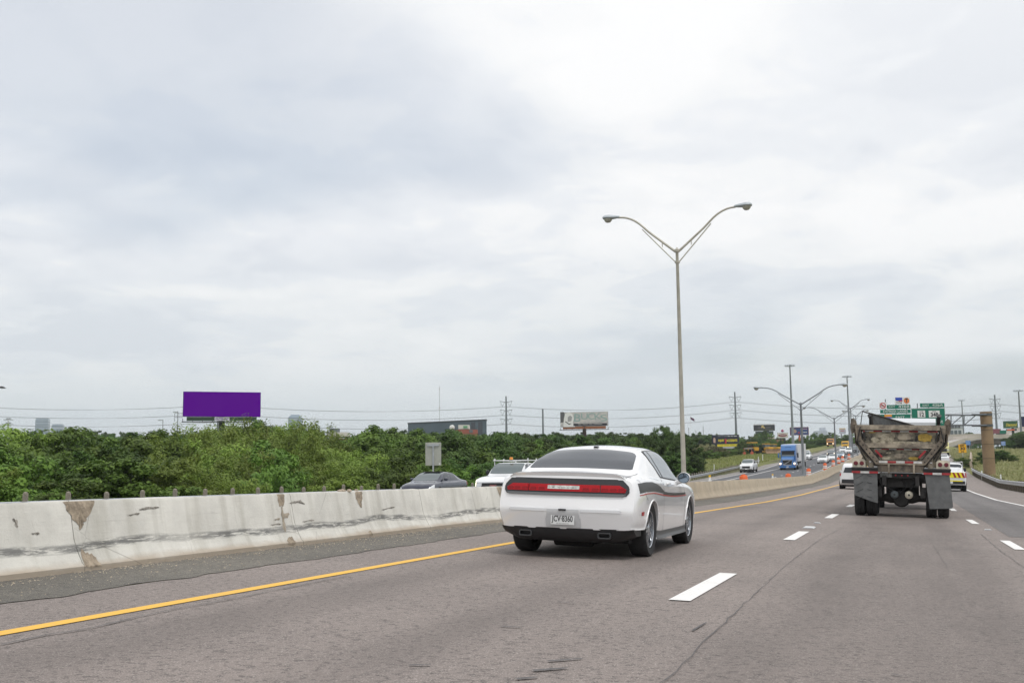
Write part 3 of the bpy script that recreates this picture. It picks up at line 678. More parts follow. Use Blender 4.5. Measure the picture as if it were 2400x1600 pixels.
# ================================================================ the white muscle coupe
WHITE = mat('white_car_paint', (.89, .89, .895), .16, coat=1.0, spec=.5)
def cb(x, y, z):
    w = np.clip(1-y/1.0, 0, 1)**2
    y2 = y + w*(.15*(x/.95)**2 + np.maximum(0, z-.64)*.20 + np.maximum(0, .60-z)*.30)
    wf = np.clip((y-4.1)/.92, 0, 1)**2
    y2 = y2 - wf*.16*(x/.9)**2
    return x, y2, z
def coupe():
    M = road_frame(15.02, -4.33, R(.6)) @ Matrix.Translation((0, -1.10, 0))
    root = empty('muscle_coupe', M, 'white two-door muscle coupe with black side stripe and full-width red tail lamps', 'car')
    st_ = [
     (0.00, [(0,.385),(.78,.385),(.865,.43),(.905,.60),(.912,.77),(.872,.945),(.81,.995),(.69,1.015),(.50,1.028),(.25,1.036),(0,1.04)]),
     (0.07, [(0,.375),(.80,.375),(.895,.43),(.932,.60),(.935,.78),(.900,.955),(.845,1.008),(.71,1.028),(.50,1.040),(.25,1.048),(0,1.052)]),
     (0.40, [(0,.37),(.83,.37),(.925,.42),(.957,.60),(.960,.79),(.925,.965),(.865,1.02),(.72,1.045),(.50,1.058),(.25,1.067),(0,1.071)]),
     (0.72, [(0,.36),(.84,.36),(.935,.42),(.963,.60),(.966,.80),(.93,.975),(.872,1.035),(.81,1.070),(.735,1.090),(.38,1.106),(0,1.112)]),
     (1.10, [(0,.22),(.85,.22),(.935,.34),(.965,.58),(.968,.80),(.933,.975),(.868,1.04),(.80,1.125),(.70,1.220),(.36,1.243),(0,1.25)]),
     (1.50, [(0,.20),(.86,.20),(.925,.28),(.957,.54),(.960,.78),(.93,.965),(.865,1.03),(.775,1.195),(.645,1.320),(.35,1.358),(0,1.37)]),
     (1.90, [(0,.20),(.86,.20),(.915,.26),(.945,.52),(.950,.76),(.925,.94),(.862,1.01),(.765,1.20),(.635,1.368),(.35,1.412),(0,1.425)]),
     (2.40, [(0,.20),(.86,.20),(.912,.26),(.940,.51),(.945,.74),(.922,.915),(.860,.985),(.76,1.185),(.625,1.382),(.35,1.43),(0,1.445)]),
     (2.90, [(0,.20),(.86,.20),(.912,.26),(.938,.50),(.943,.73),(.92,.90),(.860,.965),(.765,1.16),(.632,1.35),(.35,1.402),(0,1.418)]),
     (3.35, [(0,.20),(.86,.20),(.915,.26),(.942,.50),(.945,.73),(.92,.89),(.860,.955),(.785,1.08),(.675,1.20),(.36,1.238),(0,1.25)]),
     (3.80, [(0,.20),(.86,.20),(.925,.28),(.952,.52),(.952,.74),(.92,.885),(.855,.94),(.775,.98),(.63,1.00),(.34,1.015),(0,1.02)]),
     (4.30, [(0,.22),(.85,.22),(.925,.30),(.950,.54),(.948,.74),(.91,.86),(.84,.91),(.73,.94),(.56,.962),(.30,.975),(0,.98)]),
     (4.80, [(0,.25),(.80,.25),(.88,.32),(.905,.52),(.90,.70),(.86,.80),(.79,.84),(.69,.86),(.52,.875),(.30,.882),(0,.885)]),
     (5.00, [(0,.30),(.72,.30),(.80,.36),(.825,.52),(.82,.66),(.78,.75),(.72,.78),(.62,.80),(.48,.81),(.26,.815),(0,.818)])]
    st_ = [(y, [(x, z if z < .6 else .6+(z-.6)*1.08) for x, z in p]) for y, p in st_]
    lf = Loft(st_, cb); K = lf.K
    ys = np.concatenate([np.array([0, .02, .045, .08, .13, .2]), np.linspace(.27, 4.75, 62), np.array([4.82, 4.88, 4.94, 4.975, 5.0])]); vs = np.concatenate([np.linspace(0, 1, 3)[:-1], np.linspace(1, 10, 46)])
    body = part('body', lf.skin(ys, vs), WHITE, root)
    # wheel openings cut out of the skin
    cut = MB()
    for yy, r in ((1.10, .385), (4.046, .385)):
        for sd in (-1, 1): cut.lathe([(0, sd*.58), (r, sd*.58), (r, sd*1.15), (0, sd*1.15)], 40, 'x', (0, yy, .365))
    co = cut.build('cut', UNDER, root); md = body.modifiers.new('b', 'BOOLEAN'); md.object = co; md.operation = 'DIFFERENCE'; md.solver = 'EXACT'
    bpy.context.view_layer.update()
    me = bpy.data.meshes.new_from_object(body.evaluated_get(bpy.context.evaluated_depsgraph_get())); body.modifiers.clear(); old = body.data; body.data = me; bpy.data.objects.remove(co)
    me.materials.clear(); me.materials.append(WHITE); me.materials.append(UNDER)
    for p in me.polygons:
        c = p.center; p.material_index = 0
        for yy in (1.10, 4.046):
            if math.hypot(c.y-yy, c.z-.365) < .379 and abs(c.x) < .96: p.material_index = 1
        if c.z < .40 and abs(p.normal.z) > .8 and p.normal.z < 0: p.material_index = 1
    me.shade_smooth(); me.set_sharp_from_angle(angle=R(32))
    # lips round the wheel openings
    for yy in (1.10, 4.046):
        for sd in (-1, 1):
            b = MB(); pts = []
            for a in np.linspace(R(4), R(176), 30):
                py, pz = yy + .392*math.cos(a), .365 + .392*math.sin(a)
                vv = np.linspace(1.2, 6, 200); q = lf.ev(vv, np.full(200, py)); i = int(np.argmin(np.abs(q[:, 2]-pz))); pts.append((sd*(q[i, 0]-.002), py, pz))
            b.tube(pts, .012, 6); b.build('arch_lip', WHITE, root, 60)
    # windows
    part('rear_window', lf.patch(np.linspace(8.0, 10, 16), lin((8.0, .845), (8.12, .815), (9, .795), (10, .79)), lin((8.0, 1.38), (8.06, 1.44), (8.2, 1.495), (8.5, 1.52), (9, 1.53), (10, 1.535)), 16, 0, .004), mat('rear_glass', (.048, .055, .068), .10, spec=.5), root, 60)
    for sd in (1, -1):
        q = part('side_window', lf.patch(np.linspace(6.22, 7.93, 14), lin((6.22, 2.14), (6.6, 2.02), (7.2, 1.86), (7.75, 1.78), (7.93, 1.86)), lin((6.22, 3.66), (6.6, 3.50), (7.2, 3.27), (7.75, 3.05), (7.93, 2.9)), 16, sd, .005), mat('side_glass', (.16, .19, .22), .05, spec=.8), root, 60)
        part('window_frame', lf.patch(np.linspace(6.12, 8.02, 14), lin((6.12, 2.10), (6.6, 1.975), (7.2, 1.815), (7.75, 1.73), (8.02, 1.78)), lin((6.12, 3.73), (6.6, 3.56), (7.2, 3.33), (7.75, 3.11), (8.02, 2.98)), 16, sd, .0025), BLK, root, 60)
        part('window_divider', lf.line([(6.2, 2.30), (7.0, 2.13), (7.9, 2.02)], .03, sd, .008), BLK, q)
        # quarter-panel stripe that narrows along the door, with its red pinstripe
        part('side_stripe', lf.patch(np.linspace(4.28, 4.98, 8), lin((4.28, .24), (4.98, .20)), lin((4.28, 2.10), (4.45, 1.92), (4.7, 1.70), (4.98, 1.15)), 18, sd, .003), mat('stripe_black', (.035, .034, .032), .4), root, 60)
        part('side_stripe', lf.patch(np.linspace(4.22, 4.40, 4), lin((4.22, 1.85)), lin((4.22, 3.62)), 18, sd, .0035), MATS['stripe_black'], root, 60)
        part('pinstripe', lf.patch(np.linspace(4.14, 4.20, 3), lin((4.14, .22)), lin((4.14, 3.66)), 30, sd, .0045), mat('stripe_red', (.45, .03, .02), .4), root, 60)
        part('door_seam', lf.line([(2.2, 1.92), (4.0, 1.90), (5.5, 2.02), (6.1, 2.12)], .010, sd), BLK, root)
        part('door_seam', lf.line([(2.2, 3.52), (4.0, 3.56), (5.5, 3.60), (6.0, 3.66)], .010, sd), BLK, root)
        part('bumper_seam', lf.line([(5.6, .28), (4.9, .40), (4.05, .62), (3.75, .74)], .008, sd), mat('seam_grey', (.12, .12, .125), .6), root)
        part('lid_side_seam', lf.line([(6.35, .03), (6.6, .10), (6.75, .50), (7.0, .76)], .008, sd), MATS['seam_grey'], root)
        part('sill', lf.patch(np.linspace(1.1, 2.25, 6), lin((1.1, 1.46)), lin((1.1, 3.68)), 16, sd, .006), mat('grey_sill', (.09, .092, .095), .45), root, 60)
        # door handle
        p = lf.ev([5.15], [2.30], sd, .012)[0]; b = MB(); b.tube([(p[0], p[1]-.10, p[2]), (p[0]+sd*.018, p[1]-.05, p[2]+.005), (p[0]+sd*.018, p[1]+.05, p[2]+.005), (p[0], p[1]+.10, p[2])], .014, 6); b.build('door_handle', WHITE, root, 60)
        # side marker lamp on the rear bumper corner
        part('side_marker', lf.patch(np.linspace(2.85, 3.10, 4), lin((2.85, .36), (3.1, .35)), lin((2.85, .50), (3.1, .51)), 6, sd, .006), LAMPR, root, 60)
        # mirror
        mx = sd*1.03; b = MB(); b.lathe([(0, .115), (.06, .105), (.105, .07), (.128, .01), (.13, -.055), (.122, -.075)], 20, 'y', (0, 0, 0)); 
        mm = b.build('mirror', WHITE, root, 50); mm.matrix_local = Matrix.Translation((sd*1.0, 3.22, 1.05)) @ Matrix.Diagonal((.76, .72, .66, 1))
        b = MB(); b.lathe([(0, -.068), (.105, -.068), (.112, -.062)], 20, 'y'); b.build('mirror_glass', mat('mirror_glass', (.22, .27, .32), .04, .9), mm)
        b = MB(); b.tube([(sd*.86, 3.27, .975), (sd*.93, 3.25, .985), (sd*1.0, 3.23, 1.02)], [.035, .03, .028], 8); b.build('mirror_stalk', WHITE, root, 60)
    part('windscreen', lf.patch(np.linspace(8.05, 10, 12), lin((8.05, 3.02), (8.5, 2.92), (10, 2.90)), lin((8.05, 3.58), (9, 3.70), (10, 3.74)), 12, 0, .004), GLASS, root, 60)
    # rear fascia pieces that follow its curve
    def ry(x, z): return float(cb(np.array(abs(x)), np.array(0.), np.array(z))[1])
    def plate(name, poly, proud, m, parent, depth=.05, rings=5, sub=6, smooth=40):
        out = []
        for (a, b_), (c, d) in zip(poly, poly[1:]+poly[:1]):
            n = max(1, int(math.hypot(c-a, d-b_)/.06)); out += [(a+(c-a)*k/n, b_+(d-b_)*k/n) for k in range(n)]
        zc = (max(p[1] for p in poly) + min(p[1] for p in poly))/2; n = len(out); V = []; F = []
        for (x, z) in out: V.append((x, ry(x, z)-proud+depth, z))
        for (x, z) in out: V.append((x, ry(x, z)-proud, z))
        for i in range(n): F.append((i, (i+1) % n, n+(i+1) % n, n+i))
        # inner rows collapse to the spine z = zc so that the face keeps its curve
        for k in range(1, rings+1):
            q = k/rings
            for (x, z) in out: zz_ = z+(zc-z)*q; V.append((x, ry(x, zz_)-proud, zz_))
            for i in range(n): F.append((k*n+i, k*n+(i+1) % n, (k+1)*n+(i+1) % n, (k+1)*n+i))
        return part(name, (V, F), m, parent, smooth)
    def hexa(w, z0, z1, cut, top=0): return [(-w+cut*.4, z0), (w-cut*.4, z0), (w, z0+cut*.5), (w-.01, z1-cut*.9), (w-cut*1.0, z1), (-w+cut*1.0, z1), (-w+.01, z1-cut*.9), (-w, z0+cut*.5)]
    bz = plate('lamp_bezel', hexa(.85, .822, 1.028, .09), .012, mat('bezel_grey', (.032, .033, .036), .38), root)
    plate('bezel_lip', [(-.78, .816), (.78, .816), (.81, .838), (.81, .848), (-.81, .848), (-.81, .838)], .022, mat('bezel_lip_grey', (.13, .135, .14), .4), bz)
    for x0, x1 in ((-.812, -.492), (-.480, .480), (.492, .812)):
        if x0 < -.7: pl = [(x0+.01, .868), (x1, .868), (x1, .958), (x0+.085, .958), (x0, .908)]
        elif x1 > .7: pl = [(x0, .868), (x1-.01, .868), (x1, .908), (x1-.085, .958), (x0, .958)]
        else: pl = [(x0, .868), (x1, .868), (x1, .958), (x0, .958)]
        tl = plate('tail_lamp', pl, .026, LAMPR, root)
        n = 3 if x0 < -.7 or x1 > .7 else 8
        for k in range(n):                                      # dim bulb cells behind the red lens
            xc = x0 + (x1-x0)*(k+.5)/n
            if abs(xc) < .22: continue
            plate('bulb_cell', [(xc-.045, .880), (xc+.045, .880), (xc+.040, .918), (xc-.040, .918)], .028, mat('lamp_dark_red', (.27, .004, .008), .3, coat=.1, spec=.25), tl, .004, 2)
    cl = plate('reverse_lamp', [(-.215, .897), (.215, .897), (.215, .943), (-.215, .943)], .031, mat('clear_lens', (.62, .62, .59), .2, var=.35, vscale=22), root, .02)
    text_part('- ---- -', BLK, cl, Matrix.Translation((0, ry(0, .92)-.034, .92)), .05, 'lens_marking', .30)
    plate('lid_seam', [(-.70, 1.03), (.70, 1.03), (.70, 1.035), (-.70, 1.035)], .006, BLK, root, .01, 2)
    # duck-tail spoiler
    b = MB(); xs = np.linspace(-.80, .80, 25); prof = [(-.005, .0), (-.03, .055), (.06, .062), (.30, .02), (.34, -.01)]; V = []; F = []
    for x in xs:
        e = 1 - max(0, (abs(x)-.68)/.12)**2; yb = ry(x, 1.06)
        zb = 1.056 - .018*(x/.8)**2 - .012*(1-e)
        for a, h in prof: V.append((x, yb + .012 + a*(.6+.4*e), zb + max(-.02, h*e)))
    n = len(prof)
    for i in range(len(xs)-1):
        for j in range(n-1): F.append((i*n+j, (i+1)*n+j, (i+1)*n+j+1, i*n+j+1))
    F.append(tuple(range(n))); F.append(tuple(len(V)-n+j for j in range(n))); part('spoiler', (V, F), WHITE, root, 50)
    # bumper: horizontal step, plate recess, plate
    plate('bumper_step', [(-.76, .607), (-.235, .607), (-.235, .645), (-.74, .645)], .010, mat('bumper_white', (.74, .75, .765), .35, coat=.3), root, .03)
    plate('bumper_step', [(.235, .607), (.76, .607), (.74, .645), (.235, .645)], .010, MATS['bumper_white'], root, .03)
    plate('plate_recess', [(-.235, .405), (.235, .405), (.215, .64), (-.215, .64)], .006, mat('recess_white', (.60, .61, .62), .4), root, .02)
    MB().box((0, ry(0, .62)-.015, .632), (.10, .03, .022), ch=.006).build('plate_lamp', BLK, root)
    lp = MB().box((0, ry(0, .5)-.016, .527), (.32, .008, .178), ch=.003).build('licence_plate', PLATE, root)
    INK = mat('plate_ink', (.03, .03, .035), .5)
    y_ = ry(0, .5)-.0215
    text_part('JCV·8360', INK, lp, Matrix.Translation((0, y_, .512)), .105, 'plate_number', .285, bold=.002)
    text_part('TEXAS', INK, lp, Matrix.Translation((0, y_, .588)), .034, 'plate_state', .10, bold=.0012)
    text_part('*', INK, lp, Matrix.Translation((-.10, y_, .582)), .04, 'plate_star'); text_part('*', INK, lp, Matrix.Translation((.10, y_, .588)), .04, 'plate_star')
    text_part('THE LONE STAR STATE', INK, lp, Matrix.Translation((0, y_, .453)), .016, 'plate_motto', .17)
    # black valance with the exhaust tips
    V = []; F = []; xs = np.linspace(-.90, .90, 25)
    prof = [(.004, .395), (.02, .34), (.06, .27), (.16, .215), (.45, .205), (.45, .39)]
    for x in xs:
        yb = ry(x, .40); k = .38*max(0, abs(x)-.66)
        for a, h in prof: V.append((x, yb + a, min(.397, h + k*(h < .38))))
    n = len(prof)
    for i in range(len(xs)-1):
        for j in range(n-1): F.append((i*n+j, (i+1)*n+j, (i+1)*n+j+1, i*n+j+1))
    F.append(tuple(range(n))); F.append(tuple(len(V)-n+j for j in range(n))); part('rear_valance', (V, F), BLK, root, 40)
    for sd in (-1, 1):
        xx = sd*.535; yb = ry(xx, .32)-.025; b = MB(); w, h = .088, .040
        def rr(w, h, c): return [(-w+c, -h), (w-c, -h), (w, -h+c), (w, h-c), (w-c, h), (-w+c, h), (-w, h-c), (-w, -h+c)]
        o_ = [(xx+a, .312+z) for a, z in rr(w, h, .018)]; i_ = [(xx+a, .312+z) for a, z in rr(w-.014, h-.014, .012)]
        V = [(a, yb, z) for a, z in o_] + [(a, yb, z) for a, z in i_] + [(a, yb+.12, z) for a, z in i_] + [(a, yb+.12, z) for a, z in o_]; F = []
        for i in range(8):
            j = (i+1) % 8; F += [(i, j, 8+j, 8+i), (8+i, 8+j, 16+j, 16+i), (i, j, 24+j, 24+i)]
        F.append(tuple(range(16, 24))); q = part('exhaust_tip', (V, F), mat('exhaust_steel', (.11, .115, .12), .35, .9), root, 30)
        MB().prism(i_, yb+.05, yb+.06).build('exhaust_bore', UNDER, q)
    b = MB(); b.box((0, 2.4, .26), (1.5, 3.6, .14)); b.tube([(.25, .6, .20), (-.3, .75, .19)], .07, 8); b.box((.1, .75, .215), (.45, .3, .10), ch=.03); b.build('underbody', UNDER, root)
    # roof antenna
    b = MB(); b.prism([(1.64, 1.455), (1.74, 1.475), (1.72, 1.482), (1.68, 1.490), (1.65, 1.486)], -.03, .03, 'x'); b.build('antenna', BLKG, root)
    for sd in (-1, 1):
        make_wheel(root, sd*.815, 1.10, .365, .255, RIMD, sd); make_wheel(root, sd*.815, 4.046, .365, .245, RIMD, sd)
    return root
coupe()
# ================================================================ other road vehicles
def ex(y, zb, w, zs, wi, zi, w7, z7, w8, z8, zt):
    return (y, [(0, zb), (w*.88, zb), (w*.965, zb+.09), (w, zb+(zs-zb)*.45), (w*.995, zb+(zs-zb)*.8), (w*.965, zs), (wi, zi), (w7, z7), (w8, z8), (w8*.55, zt-.012), (0, zt)])
KINDS_ = {
 'sedan': dict(L=4.85, st=[ex(0,.40,.80,.88,.74,.94,.62,.97,.45,.99,1.0), ex(.12,.30,.87,.92,.80,.99,.66,1.02,.48,1.04,1.05), ex(.55,.22,.91,.94,.83,1.01,.70,1.06,.52,1.08,1.095), ex(1.0,.2,.915,.94,.82,1.01,.72,1.13,.58,1.23,1.26), ex(1.6,.2,.92,.93,.81,.99,.73,1.21,.60,1.385,1.415), ex(2.4,.2,.92,.92,.81,.975,.74,1.21,.61,1.42,1.455), ex(3.0,.2,.92,.91,.81,.96,.75,1.16,.625,1.335,1.37), ex(3.55,.2,.92,.90,.81,.945,.76,1.02,.67,1.08,1.10), ex(3.8,.2,.915,.88,.80,.925,.74,.96,.6,.985,1.0), ex(4.4,.2,.90,.80,.78,.85,.67,.885,.5,.905,.915), ex(4.75,.22,.84,.69,.71,.74,.6,.765,.45,.775,.78), ex(4.85,.3,.75,.6,.63,.64,.53,.65,.4,.655,.66)],
   ws=(8.02, 2.78, 3.72, 2.72, 3.6), rw=(8.02, .72, 1.52, .80, 1.42), sw=(6.25, 7.9, 1.25, 3.45, 1.6, 2.75), ax=(.98, 3.85), r=.33, hl=(4.52, .66), tl=.86, div=2.25),
 'suv': dict(L=4.72, st=[ex(0,.42,.82,.98,.76,1.05,.70,1.22,.60,1.40,1.45), ex(.12,.32,.90,1.0,.80,1.07,.74,1.33,.64,1.56,1.60), ex(.6,.24,.93,1.0,.82,1.06,.76,1.4,.66,1.66,1.70), ex(1.6,.22,.94,1.0,.82,1.05,.76,1.4,.67,1.68,1.72), ex(2.5,.22,.94,.99,.82,1.04,.76,1.38,.67,1.65,1.69), ex(3.0,.22,.94,.98,.83,1.03,.77,1.28,.68,1.5,1.54), ex(3.5,.22,.94,.97,.84,1.02,.78,1.10,.70,1.16,1.18), ex(3.75,.22,.935,.96,.83,1.0,.76,1.04,.62,1.07,1.08), ex(4.35,.24,.91,.9,.8,.95,.7,.98,.52,1.0,1.01), ex(4.62,.28,.86,.82,.74,.87,.64,.89,.48,.9,.905), ex(4.72,.36,.76,.72,.66,.76,.58,.77,.44,.775,.78)],
   ws=(8.02, 2.75, 3.56, 2.7, 3.45), rw=None, sw=(6.25, 7.85, .35, 3.4, .55, 2.75), ax=(.92, 3.72), r=.36, hl=(4.42, .78), tl=.98, div=1.9),
 'pickup': dict(L=5.8, st=[ex(0,.5,.92,1.22,.88,1.27,.7,1.28,.5,1.28,1.28), ex(.06,.42,.98,1.25,.92,1.30,.75,1.31,.5,1.31,1.31), ex(1.85,.38,1.0,1.25,.92,1.31,.76,1.33,.55,1.34,1.34), ex(1.98,.38,1.0,1.26,.92,1.33,.84,1.58,.72,1.8,1.83), ex(2.3,.38,1.0,1.26,.92,1.33,.84,1.62,.74,1.87,1.92), ex(3.2,.38,1.0,1.26,.92,1.32,.84,1.62,.74,1.87,1.92), ex(3.75,.38,1.0,1.25,.92,1.31,.86,1.5,.78,1.68,1.72), ex(4.2,.38,1.0,1.22,.92,1.27,.87,1.33,.80,1.37,1.39), ex(4.45,.38,.995,1.2,.91,1.25,.84,1.28,.7,1.30,1.31), ex(5.4,.4,.98,1.13,.88,1.18,.78,1.21,.6,1.23,1.235), ex(5.7,.44,.94,1.03,.84,1.07,.74,1.09,.55,1.10,1.10), ex(5.8,.5,.87,.92,.77,.95,.66,.96,.5,.965,.97)],
   ws=(8.02, 3.42, 4.26, 3.38, 4.14), rw=None, sw=(6.25, 7.85, 2.1, 4.05, 2.2, 3.5), ax=(1.15, 4.78), r=.40, hl=(5.60, .92), tl=1.05, div=3.0)}
PROTO = {}
def build_kind(kind):
    K = KINDS_[kind]; lf = Loft(K['st']); L_ = K['L']; root = empty(kind); ys = np.concatenate([[0, .03, .07], np.linspace(.12, L_-.12, 44), [L_-.07, L_-.03, L_]]); vs = np.concatenate([[0, .5], np.linspace(1, 10, 28)])
    part('body', lf.skin(ys, vs, 5), WHITE, root, 35)
    v0, a, b, a2, b2 = K['ws']; part('windscreen', lf.patch(np.linspace(v0, 10, 8), lin((v0, a2+.05), (v0+.3, a2), (10, a)), lin((v0, b2), (v0+.4, b2+.06), (10, b)), 8, 0, .006), GLASS2, root, 60)
    v0, v1, y0, y1, y0b, y1b = K['sw']
    for sd in (1, -1):
        m = K['div']
        f0 = lin((v0, y0), (v1, y0b)); f1 = lin((v0, y1), (v1, y1b))
        part('side_window', lf.patch(np.linspace(v0, v1, 6), f0, lambda v: m-.05, 8, sd, .006), GLASS, root, 60); part('side_window', lf.patch(np.linspace(v0, v1, 6), lambda v: m+.05, f1, 8, sd, .006), GLASS, root, 60)
        # lower cladding line and dark arches behind the wheels
        for ya in K['ax']:
            bb = MB(); x = float(lf.ev([3.], [ya])[0, 0]); r = K['r']; bb.lathe([(0, sd*(x-.10)), (r*1.13, sd*(x-.10)), (r*1.13, sd*(x+.004)), (0, sd*(x+.004))], 24, 'x', (0, ya, r+.02)); bb.build('wheel_arch', UNDER, root, 40)
            make_wheel(root, sd*(x-.09), ya, r, .225, RIMS, sd, 5, False)
        bb = MB(); bb.lathe([(0, .07), (.08, .06), (.11, .0), (.105, -.05), (0, -.055)], 10, 'y'); mm = bb.build('mirror', BLK if kind == 'pickup' else WHITE, root, 50); p = lf.ev([6.3], [y1-.28], sd)[0]; mm.matrix_local = Matrix.Translation((p[0]+sd*.14, p[1], p[2]+.08)) @ Matrix.Diagonal((1, .9, .75 if kind != 'pickup' else 1.25, 1))
    # front: lamps, grille, bumper mouth, plate
    yf, zf = K['hl']
    lo = {'sedan': (3.5, 5.3), 'suv': (3.7, 5.4), 'pickup': (3.6, 5.5)}[kind]
    for sd in (1, -1):
        part('headlamp', lf.patch(np.linspace(lo[0], lo[1], 5), lin((lo[0], yf), (lo[1], yf-.12)), lin((lo[0], L_-.01), (lo[1], L_-.02)), 7, sd, .007), LAMPW, root, 60)
        if kind == 'suv' or kind == 'pickup':
            part('tail_lamp', lf.patch(np.linspace(3.9 if kind == 'suv' else 3.4, 5.6 if kind == 'suv' else 5.0, 6), lambda v: .0, lambda v: .16, 5, sd, .008), LAMPR, root, 60)
        else: part('tail_lamp', lf.patch(np.linspace(4.0, 5.4, 6), lambda v: .0, lambda v: .22, 5, sd, .008), LAMPR, root, 60)
    yb = L_+.012
    if kind == 'sedan':
        MB().prism([(-.42, .60), (.42, .60), (.36, .52), (-.36, .52)], yb-.1, yb).build('grille', BLK, root); MB().prism([(-.55, .42), (.55, .42), (.45, .32), (-.45, .32)], yb-.1, yb).build('air_intake', BLK, root)
    elif kind == 'suv':
        MB().prism([(-.45, .75), (.45, .75), (.40, .62), (-.40, .62)], yb-.1, yb).build('grille', BLK, root); MB().prism([(-.5, .52), (.5, .52), (.42, .40), (-.42, .40)], yb-.1, yb).build('air_intake', BLK, root)
    else:
        MB().box((0, yb-.05, .80), (1.15, .12, .30), ch=.02).build('grille', BLK, root); MB().box((0, yb-.02, .55), (1.72, .16, .20), ch=.04).build('bumper', CHROME, root)
    MB().box((0, yb+.002, .46 if kind != 'pickup' else .55), (.30, .02 if kind != 'pickup' else .19, .12)).build('number_plate', PLATE, root)
    # rear: window, bumper, plate
    if kind == 'sedan': v0, a, b, a2, b2 = K['rw']; part('rear_window', lf.patch(np.linspace(v0, 10, 8), lin((v0, a2), (10, a)), lin((v0, b2), (10, b)), 8, 0, .006), GLASS, root, 60)
    if kind == 'suv':
        MB().prism([(-.66, 1.08), (.66, 1.08), (.55, 1.42), (-.55, 1.42)], -.012, .08).build('rear_window', GLASS, root); MB().box((0, .04, .52), (1.55, .14, .26), ch=.04).build('rear_bumper', BLK, root)
    if kind == 'pickup':
        MB().box((0, -.05, .60), (1.8, .16, .18), ch=.03).build('rear_bumper', BLK, root); part('rear_window', lf.patch(np.linspace(7.6, 10, 6), lambda v: 1.90, lambda v: 1.965, 4, 0, .01), GLASS, root)
    MB().box((0, -.02 if kind != 'pickup' else -.135, .80 if kind != 'pickup' else .6), (.30, .02, .14)).build('number_plate', PLATE, root)
    bb = MB(); bb.box((0, L_/2, .26), (1.5, L_*.86, .18)); bb.build('underbody', UNDER, root)
    return root
def vehicle(kind, s, t, label, paint=None, group=None, oncoming=True, name=None, cat='car', yaw=0.0, scale=1.0, lamps=False, nplate=True):
    if kind not in PROTO: PROTO[kind] = build_kind(kind)
    root = copy_tree(PROTO[kind])
    L_ = KINDS_[kind]['L']
    M = road_frame(s, t, (math.pi if oncoming else 0) + yaw) @ Matrix.Diagonal((scale, scale, scale, 1))
    # the given (s, t) is where the near end stands
    M = M @ Matrix.Translation((0, -L_ if oncoming else 0, 0))
    root.matrix_world = M
    root.name = name or {'sedan': 'sedan', 'suv': 'sport_utility_vehicle', 'pickup': 'pickup_truck'}[kind]
    for k in ('label', 'category', 'group'):
        if k in root: del root[k]
    tag(root, label, cat, group)
    for ch in root.children:
        base = ch.name.split('.')[0]
        if base in ('body', 'mirror') and ch.type == 'MESH' and not (base == 'mirror' and kind == 'pickup'):
            ch.material_slots[0].link = 'OBJECT'; ch.material_slots[0].material = paint or WHITE
        if base == 'headlamp':
            ch.material_slots[0].link = 'OBJECT'; ch.material_slots[0].material = LAMPON if lamps else LAMPW
    return root
def child(root, base):
    return [c for c in root.children if c.name.split('.')[0] == base]
def sfor(u, t, lo, hi, dz=0.0):
    """how far along the freeway a thing at lateral offset t stands when seen at photo column u"""
    q = np.linspace(lo, hi, 900); x, y = xy(q, np.full_like(q, t)); z = gz_st(q, np.full_like(q, t)) + dz
    P = np.stack([x, y, z-EYE], 0); c = _C.T @ P; uu = 1200 + FPX*c[0]/-c[2]; return float(q[int(np.argmin(np.abs(uu-u)))])
NAVY = mat('navy_metallic', (.020, .026, .050), .22, .3, coat=.8); SILV = mat('silver_blue_paint', (.30, .37, .45), .28, .5, coat=.6); GREYP = mat('graphite_paint', (.10, .105, .115), .28, .5, coat=.6); WHT3 = mat('oncoming_white_paint', (.78, .79, .80), .25, coat=.5)
MAROON = mat('dark_red_paint', (.10, .02, .03), .28, .3, coat=.6)
GRP = 'oncoming traffic beyond the barrier'
# near oncoming pair, half hidden by the barrier
v = vehicle('sedan', sfor(972, -23.0, 30, 90), -23.0, 'dark blue four-door sedan half hidden behind the barrier under the sign back', NAVY, GRP); v.matrix_world = v.matrix_world @ Matrix.Translation((0, 0, .02))
b = MB(); b.box((0, 2.6, 1.452), (.95, .55, .035), ch=.012); b.build('sunroof', BLKG, v)
g = vehicle('pickup', sfor(1157, -17.6, 30, 90), -17.6, 'white work pickup with orange beacon and ladder rack, left of the white coupe', WHT3, GRP, lamps=True, name='work_pickup', cat='pickup truck', scale=.96)
b = MB(); yb = 5.80
for k in range(4): b.box((0, yb+.03, .69+.075*k), (1.14, .02, .018))
b.box((0, yb+.03, .80), (1.18, .014, .05)); b.build('grille_bars', mat('dark_grille_bar', (.06, .06, .065), .35), g)
text_part('GMC', mat('badge_red', (.55, .20, .20), .3, .5), g, Matrix.Translation((0, yb+.045, .80)) @ Matrix.Rotation(math.pi, 4, 'Z'), .17, 'badge', .34, bold=.006)
rk = MB()
for yy in (2.0, 3.3): rk.tube([(-.86, yy, 1.78), (-.86, yy, 2.02), (.86, yy, 2.02), (.86, yy, 1.78)], .025, 6); rk.box((.86, yy, 2.06), (.05, .05, .12)); rk.box((-.86, yy, 2.06), (.05, .05, .12))
for xx in (-.86, .86): rk.tube([(xx, .2, 2.02), (xx, 3.5, 2.02)], .022, 6); rk.tube([(xx, .2, 1.2), (xx, .2, 2.02)], .025, 6)
rk.build('ladder_rack', mat('rack_white', (.74, .75, .75), .4), g)
b = MB(); b.lathe([(.0, .12), (.07, .115), (.085, .06), (.09, 0), (.0, 0)], 14, 'z', (0, 3.3, 2.06)); b.build('beacon', AMBER, g, 40)
bd = MB(); bd.box((0, yb-.04, .985), (1.80, .10, .05), ch=.015); bd.build('bonnet_edge', WHT3, g)
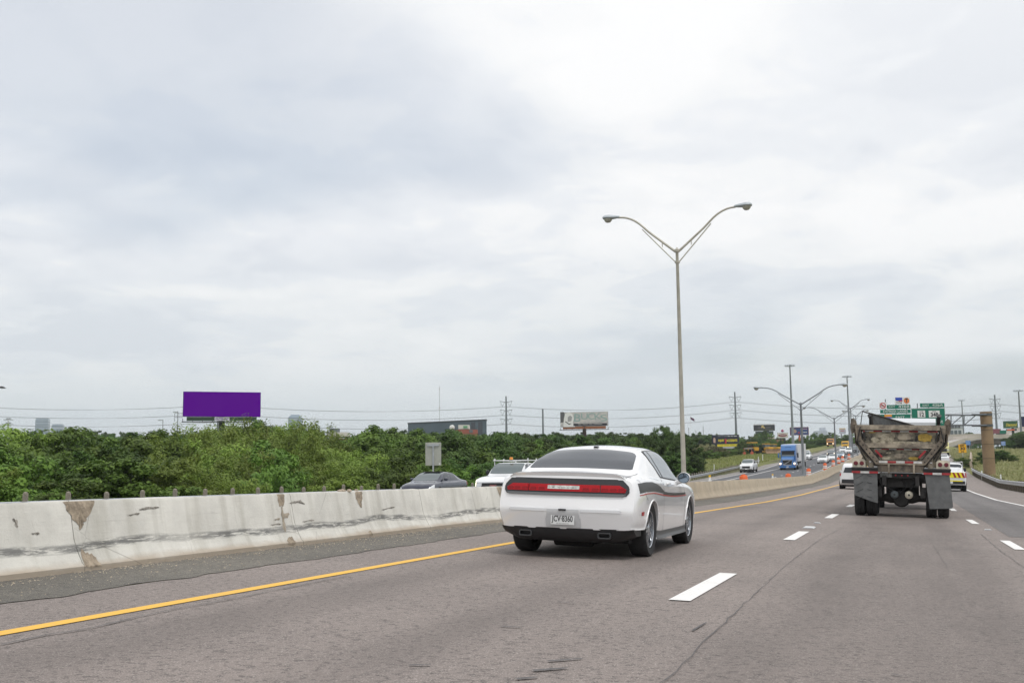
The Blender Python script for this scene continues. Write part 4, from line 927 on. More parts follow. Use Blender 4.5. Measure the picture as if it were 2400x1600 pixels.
# mid distance
vehicle('pickup', sfor(1749, -23.0, 120, 240), -23.0, 'white pickup coming down alone in the outer lane ahead of the blue lorry', WHT3, GRP, cat='pickup truck')
vehicle('sedan', sfor(1927, -15.3, 150, 300), -15.3, 'white sedan, foremost of the pack right of the blue lorry', WHT3, GRP)
vehicle('sedan', sfor(1951, -14.6, 180, 320), -14.6, 'white sedan close behind the foremost white sedan', WHT3, GRP)
vehicle('suv', sfor(1889, -21.0, 150, 320), -21.0, 'white car half hidden by the trailer of the blue lorry', WHT3, GRP)
vehicle('suv', sfor(1888, -23.2, 200, 360), -23.2, 'second white car behind the trailer of the blue lorry', WHT3, GRP, name='van')
vehicle('sedan', sfor(1947, -18.4, 200, 330), -18.4, 'dark grey car with lit headlamps behind the white sedans', GREYP, GRP, lamps=True)
vehicle('sedan', sfor(1968, -14.8, 200, 340), -14.8, 'silver-blue sedan beside the third lamp post', SILV, GRP, lamps=True)
vehicle('suv', sfor(1975, -17.4, 240, 400), -17.4, 'white car far back in the left oncoming lane', WHT3, GRP)
vehicle('suv', sfor(1989, -15.2, 240, 400), -15.2, 'white car far back beside the thin lamp post', WHT3, GRP)
vehicle('suv', sfor(2003, -14.4, 260, 420), -14.4, 'dark car farthest back beside the dump truck', GREYP, GRP)
# our side
G2 = 'traffic ahead on the near carriageway'
w = vehicle('suv', 76.5, -3.62, 'white hatchback ahead of the dump truck, seen past its left mudflap', WHT3, G2, oncoming=False)
w2 = vehicle('pickup', 79.5, 2.35, 'white work pickup with yellow and red chevrons right of the dump truck', WHT3, G2, oncoming=False, name='chevron_pickup', cat='pickup truck')
def chevrons(root):
    b = MB(); b.box((0, -.012, 1.08), (1.62, .02, .34)); b.build('chevron_panel', mat('chevron_yellow', (.85, .72, .02), .5), root)
    b = MB()
    for sd in (-1, 1):
        for k in range(3):
            x = sd*(.12 + k*.27); b.prism([(x, .92), (x+sd*.13, .92), (x+sd*.26, 1.24), (x+sd*.13, 1.24)] if False else [(x+sd*.13, .92), (x+sd*.26, .92), (x+sd*.13, 1.24), (x, 1.24)], -.030, -.023)
    b.build('chevron_stripes', mat('chevron_red', (.30, .02, .02), .5), root)
    MB().box((0, -.14, .70), (1.5, .015, .07)).build('bumper_tape', mat('chevron_yellow2', (.85, .72, .02), .5), root)
    b = MB(); b.tube([(-.8, .9, 1.3), (-.8, .9, 1.95), (.8, .9, 1.95), (.8, .9, 1.3)], .03, 6); b.tube([(-.8, .9, 1.95), (-.8, 3.2, 2.0)], .025, 6); b.tube([(.8, .9, 1.95), (.8, 3.2, 2.0)], .025, 6); b.build('headache_rack', mat('rack_grey', (.5, .5, .5), .4), root)
chevrons(w2)
vehicle('suv', sfor(2201, 2.6, 150, 260), 2.6, 'white car on the exit ramp just right of the dump truck', WHT3, G2, oncoming=False)
vehicle('sedan', sfor(2214, 5.2, 200, 330), 5.2, 'second white car farther up the exit ramp', WHT3, G2, oncoming=False)

# ================================================================ dump truck
MUD = mat('mud_caked_steel', (.25, .205, .155), .85, col2=(.075, .065, .055), vscale=5, bump=.6, bscale=14); DUSTY = mat('dusty_paint', (.40, .345, .265), .9, col2=(.125, .105, .085), vscale=4, bump=.4, bscale=18)
SAND = mat('sand_crust', (.40, .355, .26), .95, col2=(.035, .034, .034), vscale=3.6, bump=.7, bscale=12); DKST = mat('grimy_black_steel', (.030, .028, .027), .8, var=.4, vscale=6); RUB = mat('mudflap_rubber', (.125, .128, .128), .75, var=.22, vscale=4)
TR = mat('tape_red', (.34, .025, .03), .45, var=.25, vscale=15); TW = mat('tape_white', (.58, .57, .55), .45, var=.2, vscale=15); CREAM = mat('cream_lamp_box', (.62, .57, .46), .7, var=.3, vscale=9); TLR = mat('round_lamp_red', (.14, .018, .026), .35); TARP = mat('grey_tarp', (.16, .165, .165), .8, var=.3, vscale=7, bump=.4, bscale=9)
OCHRE = mat('ochre_mud', (.42, .29, .07), .95, var=.3, vscale=9)
def dump_truck():
    M = road_frame(31.9, -.33, R(-.5))
    root = empty('dump_truck', M, 'muddy dump truck with grey mudflaps and hexagonal tailgate ahead in the middle lane', 'truck')
    def tape(p0, p1, h, y, n, first=0, par=None, nm='reflective_tape'):
        for k in range(n):
            a = k/n; b_ = (k+1)/n; x0, z0 = p0[0]+(p1[0]-p0[0])*a, p0[1]+(p1[1]-p0[1])*a; x1, z1 = p0[0]+(p1[0]-p0[0])*b_, p0[1]+(p1[1]-p0[1])*b_
            d = math.hypot(x1-x0, z1-z0); nx, nz = -(z1-z0)/d*h/2, (x1-x0)/d*h/2
            MB().prism([(x0-nx, z0-nz), (x1-nx, z1-nz), (x1+nx, z1+nz), (x0+nx, z0+nz)], y-.006, y).build(nm, TR if (k+first) % 2 == 0 else TW, par or root)
    # wheels: twin tyres on the rear axles
    for ya in (.62, 1.95):
        for sd in (-1, 1):
            for xx in (1.075, .765):
                b = MB(); b.lathe([(.30, -.125), (.47, -.135), (.505, -.11), (.515, -.05), (.50, -.045), (.50, -.015), (.515, -.01), (.515, .01), (.50, .015), (.50, .045), (.515, .05), (.505, .11), (.47, .135), (.30, .125)], 30, 'x')
                o = b.build('wheel', TYRE, root, 35); o.matrix_local = Matrix.Translation((sd*xx, ya, .515)); q = MB(); q.lathe([(.30, -.12), (.30, .12), (.24, .05), (0, .05)], 20, 'x'); q.build('rim', DKST, o, 30)
    for sd in (-1, 1):
        o = MB().lathe([(.30, -.14), (.5, -.14), (.51, 0), (.5, .14), (.30, .14), (0, .1)], 24, 'x').build('wheel', TYRE, root, 35); o.matrix_local = Matrix.Translation((sd*1.05, 11.8, .51))
    # axles and suspension clutter
    b = MB(); b.tube([(-1.0, .62, .50), (-.45, .62, .50), (-.30, .62, .52), (.30, .62, .52), (.45, .62, .50), (1.0, .62, .50)], [.09, .09, .16, .16, .09, .09], 12); b.lathe([(0, -.16), (.20, -.13), (.24, 0), (.2, .13), (0, .16)], 16, 'y', (0, .55, .50)); b.build('axle', DKST, root, 40)
    for xx, m in ((-.17, mat('chamber_grey', (.085, .10, .105), .7)), (.20, CREAM)):
        b = MB(); b.lathe([(0, -.16), (.055, -.16), (.06, -.13), (.095, -.12), (.105, -.06), (.11, 0), (.09, .1)], 18, 'y', (xx, .34, .60)); q = b.build('brake_chamber', m, root, 40)
        b = MB(); b.lathe([(0, -.17), (.025, -.17), (.03, -.15)], 8, 'y', (xx, .34, .60)); b.build('chamber_cap', DKST, q)
    b = MB()
    for sd in (-1, 1): b.box((sd*.56, .9, .62), (.14, 1.6, .16), ch=.02); b.box((sd*.60, .25, .66), (.20, .22, .30), ch=.03); b.tube([(sd*.50, .3, 1.1), (sd*.52, .5, .6)], .035, 8)
    b.build('suspension_arms', DKST, root, 40)
    b = MB()
    for sd in (-1, 1): b.box((sd*.42, 5.5, .98), (.10, 11, .26))
    b.box((0, .35, .95), (.85, .10, .30)); b.box((0, 1.3, .9), (.8, .1, .5)); b.box((0, 2.6, .85), (.9, .1, .6)); b.build('chassis_frame', DKST, root)
    # underside bumper and plate bar
    MB().box((0, .10, 1.30), (1.20, .20, .20), ch=.015).build('rear_crossmember', MUD, root)
    MB().box((0, .14, 1.115), (1.08, .06, .14), ch=.01).build('lamp_bar', DKST, root)
    pl = MB().box((-.375, .10, 1.125), (.30, .012, .12)).build('number_plate', mat('grubby_plate', (.22, .22, .21), .7, var=.5, vscale=20), root)
    for xx in (-.13, .03, .18): b = MB(); b.lathe([(0, -.02), (.018, -.018), (.022, 0)], 8, 'y', (xx, .10, 1.12)); b.build('marker_lamp', mat('small_red_lamp', (.5, .02, .03), .3), root)
    # mudflaps with their hanger bars
    for sd, poly in ((-1, [(-1.235, 1.20), (-.60, 1.20), (-.59, .36), (-.80, .42), (-1.19, .56)]), (1, [(.61, 1.20), (1.225, 1.20), (1.30, .33), (1.26, .28), (.72, .25)])):
        xc = sd*.92
        MB().box((xc, .02, 1.295), (.70, .14, .05), ch=.01).build('hanger_bar', mat('bar_black', (.03, .028, .028), .6), root)
        MB().box((xc, .00, 1.225), (.68, .06, .09), ch=.008).build('hanger_plate', DKST, root)
        n = 7; V = []; F = []; rs = random.Random(sd+4)
        fl = MB().prism(poly, -.012, .006).build('mudflap', RUB, root)
        if sd < 0:
            for k in range(4):
                z = 1.10 - k*.19; b = MB(); b.prism([(-1.14, z-.09), (-.97, z), (-.97, z+.018), (-1.14, z-.072)], -.020, -.012); b.build('flap_rib', mat('rib_dark', (.05, .05, .052), .8), fl); MB().prism([(-.86, z-.005), (-.74, z-.035), (-.74, z-.02), (-.86, z+.012)], -.020, -.012).build('flap_rib', MATS['rib_dark'], fl)
        tape((xc-.34, 1.185), (xc+.34, 1.185), .055, -.030, 3)
    # cream lamp boxes with paired round lamps
    for sd in (-1, 1):
        xc = sd*1.075
        bx = MB().prism([(xc-.17, 1.32), (xc+.17, 1.32), (xc+.17, 1.50), (xc+.10 if sd > 0 else xc+.12, 1.54), (xc-.12, 1.55 if sd > 0 else 1.54), (xc-.17, 1.50)], .0, .16).build('lamp_box', CREAM, root)
        for dx in (-.078, .078):
            b = MB(); b.lathe([(0, -.035), (.045, -.032), (.058, -.018), (.060, .0)], 18, 'y', (xc+dx, 0, 1.425)); q = b.build('tail_lamp', TLR, root, 40); b = MB(); b.lathe([(.060, .0), (.060, -.016), (.070, -.016), (.072, 0)], 18, 'y', (xc+dx, 0, 1.425)); b.build('lamp_ring', CREAM, q, 40)
    # tub: wide at the top, sloping flanks
    y0, y1 = .16, 7.6
    sec = [(-1.20, 2.44), (-1.16, 1.98), (-.62, 1.36), (.62, 1.36), (1.16, 1.98), (1.20, 2.44)]; inn = [(a*.955, b_+(.05 if b_ < 2 else 0)) for a, b_ in sec]
    V = []; F = []
    for y in (y0, y1): V += [(a, y, b_) for a, b_ in sec] + [(a, y, b_) for a, b_ in inn]
    for i in range(5): F += [(i, i+1, 13+i-0, 12+i), (6+i, 7+i, 19+i, 18+i)]
    F += [(0, 6, 18, 12), (5, 11, 23, 17)]
    F.append(tuple(range(12, 18)))
    part('tub', (V, F), SAND, root)
    for sd in (-1, 1):
        for y in np.arange(.9, 7.5, 1.1): MB().prism([(sd*1.20, 2.42), (sd*1.25, 2.42), (sd*1.21, 1.96), (sd*.70, 1.36), (sd*.64, 1.38), (sd*1.16, 1.98)], y, y+.09).build('tub_rib', MUD, root)
        MB().box((sd*1.21, 3.8, 2.46), (.12, 7.6, .10), ch=.02).build('top_rail', MUD, root)
        # muddy struts and chutes down either flank
        MB().prism([(sd*1.14, 1.95), (sd*.72, 1.38), (sd*.90, 1.34), (sd*1.12, 1.36), (sd*.98, 1.60)], .10, .13).build('flank_plate', SAND, root)
        b = MB(); b.tube([(sd*.80, .08, 1.34), (sd*.78, .08, 1.62), (sd*.86, .08, 1.70)], .045, 8); b.tube([(sd*.74, .06, 1.30), (sd*.72, .06, 1.50)], .05, 8); b.box((sd*.77, .05, 1.42), (.10, .08, .22), ch=.02); b.build('tailgate_latch', DUSTY, root, 40)
        b = MB(); b.tube([(sd*.80, .0, 1.47), (sd*.66, .0, 1.47)], .010, 6); b.build('latch_pin', CHROME, root)
        # hinge ears at the top corners
        ear = MB(); e = [(1.10, 2.30), (1.25, 2.22), (1.29, 2.40), (1.27, 2.62), (1.20, 2.66), (1.13, 2.56)]; ear.prism([(sd*a, b_) for a, b_ in e], -.02, .14); ear.lathe([(0, -.06), (.055, -.06), (.06, .16), (0, .16)], 12, 'y', (sd*1.19, 0, 2.52)); ear.box((sd*1.19, .04, 2.32), (.16, .12, .16), ch=.03); ear.build('hinge_ear', MUD, root, 30)
    # tailgate
    gate = MB().prism([(-1.08, 2.36), (-1.06, 2.02), (-.55, 1.42), (.55, 1.42), (1.06, 2.02), (1.08, 2.36)], .06, .14).build('tailgate', mat('blackened_gate', (.36, .32, .24), .9, col2=(.028, .027, .027), vscale=4.6, bump=.5, bscale=14), root)
    def beam(p, q, w, y0=-.05, y1=.09, m=DUSTY, nm='gate_beam'):
        d = Vector((q[0]-p[0], q[1]-p[1])); l = d.length; d /= l; n = Vector((-d.y, d.x))*w/2; b = MB(); P_ = [(p[0]-n.x, p[1]-n.y), (q[0]-n.x, q[1]-n.y), (q[0]+n.x, q[1]+n.y), (p[0]+n.x, p[1]+n.y)]
        b.prism(P_, y0, y1); o = b.build(nm, m, root); return o
    beam((-1.16, 2.405), (1.16, 2.405), .135); beam((-.92, 1.915), (.92, 1.915), .125, m=DUSTY); beam((-.62, 1.46), (.62, 1.46), .11)
    for sd in (-1, 1):
        beam((sd*1.09, 2.40), (sd*1.06, 2.03), .135, -.06, .085, MUD); beam((sd*1.075, 2.08), (sd*.57, 1.44), .135, -.055, .088, MUD); beam((sd*.90, 2.06), (sd*.94, 2.28), .04, -.04, .085, DKST)
        tape((sd*.92, 2.31), (sd*.97, 2.25), .045, -.02, 2)
        tape((sd*.64, 1.79), (sd*.47, 1.60), .05, -.02, 1)
    for p_, q_ in (((-.98, 2.335), (.98, 2.335)), ((-.84, 1.845), (.84, 1.845)), ((-.5, 1.52), (.5, 1.52))): beam(p_, q_, .03, .02, .058, BLK, 'gate_gap_shade')  # black strips standing in for shade in the gaps between beams and panel
    for sd in (-1, 1): beam((sd*1.00, 2.30), (sd*.985, 2.06), .035, .02, .058, BLK, 'gate_gap_shade'); beam((sd*.985, 2.06), (sd*.54, 1.53), .035, .02, .059, BLK, 'gate_gap_shade'); beam((sd*1.16, 2.05), (sd*.66, 1.42), .03, -.03, .0, DKST, 'gate_edge')
    tape((-.92, 2.315), (.92, 2.315), .055, .050, 8, 1); tape((-.68, 1.835), (.68, 1.835), .055, .050, 7, 1); tape((-.55, 1.475), (.55, 1.475), .055, -.052, 5, 1)
    rs = random.Random(12)
    CAKE = mat('pale_sand_cake', (.47, .42, .32), .95, col2=(.20, .175, .13), vscale=11, bump=.6, bscale=20)
    for (cx, cz, w, h, m) in ((.62, 2.14, .42, .22, OCHRE), (-.34, 2.13, .46, .24, CAKE), (.12, 2.16, .42, .18, DUSTY), (-.62, 2.08, .26, .14, CAKE), (0, 1.64, .32, .13, DUSTY), (.34, 1.58, .26, .10, OCHRE), (-.36, 1.58, .24, .11, CAKE), (0, 2.0, 1.6, .07, CAKE), (-.3, 1.72, .14, .05, CAKE), (.36, 1.72, .12, .05, CAKE), (-.72, 2.27, .2, .03, OCHRE)):
        n = 16; b = MB(); b.prism([(cx + w/2*math.cos(2*math.pi*k/n)*rs.uniform(.75, 1.1), cz + h/2*math.copysign(abs(math.sin(2*math.pi*k/n))**.6, math.sin(2*math.pi*k/n))*rs.uniform(.8, 1.1)) for k in range(n)], .035, .062); b.build('mud_cake', m, root)
    # loose tarp flap over the load and its bow
    V = [(-.74, .3, 2.42), (.42, .3, 2.44), (-.74, .28, 2.78), (-.36, .22, 2.68), (-.10, .22, 2.60), (.14, .22, 2.53), (-.74, 2.2, 2.74), (-.3, 2.4, 2.62), (.4, 2.6, 2.5)]
    F = [(0, 1, 5, 4, 3, 2), (2, 3, 7, 6), (3, 4, 5, 8, 7), (5, 1, 8)]
    part('tarp', (V, F), TARP, root); b = MB(); b.tube([(-.98, .3, 2.86), (-.86, .28, 2.82), (-.74, .27, 2.79)], [.02, .022, .02], 6); b.tube([(-.74, .26, 2.79), (-.70, .26, 2.42)], .022, 6); b.tube([(-.98, .3, 2.86), (-1.05, .6, 2.45)], .012, 5); b.tube([(-.74, .25, 2.79), (.44, .25, 2.45)], .02, 6); b.build('tarp_bow', mat('bow_dark', (.05, .045, .04), .8), root)
    for k, (pts, r_) in enumerate((([(-.40, .2, 1.05), (-.36, .3, .80), (-.20, .35, .70)], .018), ([(.42, .2, 1.05), (.30, .28, .85), (.22, .33, .72)], .018), ([(-.50, .15, 1.20), (-.47, .1, .95), (-.55, .2, .72)], .014), ([(.05, .25, 1.0), (.12, .3, .78), (-.05, .4, .62)], .014))): MB().tube(pts, r_, 6).build('air_hose', BLK, root, 50)
    for sd in (-1, 1):
        for k in range(6): MB().lathe([(0, -.075), (.016, -.072), (.02, -.05)], 8, 'y', (sd*(1.04-.085*k), 0, 2.03-.108*k)).build('bolt_head', DKST, root)
        MB().tube([(sd*1.02, -.07, 2.42), (sd*1.10, -.10, 2.05), (sd*1.0, -.09, 1.72), (sd*.88, -.02, 1.50)], .016, 6).build('gate_chain', DKST, root)
    for x in (-.30, .34): MB().box((x, .07, 1.30), (.05, .30, .24)).build('gate_bracket', DUSTY, root)
    # tractor cab far in front
    cabw = mat('cab_white', (.62, .64, .66), .4, coat=.3)
    b = MB(); b.prism([(8.4, 1.1), (8.4, 2.9), (8.7, 3.05), (9.9, 3.02), (10.4, 2.75), (10.7, 2.05), (12.4, 1.85), (12.6, 1.1)], -1.0, 1.0, 'x'); b.build('cab', cabw, root, 30)
    b = MB(); b.box((0, 8.39, 2.45), (1.2, .02, .5)); b.build('cab_rear_window', GLASS, root)
    for sd in (-1, 1): b = MB(); b.tube([(sd*1.08, 8.2, 1.2), (sd*1.08, 8.2, 3.0), (sd*1.12, 8.05, 3.12)], .07, 10); b.build('exhaust_stack', BLK, root, 50)
    b = MB(); b.box((0, 8.2, 1.0), (2.0, 2.0, .3)); b.build('tractor_deck', DKST, root)
    for sd in (-1, 1):
        o = MB().lathe([(.30, -.27), (.5, -.27), (.51, 0), (.5, .27), (.30, .27), (0, .2)], 24, 'x').build('wheel', TYRE, root, 35); o.matrix_local = Matrix.Translation((sd*.95, 8.2, .51))
dump_truck()

# ================================================================ blue semi-trailer lorry
def semi():
    s0 = sfor(1846, -18.2, 150, 230); M = road_frame(s0, -18.2, math.pi) @ Matrix.Translation((0, -19.0, 0))
    root = empty('semi_truck', M, 'blue long-nose lorry with white box trailer coming down the hill', 'truck', GRP)
    BLU = mat('lorry_blue', (.055, .17, .42), .3, coat=.5); BLU2 = BLU
    # nose points +y, front at y = 19
    MB().prism([(15.0, .55), (15.0, 3.05), (15.2, 3.75), (15.9, 3.95), (16.6, 3.75), (17.0, 3.05), (17.35, 2.35), (17.35, .55)], -1.15, 1.15, 'x').build('cab', BLU, root, 25)
    MB().prism([(17.3, .75), (17.3, 2.15), (18.3, 1.95), (18.85, 1.70), (18.95, .75)], -.92, .92, 'x').build('bonnet', BLU, root, 25)
    MB().prism([(-1.22, .35), (1.22, .35), (1.22, .72), (1.0, .82), (-1.0, .82), (-1.22, .72)], 18.5, 19.0).build('bumper', BLU, root)
    MB().prism([(-.60, .78), (.60, .78), (.68, 1.55), (-.68, 1.55)], 18.90, 19.01).build('grille', BLK, root); fr = MB(); fr.tube([(-.66, 19.0, .80), (-.72, 18.97, 1.56), (.72, 18.97, 1.56), (.66, 19.0, .80), (-.66, 19.0, .80)], .04, 6); fr.build('grille_frame', CHROME, root)
    b = MB(); b.tube([(.62, 19.03, .82), (-.62, 18.98, 1.52)], .03, 6); b.build('grille_bar', CHROME, root)
    MB().prism([(-1.02, 2.12), (1.02, 2.12), (.95, 2.86), (-.95, 2.86)], 17.02, 17.38).build('sunken_frame', BLK, root)
    b = MB(); b.add([(-1.0, 17.46, 2.14), (1.0, 17.46, 2.14), (.94, 17.22, 2.82), (-.94, 17.22, 2.82)], [(0, 1, 2, 3)]); b.build('windscreen', GLASS2, root)
    MB().box((0, 16.72, 3.46), (.95, .06, .16)).build('roof_vent', mat('vent_dark', (.04, .05, .07), .6), root)
    MB().box((0, 17.12, 2.95), (2.1, .25, .08)).build('sun_visor', mat('visor_dark', (.02, .03, .05), .4), root)
    for sd in (-1, 1):
        MB().prism([(sd*.92, .75), (sd*1.22, .75), (sd*1.22, 1.25), (sd*.92, 1.5)], 17.6, 18.8).build('wing', BLU, root)
        b = MB(); b.lathe([(0, .06), (.11, .05), (.16, 0)], 12, 'y', (sd*1.06, 18.80, 1.0)); b.build('headlamp', LAMPON, root); MB().box((sd*1.1, 18.82, .80), (.22, .06, .10)).build('indicator', AMBER, root)
        b = MB(); b.box((sd*1.48, 17.2, 2.25), (.22, .16, .75), ch=.04); b.tube([(sd*1.15, 17.2, 2.5), (sd*1.45, 17.2, 2.5)], .03, 6); b.build('mirror', BLU if sd > 0 else BLK, root, 40)
        for ya in (18.0, 14.4, 13.1, 2.4, 1.1):
            o = MB().lathe([(.30, -.16), (.5, -.16), (.51, 0), (.5, .16), (.30, .16), (0, .12)], 20, 'x').build('wheel', TYRE, root, 35); o.matrix_local = Matrix.Translation((sd*1.05, ya, .51))
            if ya > 13: q = MB().lathe([(0, sd*.17), (.2, sd*.17), (.28, sd*.1)], 14, 'x').build('rim', RIMS, o)
        b = MB(); b.lathe([(0, -.6), (.28, -.6), (.30, -.55), (.30, .55), (.28, .6), (0, .6)], 16, 'y', (sd*.95, 16.0, .75)); b.build('fuel_tank', CHROME, root, 40)
    MB().box((0, 9, .85), (.9, 16, .25)).build('chassis', DKST, root)
    MB().box((0, 7.2, 2.62), (2.55, 14.2, 2.75), ch=.05).build('trailer_box', mat('trailer_white', (.66, .67, .68), .45, var=.06, vscale=2), root)
    MB().box((0, 18.99+.02, .50), (.34, .02, .14)).build('number_plate', PLATE, root)
semi()
# orange-and-yellow lorry on the far rise, seen head-on
def far_lorry(s, t, label, col, w=2.5, h=3.3, lit=True):
    root = empty('far_lorry', road_frame(s, t, math.pi) @ Matrix.Translation((0, -8, 0)), label, 'truck', GRP)
    MB().prism([(5.6, .6), (5.6, 2.9), (6.9, 2.9), (7.3, 2.0), (8.0, 1.8), (8.0, .6)], -w/2, w/2, 'x').build('cab', col, root)
    b = MB(); b.add([(-w*.43, 7.34, 2.02), (w*.43, 7.34, 2.02), (w*.40, 6.96, 2.72), (-w*.40, 6.96, 2.72)], [(0, 1, 2, 3)]); b.build('windscreen', GLASS, root)
    MB().box((0, 2.8, 2.0), (w, 5.4, h-1.3), ch=.05).build('load_body', mat('dull_load', (.28, .24, .2), .8, var=.3), root)
    MB().box((0, 8.02, 1.15), (w*.6, .06, .7)).build('grille', BLK, root)
    for sd in (-1, 1):
        MB().box((sd*w*.40, 8.03, 1.15), (.34, .06, .3)).build('headlamp', LAMPON if lit else LAMPW, root)
        for ya in (1.2, 2.4, 7.0): o = MB().lathe([(.2, -.15), (.5, -.15), (.5, .15), (.2, .15), (0, .1)], 16, 'x').build('wheel', TYRE, root, 35); o.matrix_local = Matrix.Translation((sd*(w/2-.17), ya, .5))
    return root
far_lorry(sfor(1946, -27.5, 330, 520), -27.5, 'lorry with lit orange headlamps cresting the far rise', mat('lorry_orange', (.50, .22, .05), .5))
far_lorry(sfor(1981, -18.2, 300, 460), -18.2, 'small orange-yellow lorry at the back of the oncoming pack', mat('lorry_yellow', (.65, .38, .04), .5), 2.0, 2.6)
far_lorry(sfor(2212, 7.0, 270, 420), 7.0, 'pale yellow lorry farthest up the exit ramp', mat('lorry_pale', (.70, .66, .30), .5), 2.4, 3.2, False)

# ================================================================ orange traffic drums behind the barrier
def drum():
    root = empty('traffic_drum'); OR = mat('drum_orange', (.75, .13, .025), .5, var=.12, vscale=5); WB = mat('drum_white_band', (.75, .73, .70), .45)
    zs = [(.29, .06), (.28, .25), (.265, .26), (.26, .47), (.25, .48), (.245, .69), (.235, .70), (.225, .90), (.20, .93), (.12, .95), (.12, 1.0), (.0, 1.0)]
    MB().lathe([(.0, .06)] + zs, 18).build('drum_body', OR, root, 40)
    for z0, z1, r in ((.27, .45, .268), (.50, .67, .254)): MB().lathe([(r-.004, z0), (r+.003, z0+.005), (r-.006, z1-.005), (r-.012, z1)], 18).build('reflective_band', WB, root, 40)
    MB().lathe([(0, 0), (.36, 0), (.36, .05), (.30, .06), (0, .06)], 16).build('rubber_base', BLK, root, 40)
    return root
dp = drum()
drums = [(1730, 40, 'nearest orange drum, left of the oncoming white pickup'), (1856, 60, 'second orange drum, right below the blue lorry'), (1915, 80, 'third orange drum, before the third lamp post'), (1955, 110, 'fourth orange drum, beside the third lamp post'), (1972, 130, 'fifth orange drum along the barrier'), (1983, 140, 'sixth orange drum along the barrier'), (1992, 160, 'seventh orange drum along the barrier'), (2006, 180, 'farthest orange drum, at the dump truck')]
for k, (u, lo, lab) in enumerate(drums):
    t_ = -10.3; s_ = sfor(u, t_ - .6, 35, 300)
    d_ = dp if k == 0 else copy_tree(dp)
    d_.matrix_world = road_frame(s_, t_ - .6 + (cshift(s_)), 0) @ Matrix.Diagonal((1.15, 1.15, 1.12, 1)); tag(d_, lab, 'drum', 'orange drums behind the barrier')

def wipe(o):
    for c in list(o.children): wipe(c)
    bpy.data.objects.remove(o)
for o in PROTO.values(): wipe(o)
# ================================================================ street lamps
LPOLE = mat('lamp_pole_steel', (.50, .475, .41), .6, .15, var=.18, vscale=2); LHEAD = mat('lamp_head_grey', (.44, .48, .51), .5, .1); LLENS = mat('lamp_lens', (.60, .58, .50), .15, trans=.3)
GREYST = mat('grey_steel', (.27, .29, .31), .5, .4, var=.1, vscale=.6)
def y_lamp(base, h, span, rise, r0, label, scale=1.0, metal=LPOLE):
    root = empty('street_lamp', Matrix.Translation(base) @ ROADQ, label, 'street lamp', 'twin-arm lamps on the median barrier'); k = scale
    MB().lathe([(r0*1.5, 0), (r0*1.5, .08), (r0*1.05, .10), (r0*.62, h-.02), (r0*.75, h), (0, h+.03)], 14).build('pole', metal, root, 40)
    MB().lathe([(0, h-.44*k), (r0*1.1, h-.44*k), (r0*1.15, h-.36*k), (0, h-.34*k)], 12).build('collar', metal, root, 40)
    MB().lathe([(0, h-.02), (r0*1.1, h-.01), (r0*1.1, h+.08*k), (r0*.6, h+.12*k), (.02, h+.16*k), (0, h+.2*k)], 12).build('finial', metal, root, 40)
    for sd in (-1, 1):
        ar = MB(); pts = []
        for q in np.linspace(0, 1, 14):
            x = q*span; zz_ = rise*(1.22*q if q < .5 else 1.22*.5 + .39*(1-(1-(q-.5)/.5)**2.2)); pts.append((sd*(x+r0*.5), 0, h + zz_))
        ar.tube(pts, [.036*k+.012*k*(1-i/13) for i in range(14)], 8); o = ar.build('arm', metal, root, 50)
        st2 = MB(); e = pts[7]; st2.tube([(sd*r0*.7, 0, h-.40*k), (e[0]+sd*.08*k, 0, e[2]-.05*k)], .024*k, 6); m1 = pts[3]; st2.tube([m1, (m1[0], 0, m1[2]-.20*k)], .018*k, 6); st2.build('brace', metal, o, 50)
        e = pts[-1]; hd = MB(); L_ = .62*k
        hd.add([(e[0]+sd*a*L_, y*.17*k, e[2]+z*k) for a, y, z in ()], [])
        rings = [(-.08, .06, .055), (.10, .10, .08), (.32, .15, .10), (.60, .20, .125), (.85, .195, .11), (.97, .13, .07), (1.0, .02, .02)]; V = []; F = []; n = 12
        for a, ry_, rz_ in rings:
            for j in range(n):
                th = 2*math.pi*j/n; V.append((e[0]+sd*a*L_, ry_*k*math.cos(th), e[2] + .02*k + rz_*k*math.sin(th)*(1 if math.sin(th) > 0 else .55)))
        for i in range(len(rings)-1):
            for j in range(n): F.append((i*n+j, i*n+(j+1) % n, (i+1)*n+(j+1) % n, (i+1)*n+j))
        F.append(tuple(range(n))); F.append(tuple((len(rings)-1)*n+j for j in range(n))); hd.add(V, F); q = hd.build('lamp_head', LHEAD, root, 50)
        ln = MB(); ln.lathe([(0, -.17*k), (.09*k, -.15*k), (.15*k, -.08*k), (.165*k, -.01*k)], 14, 'z', (e[0]+sd*.66*L_, 0, e[2])); ln.build('lens', LLENS, q, 50)
    return root
def bar_s(u):
    q = np.arange(18, 330, .2); P = np.array([bar_pt(a, .30, .68) for a in q]); c = _C.T @ (P - np.array([0, 0, EYE])).T; uu = 1200 + FPX*c[0]/-c[2]; return float(q[int(np.argmin(np.abs(uu-u)))])
def lamp_at(u, vtop, spanpx, risepx, r0, label, scale, metal):
    s_ = bar_s(u); b = bar_pt(s_, .30, .68); h = W(u, vtop, b.y).z - b.z
    return y_lamp(b, h, spanpx*b.y/FPX, risepx*b.y/FPX, r0, label, scale, metal)
lamp_at(1602, 590, 139, 96, .088, 'tall twin-arm street lamp standing right behind the white coupe', .98, LPOLE)
lamp_at(1884, 947, 86, 42, .125, 'second twin-arm street lamp, standing just right of the blue lorry', 1.2, GREYST)
lamp_at(1960, 981, 57, 28, .125, 'third twin-arm street lamp, in front of the oncoming pack', 1.3, GREYST)
lamp_at(1999, 957, 33, 20, .13, 'fourth twin-arm street lamp, beside the left edge of the dump truck', 1.4, GREYST)
lamp_at(2010, 975, 19, 13, .14, 'farthest twin-arm street lamp, above the dump truck', 1.5, GREYST)
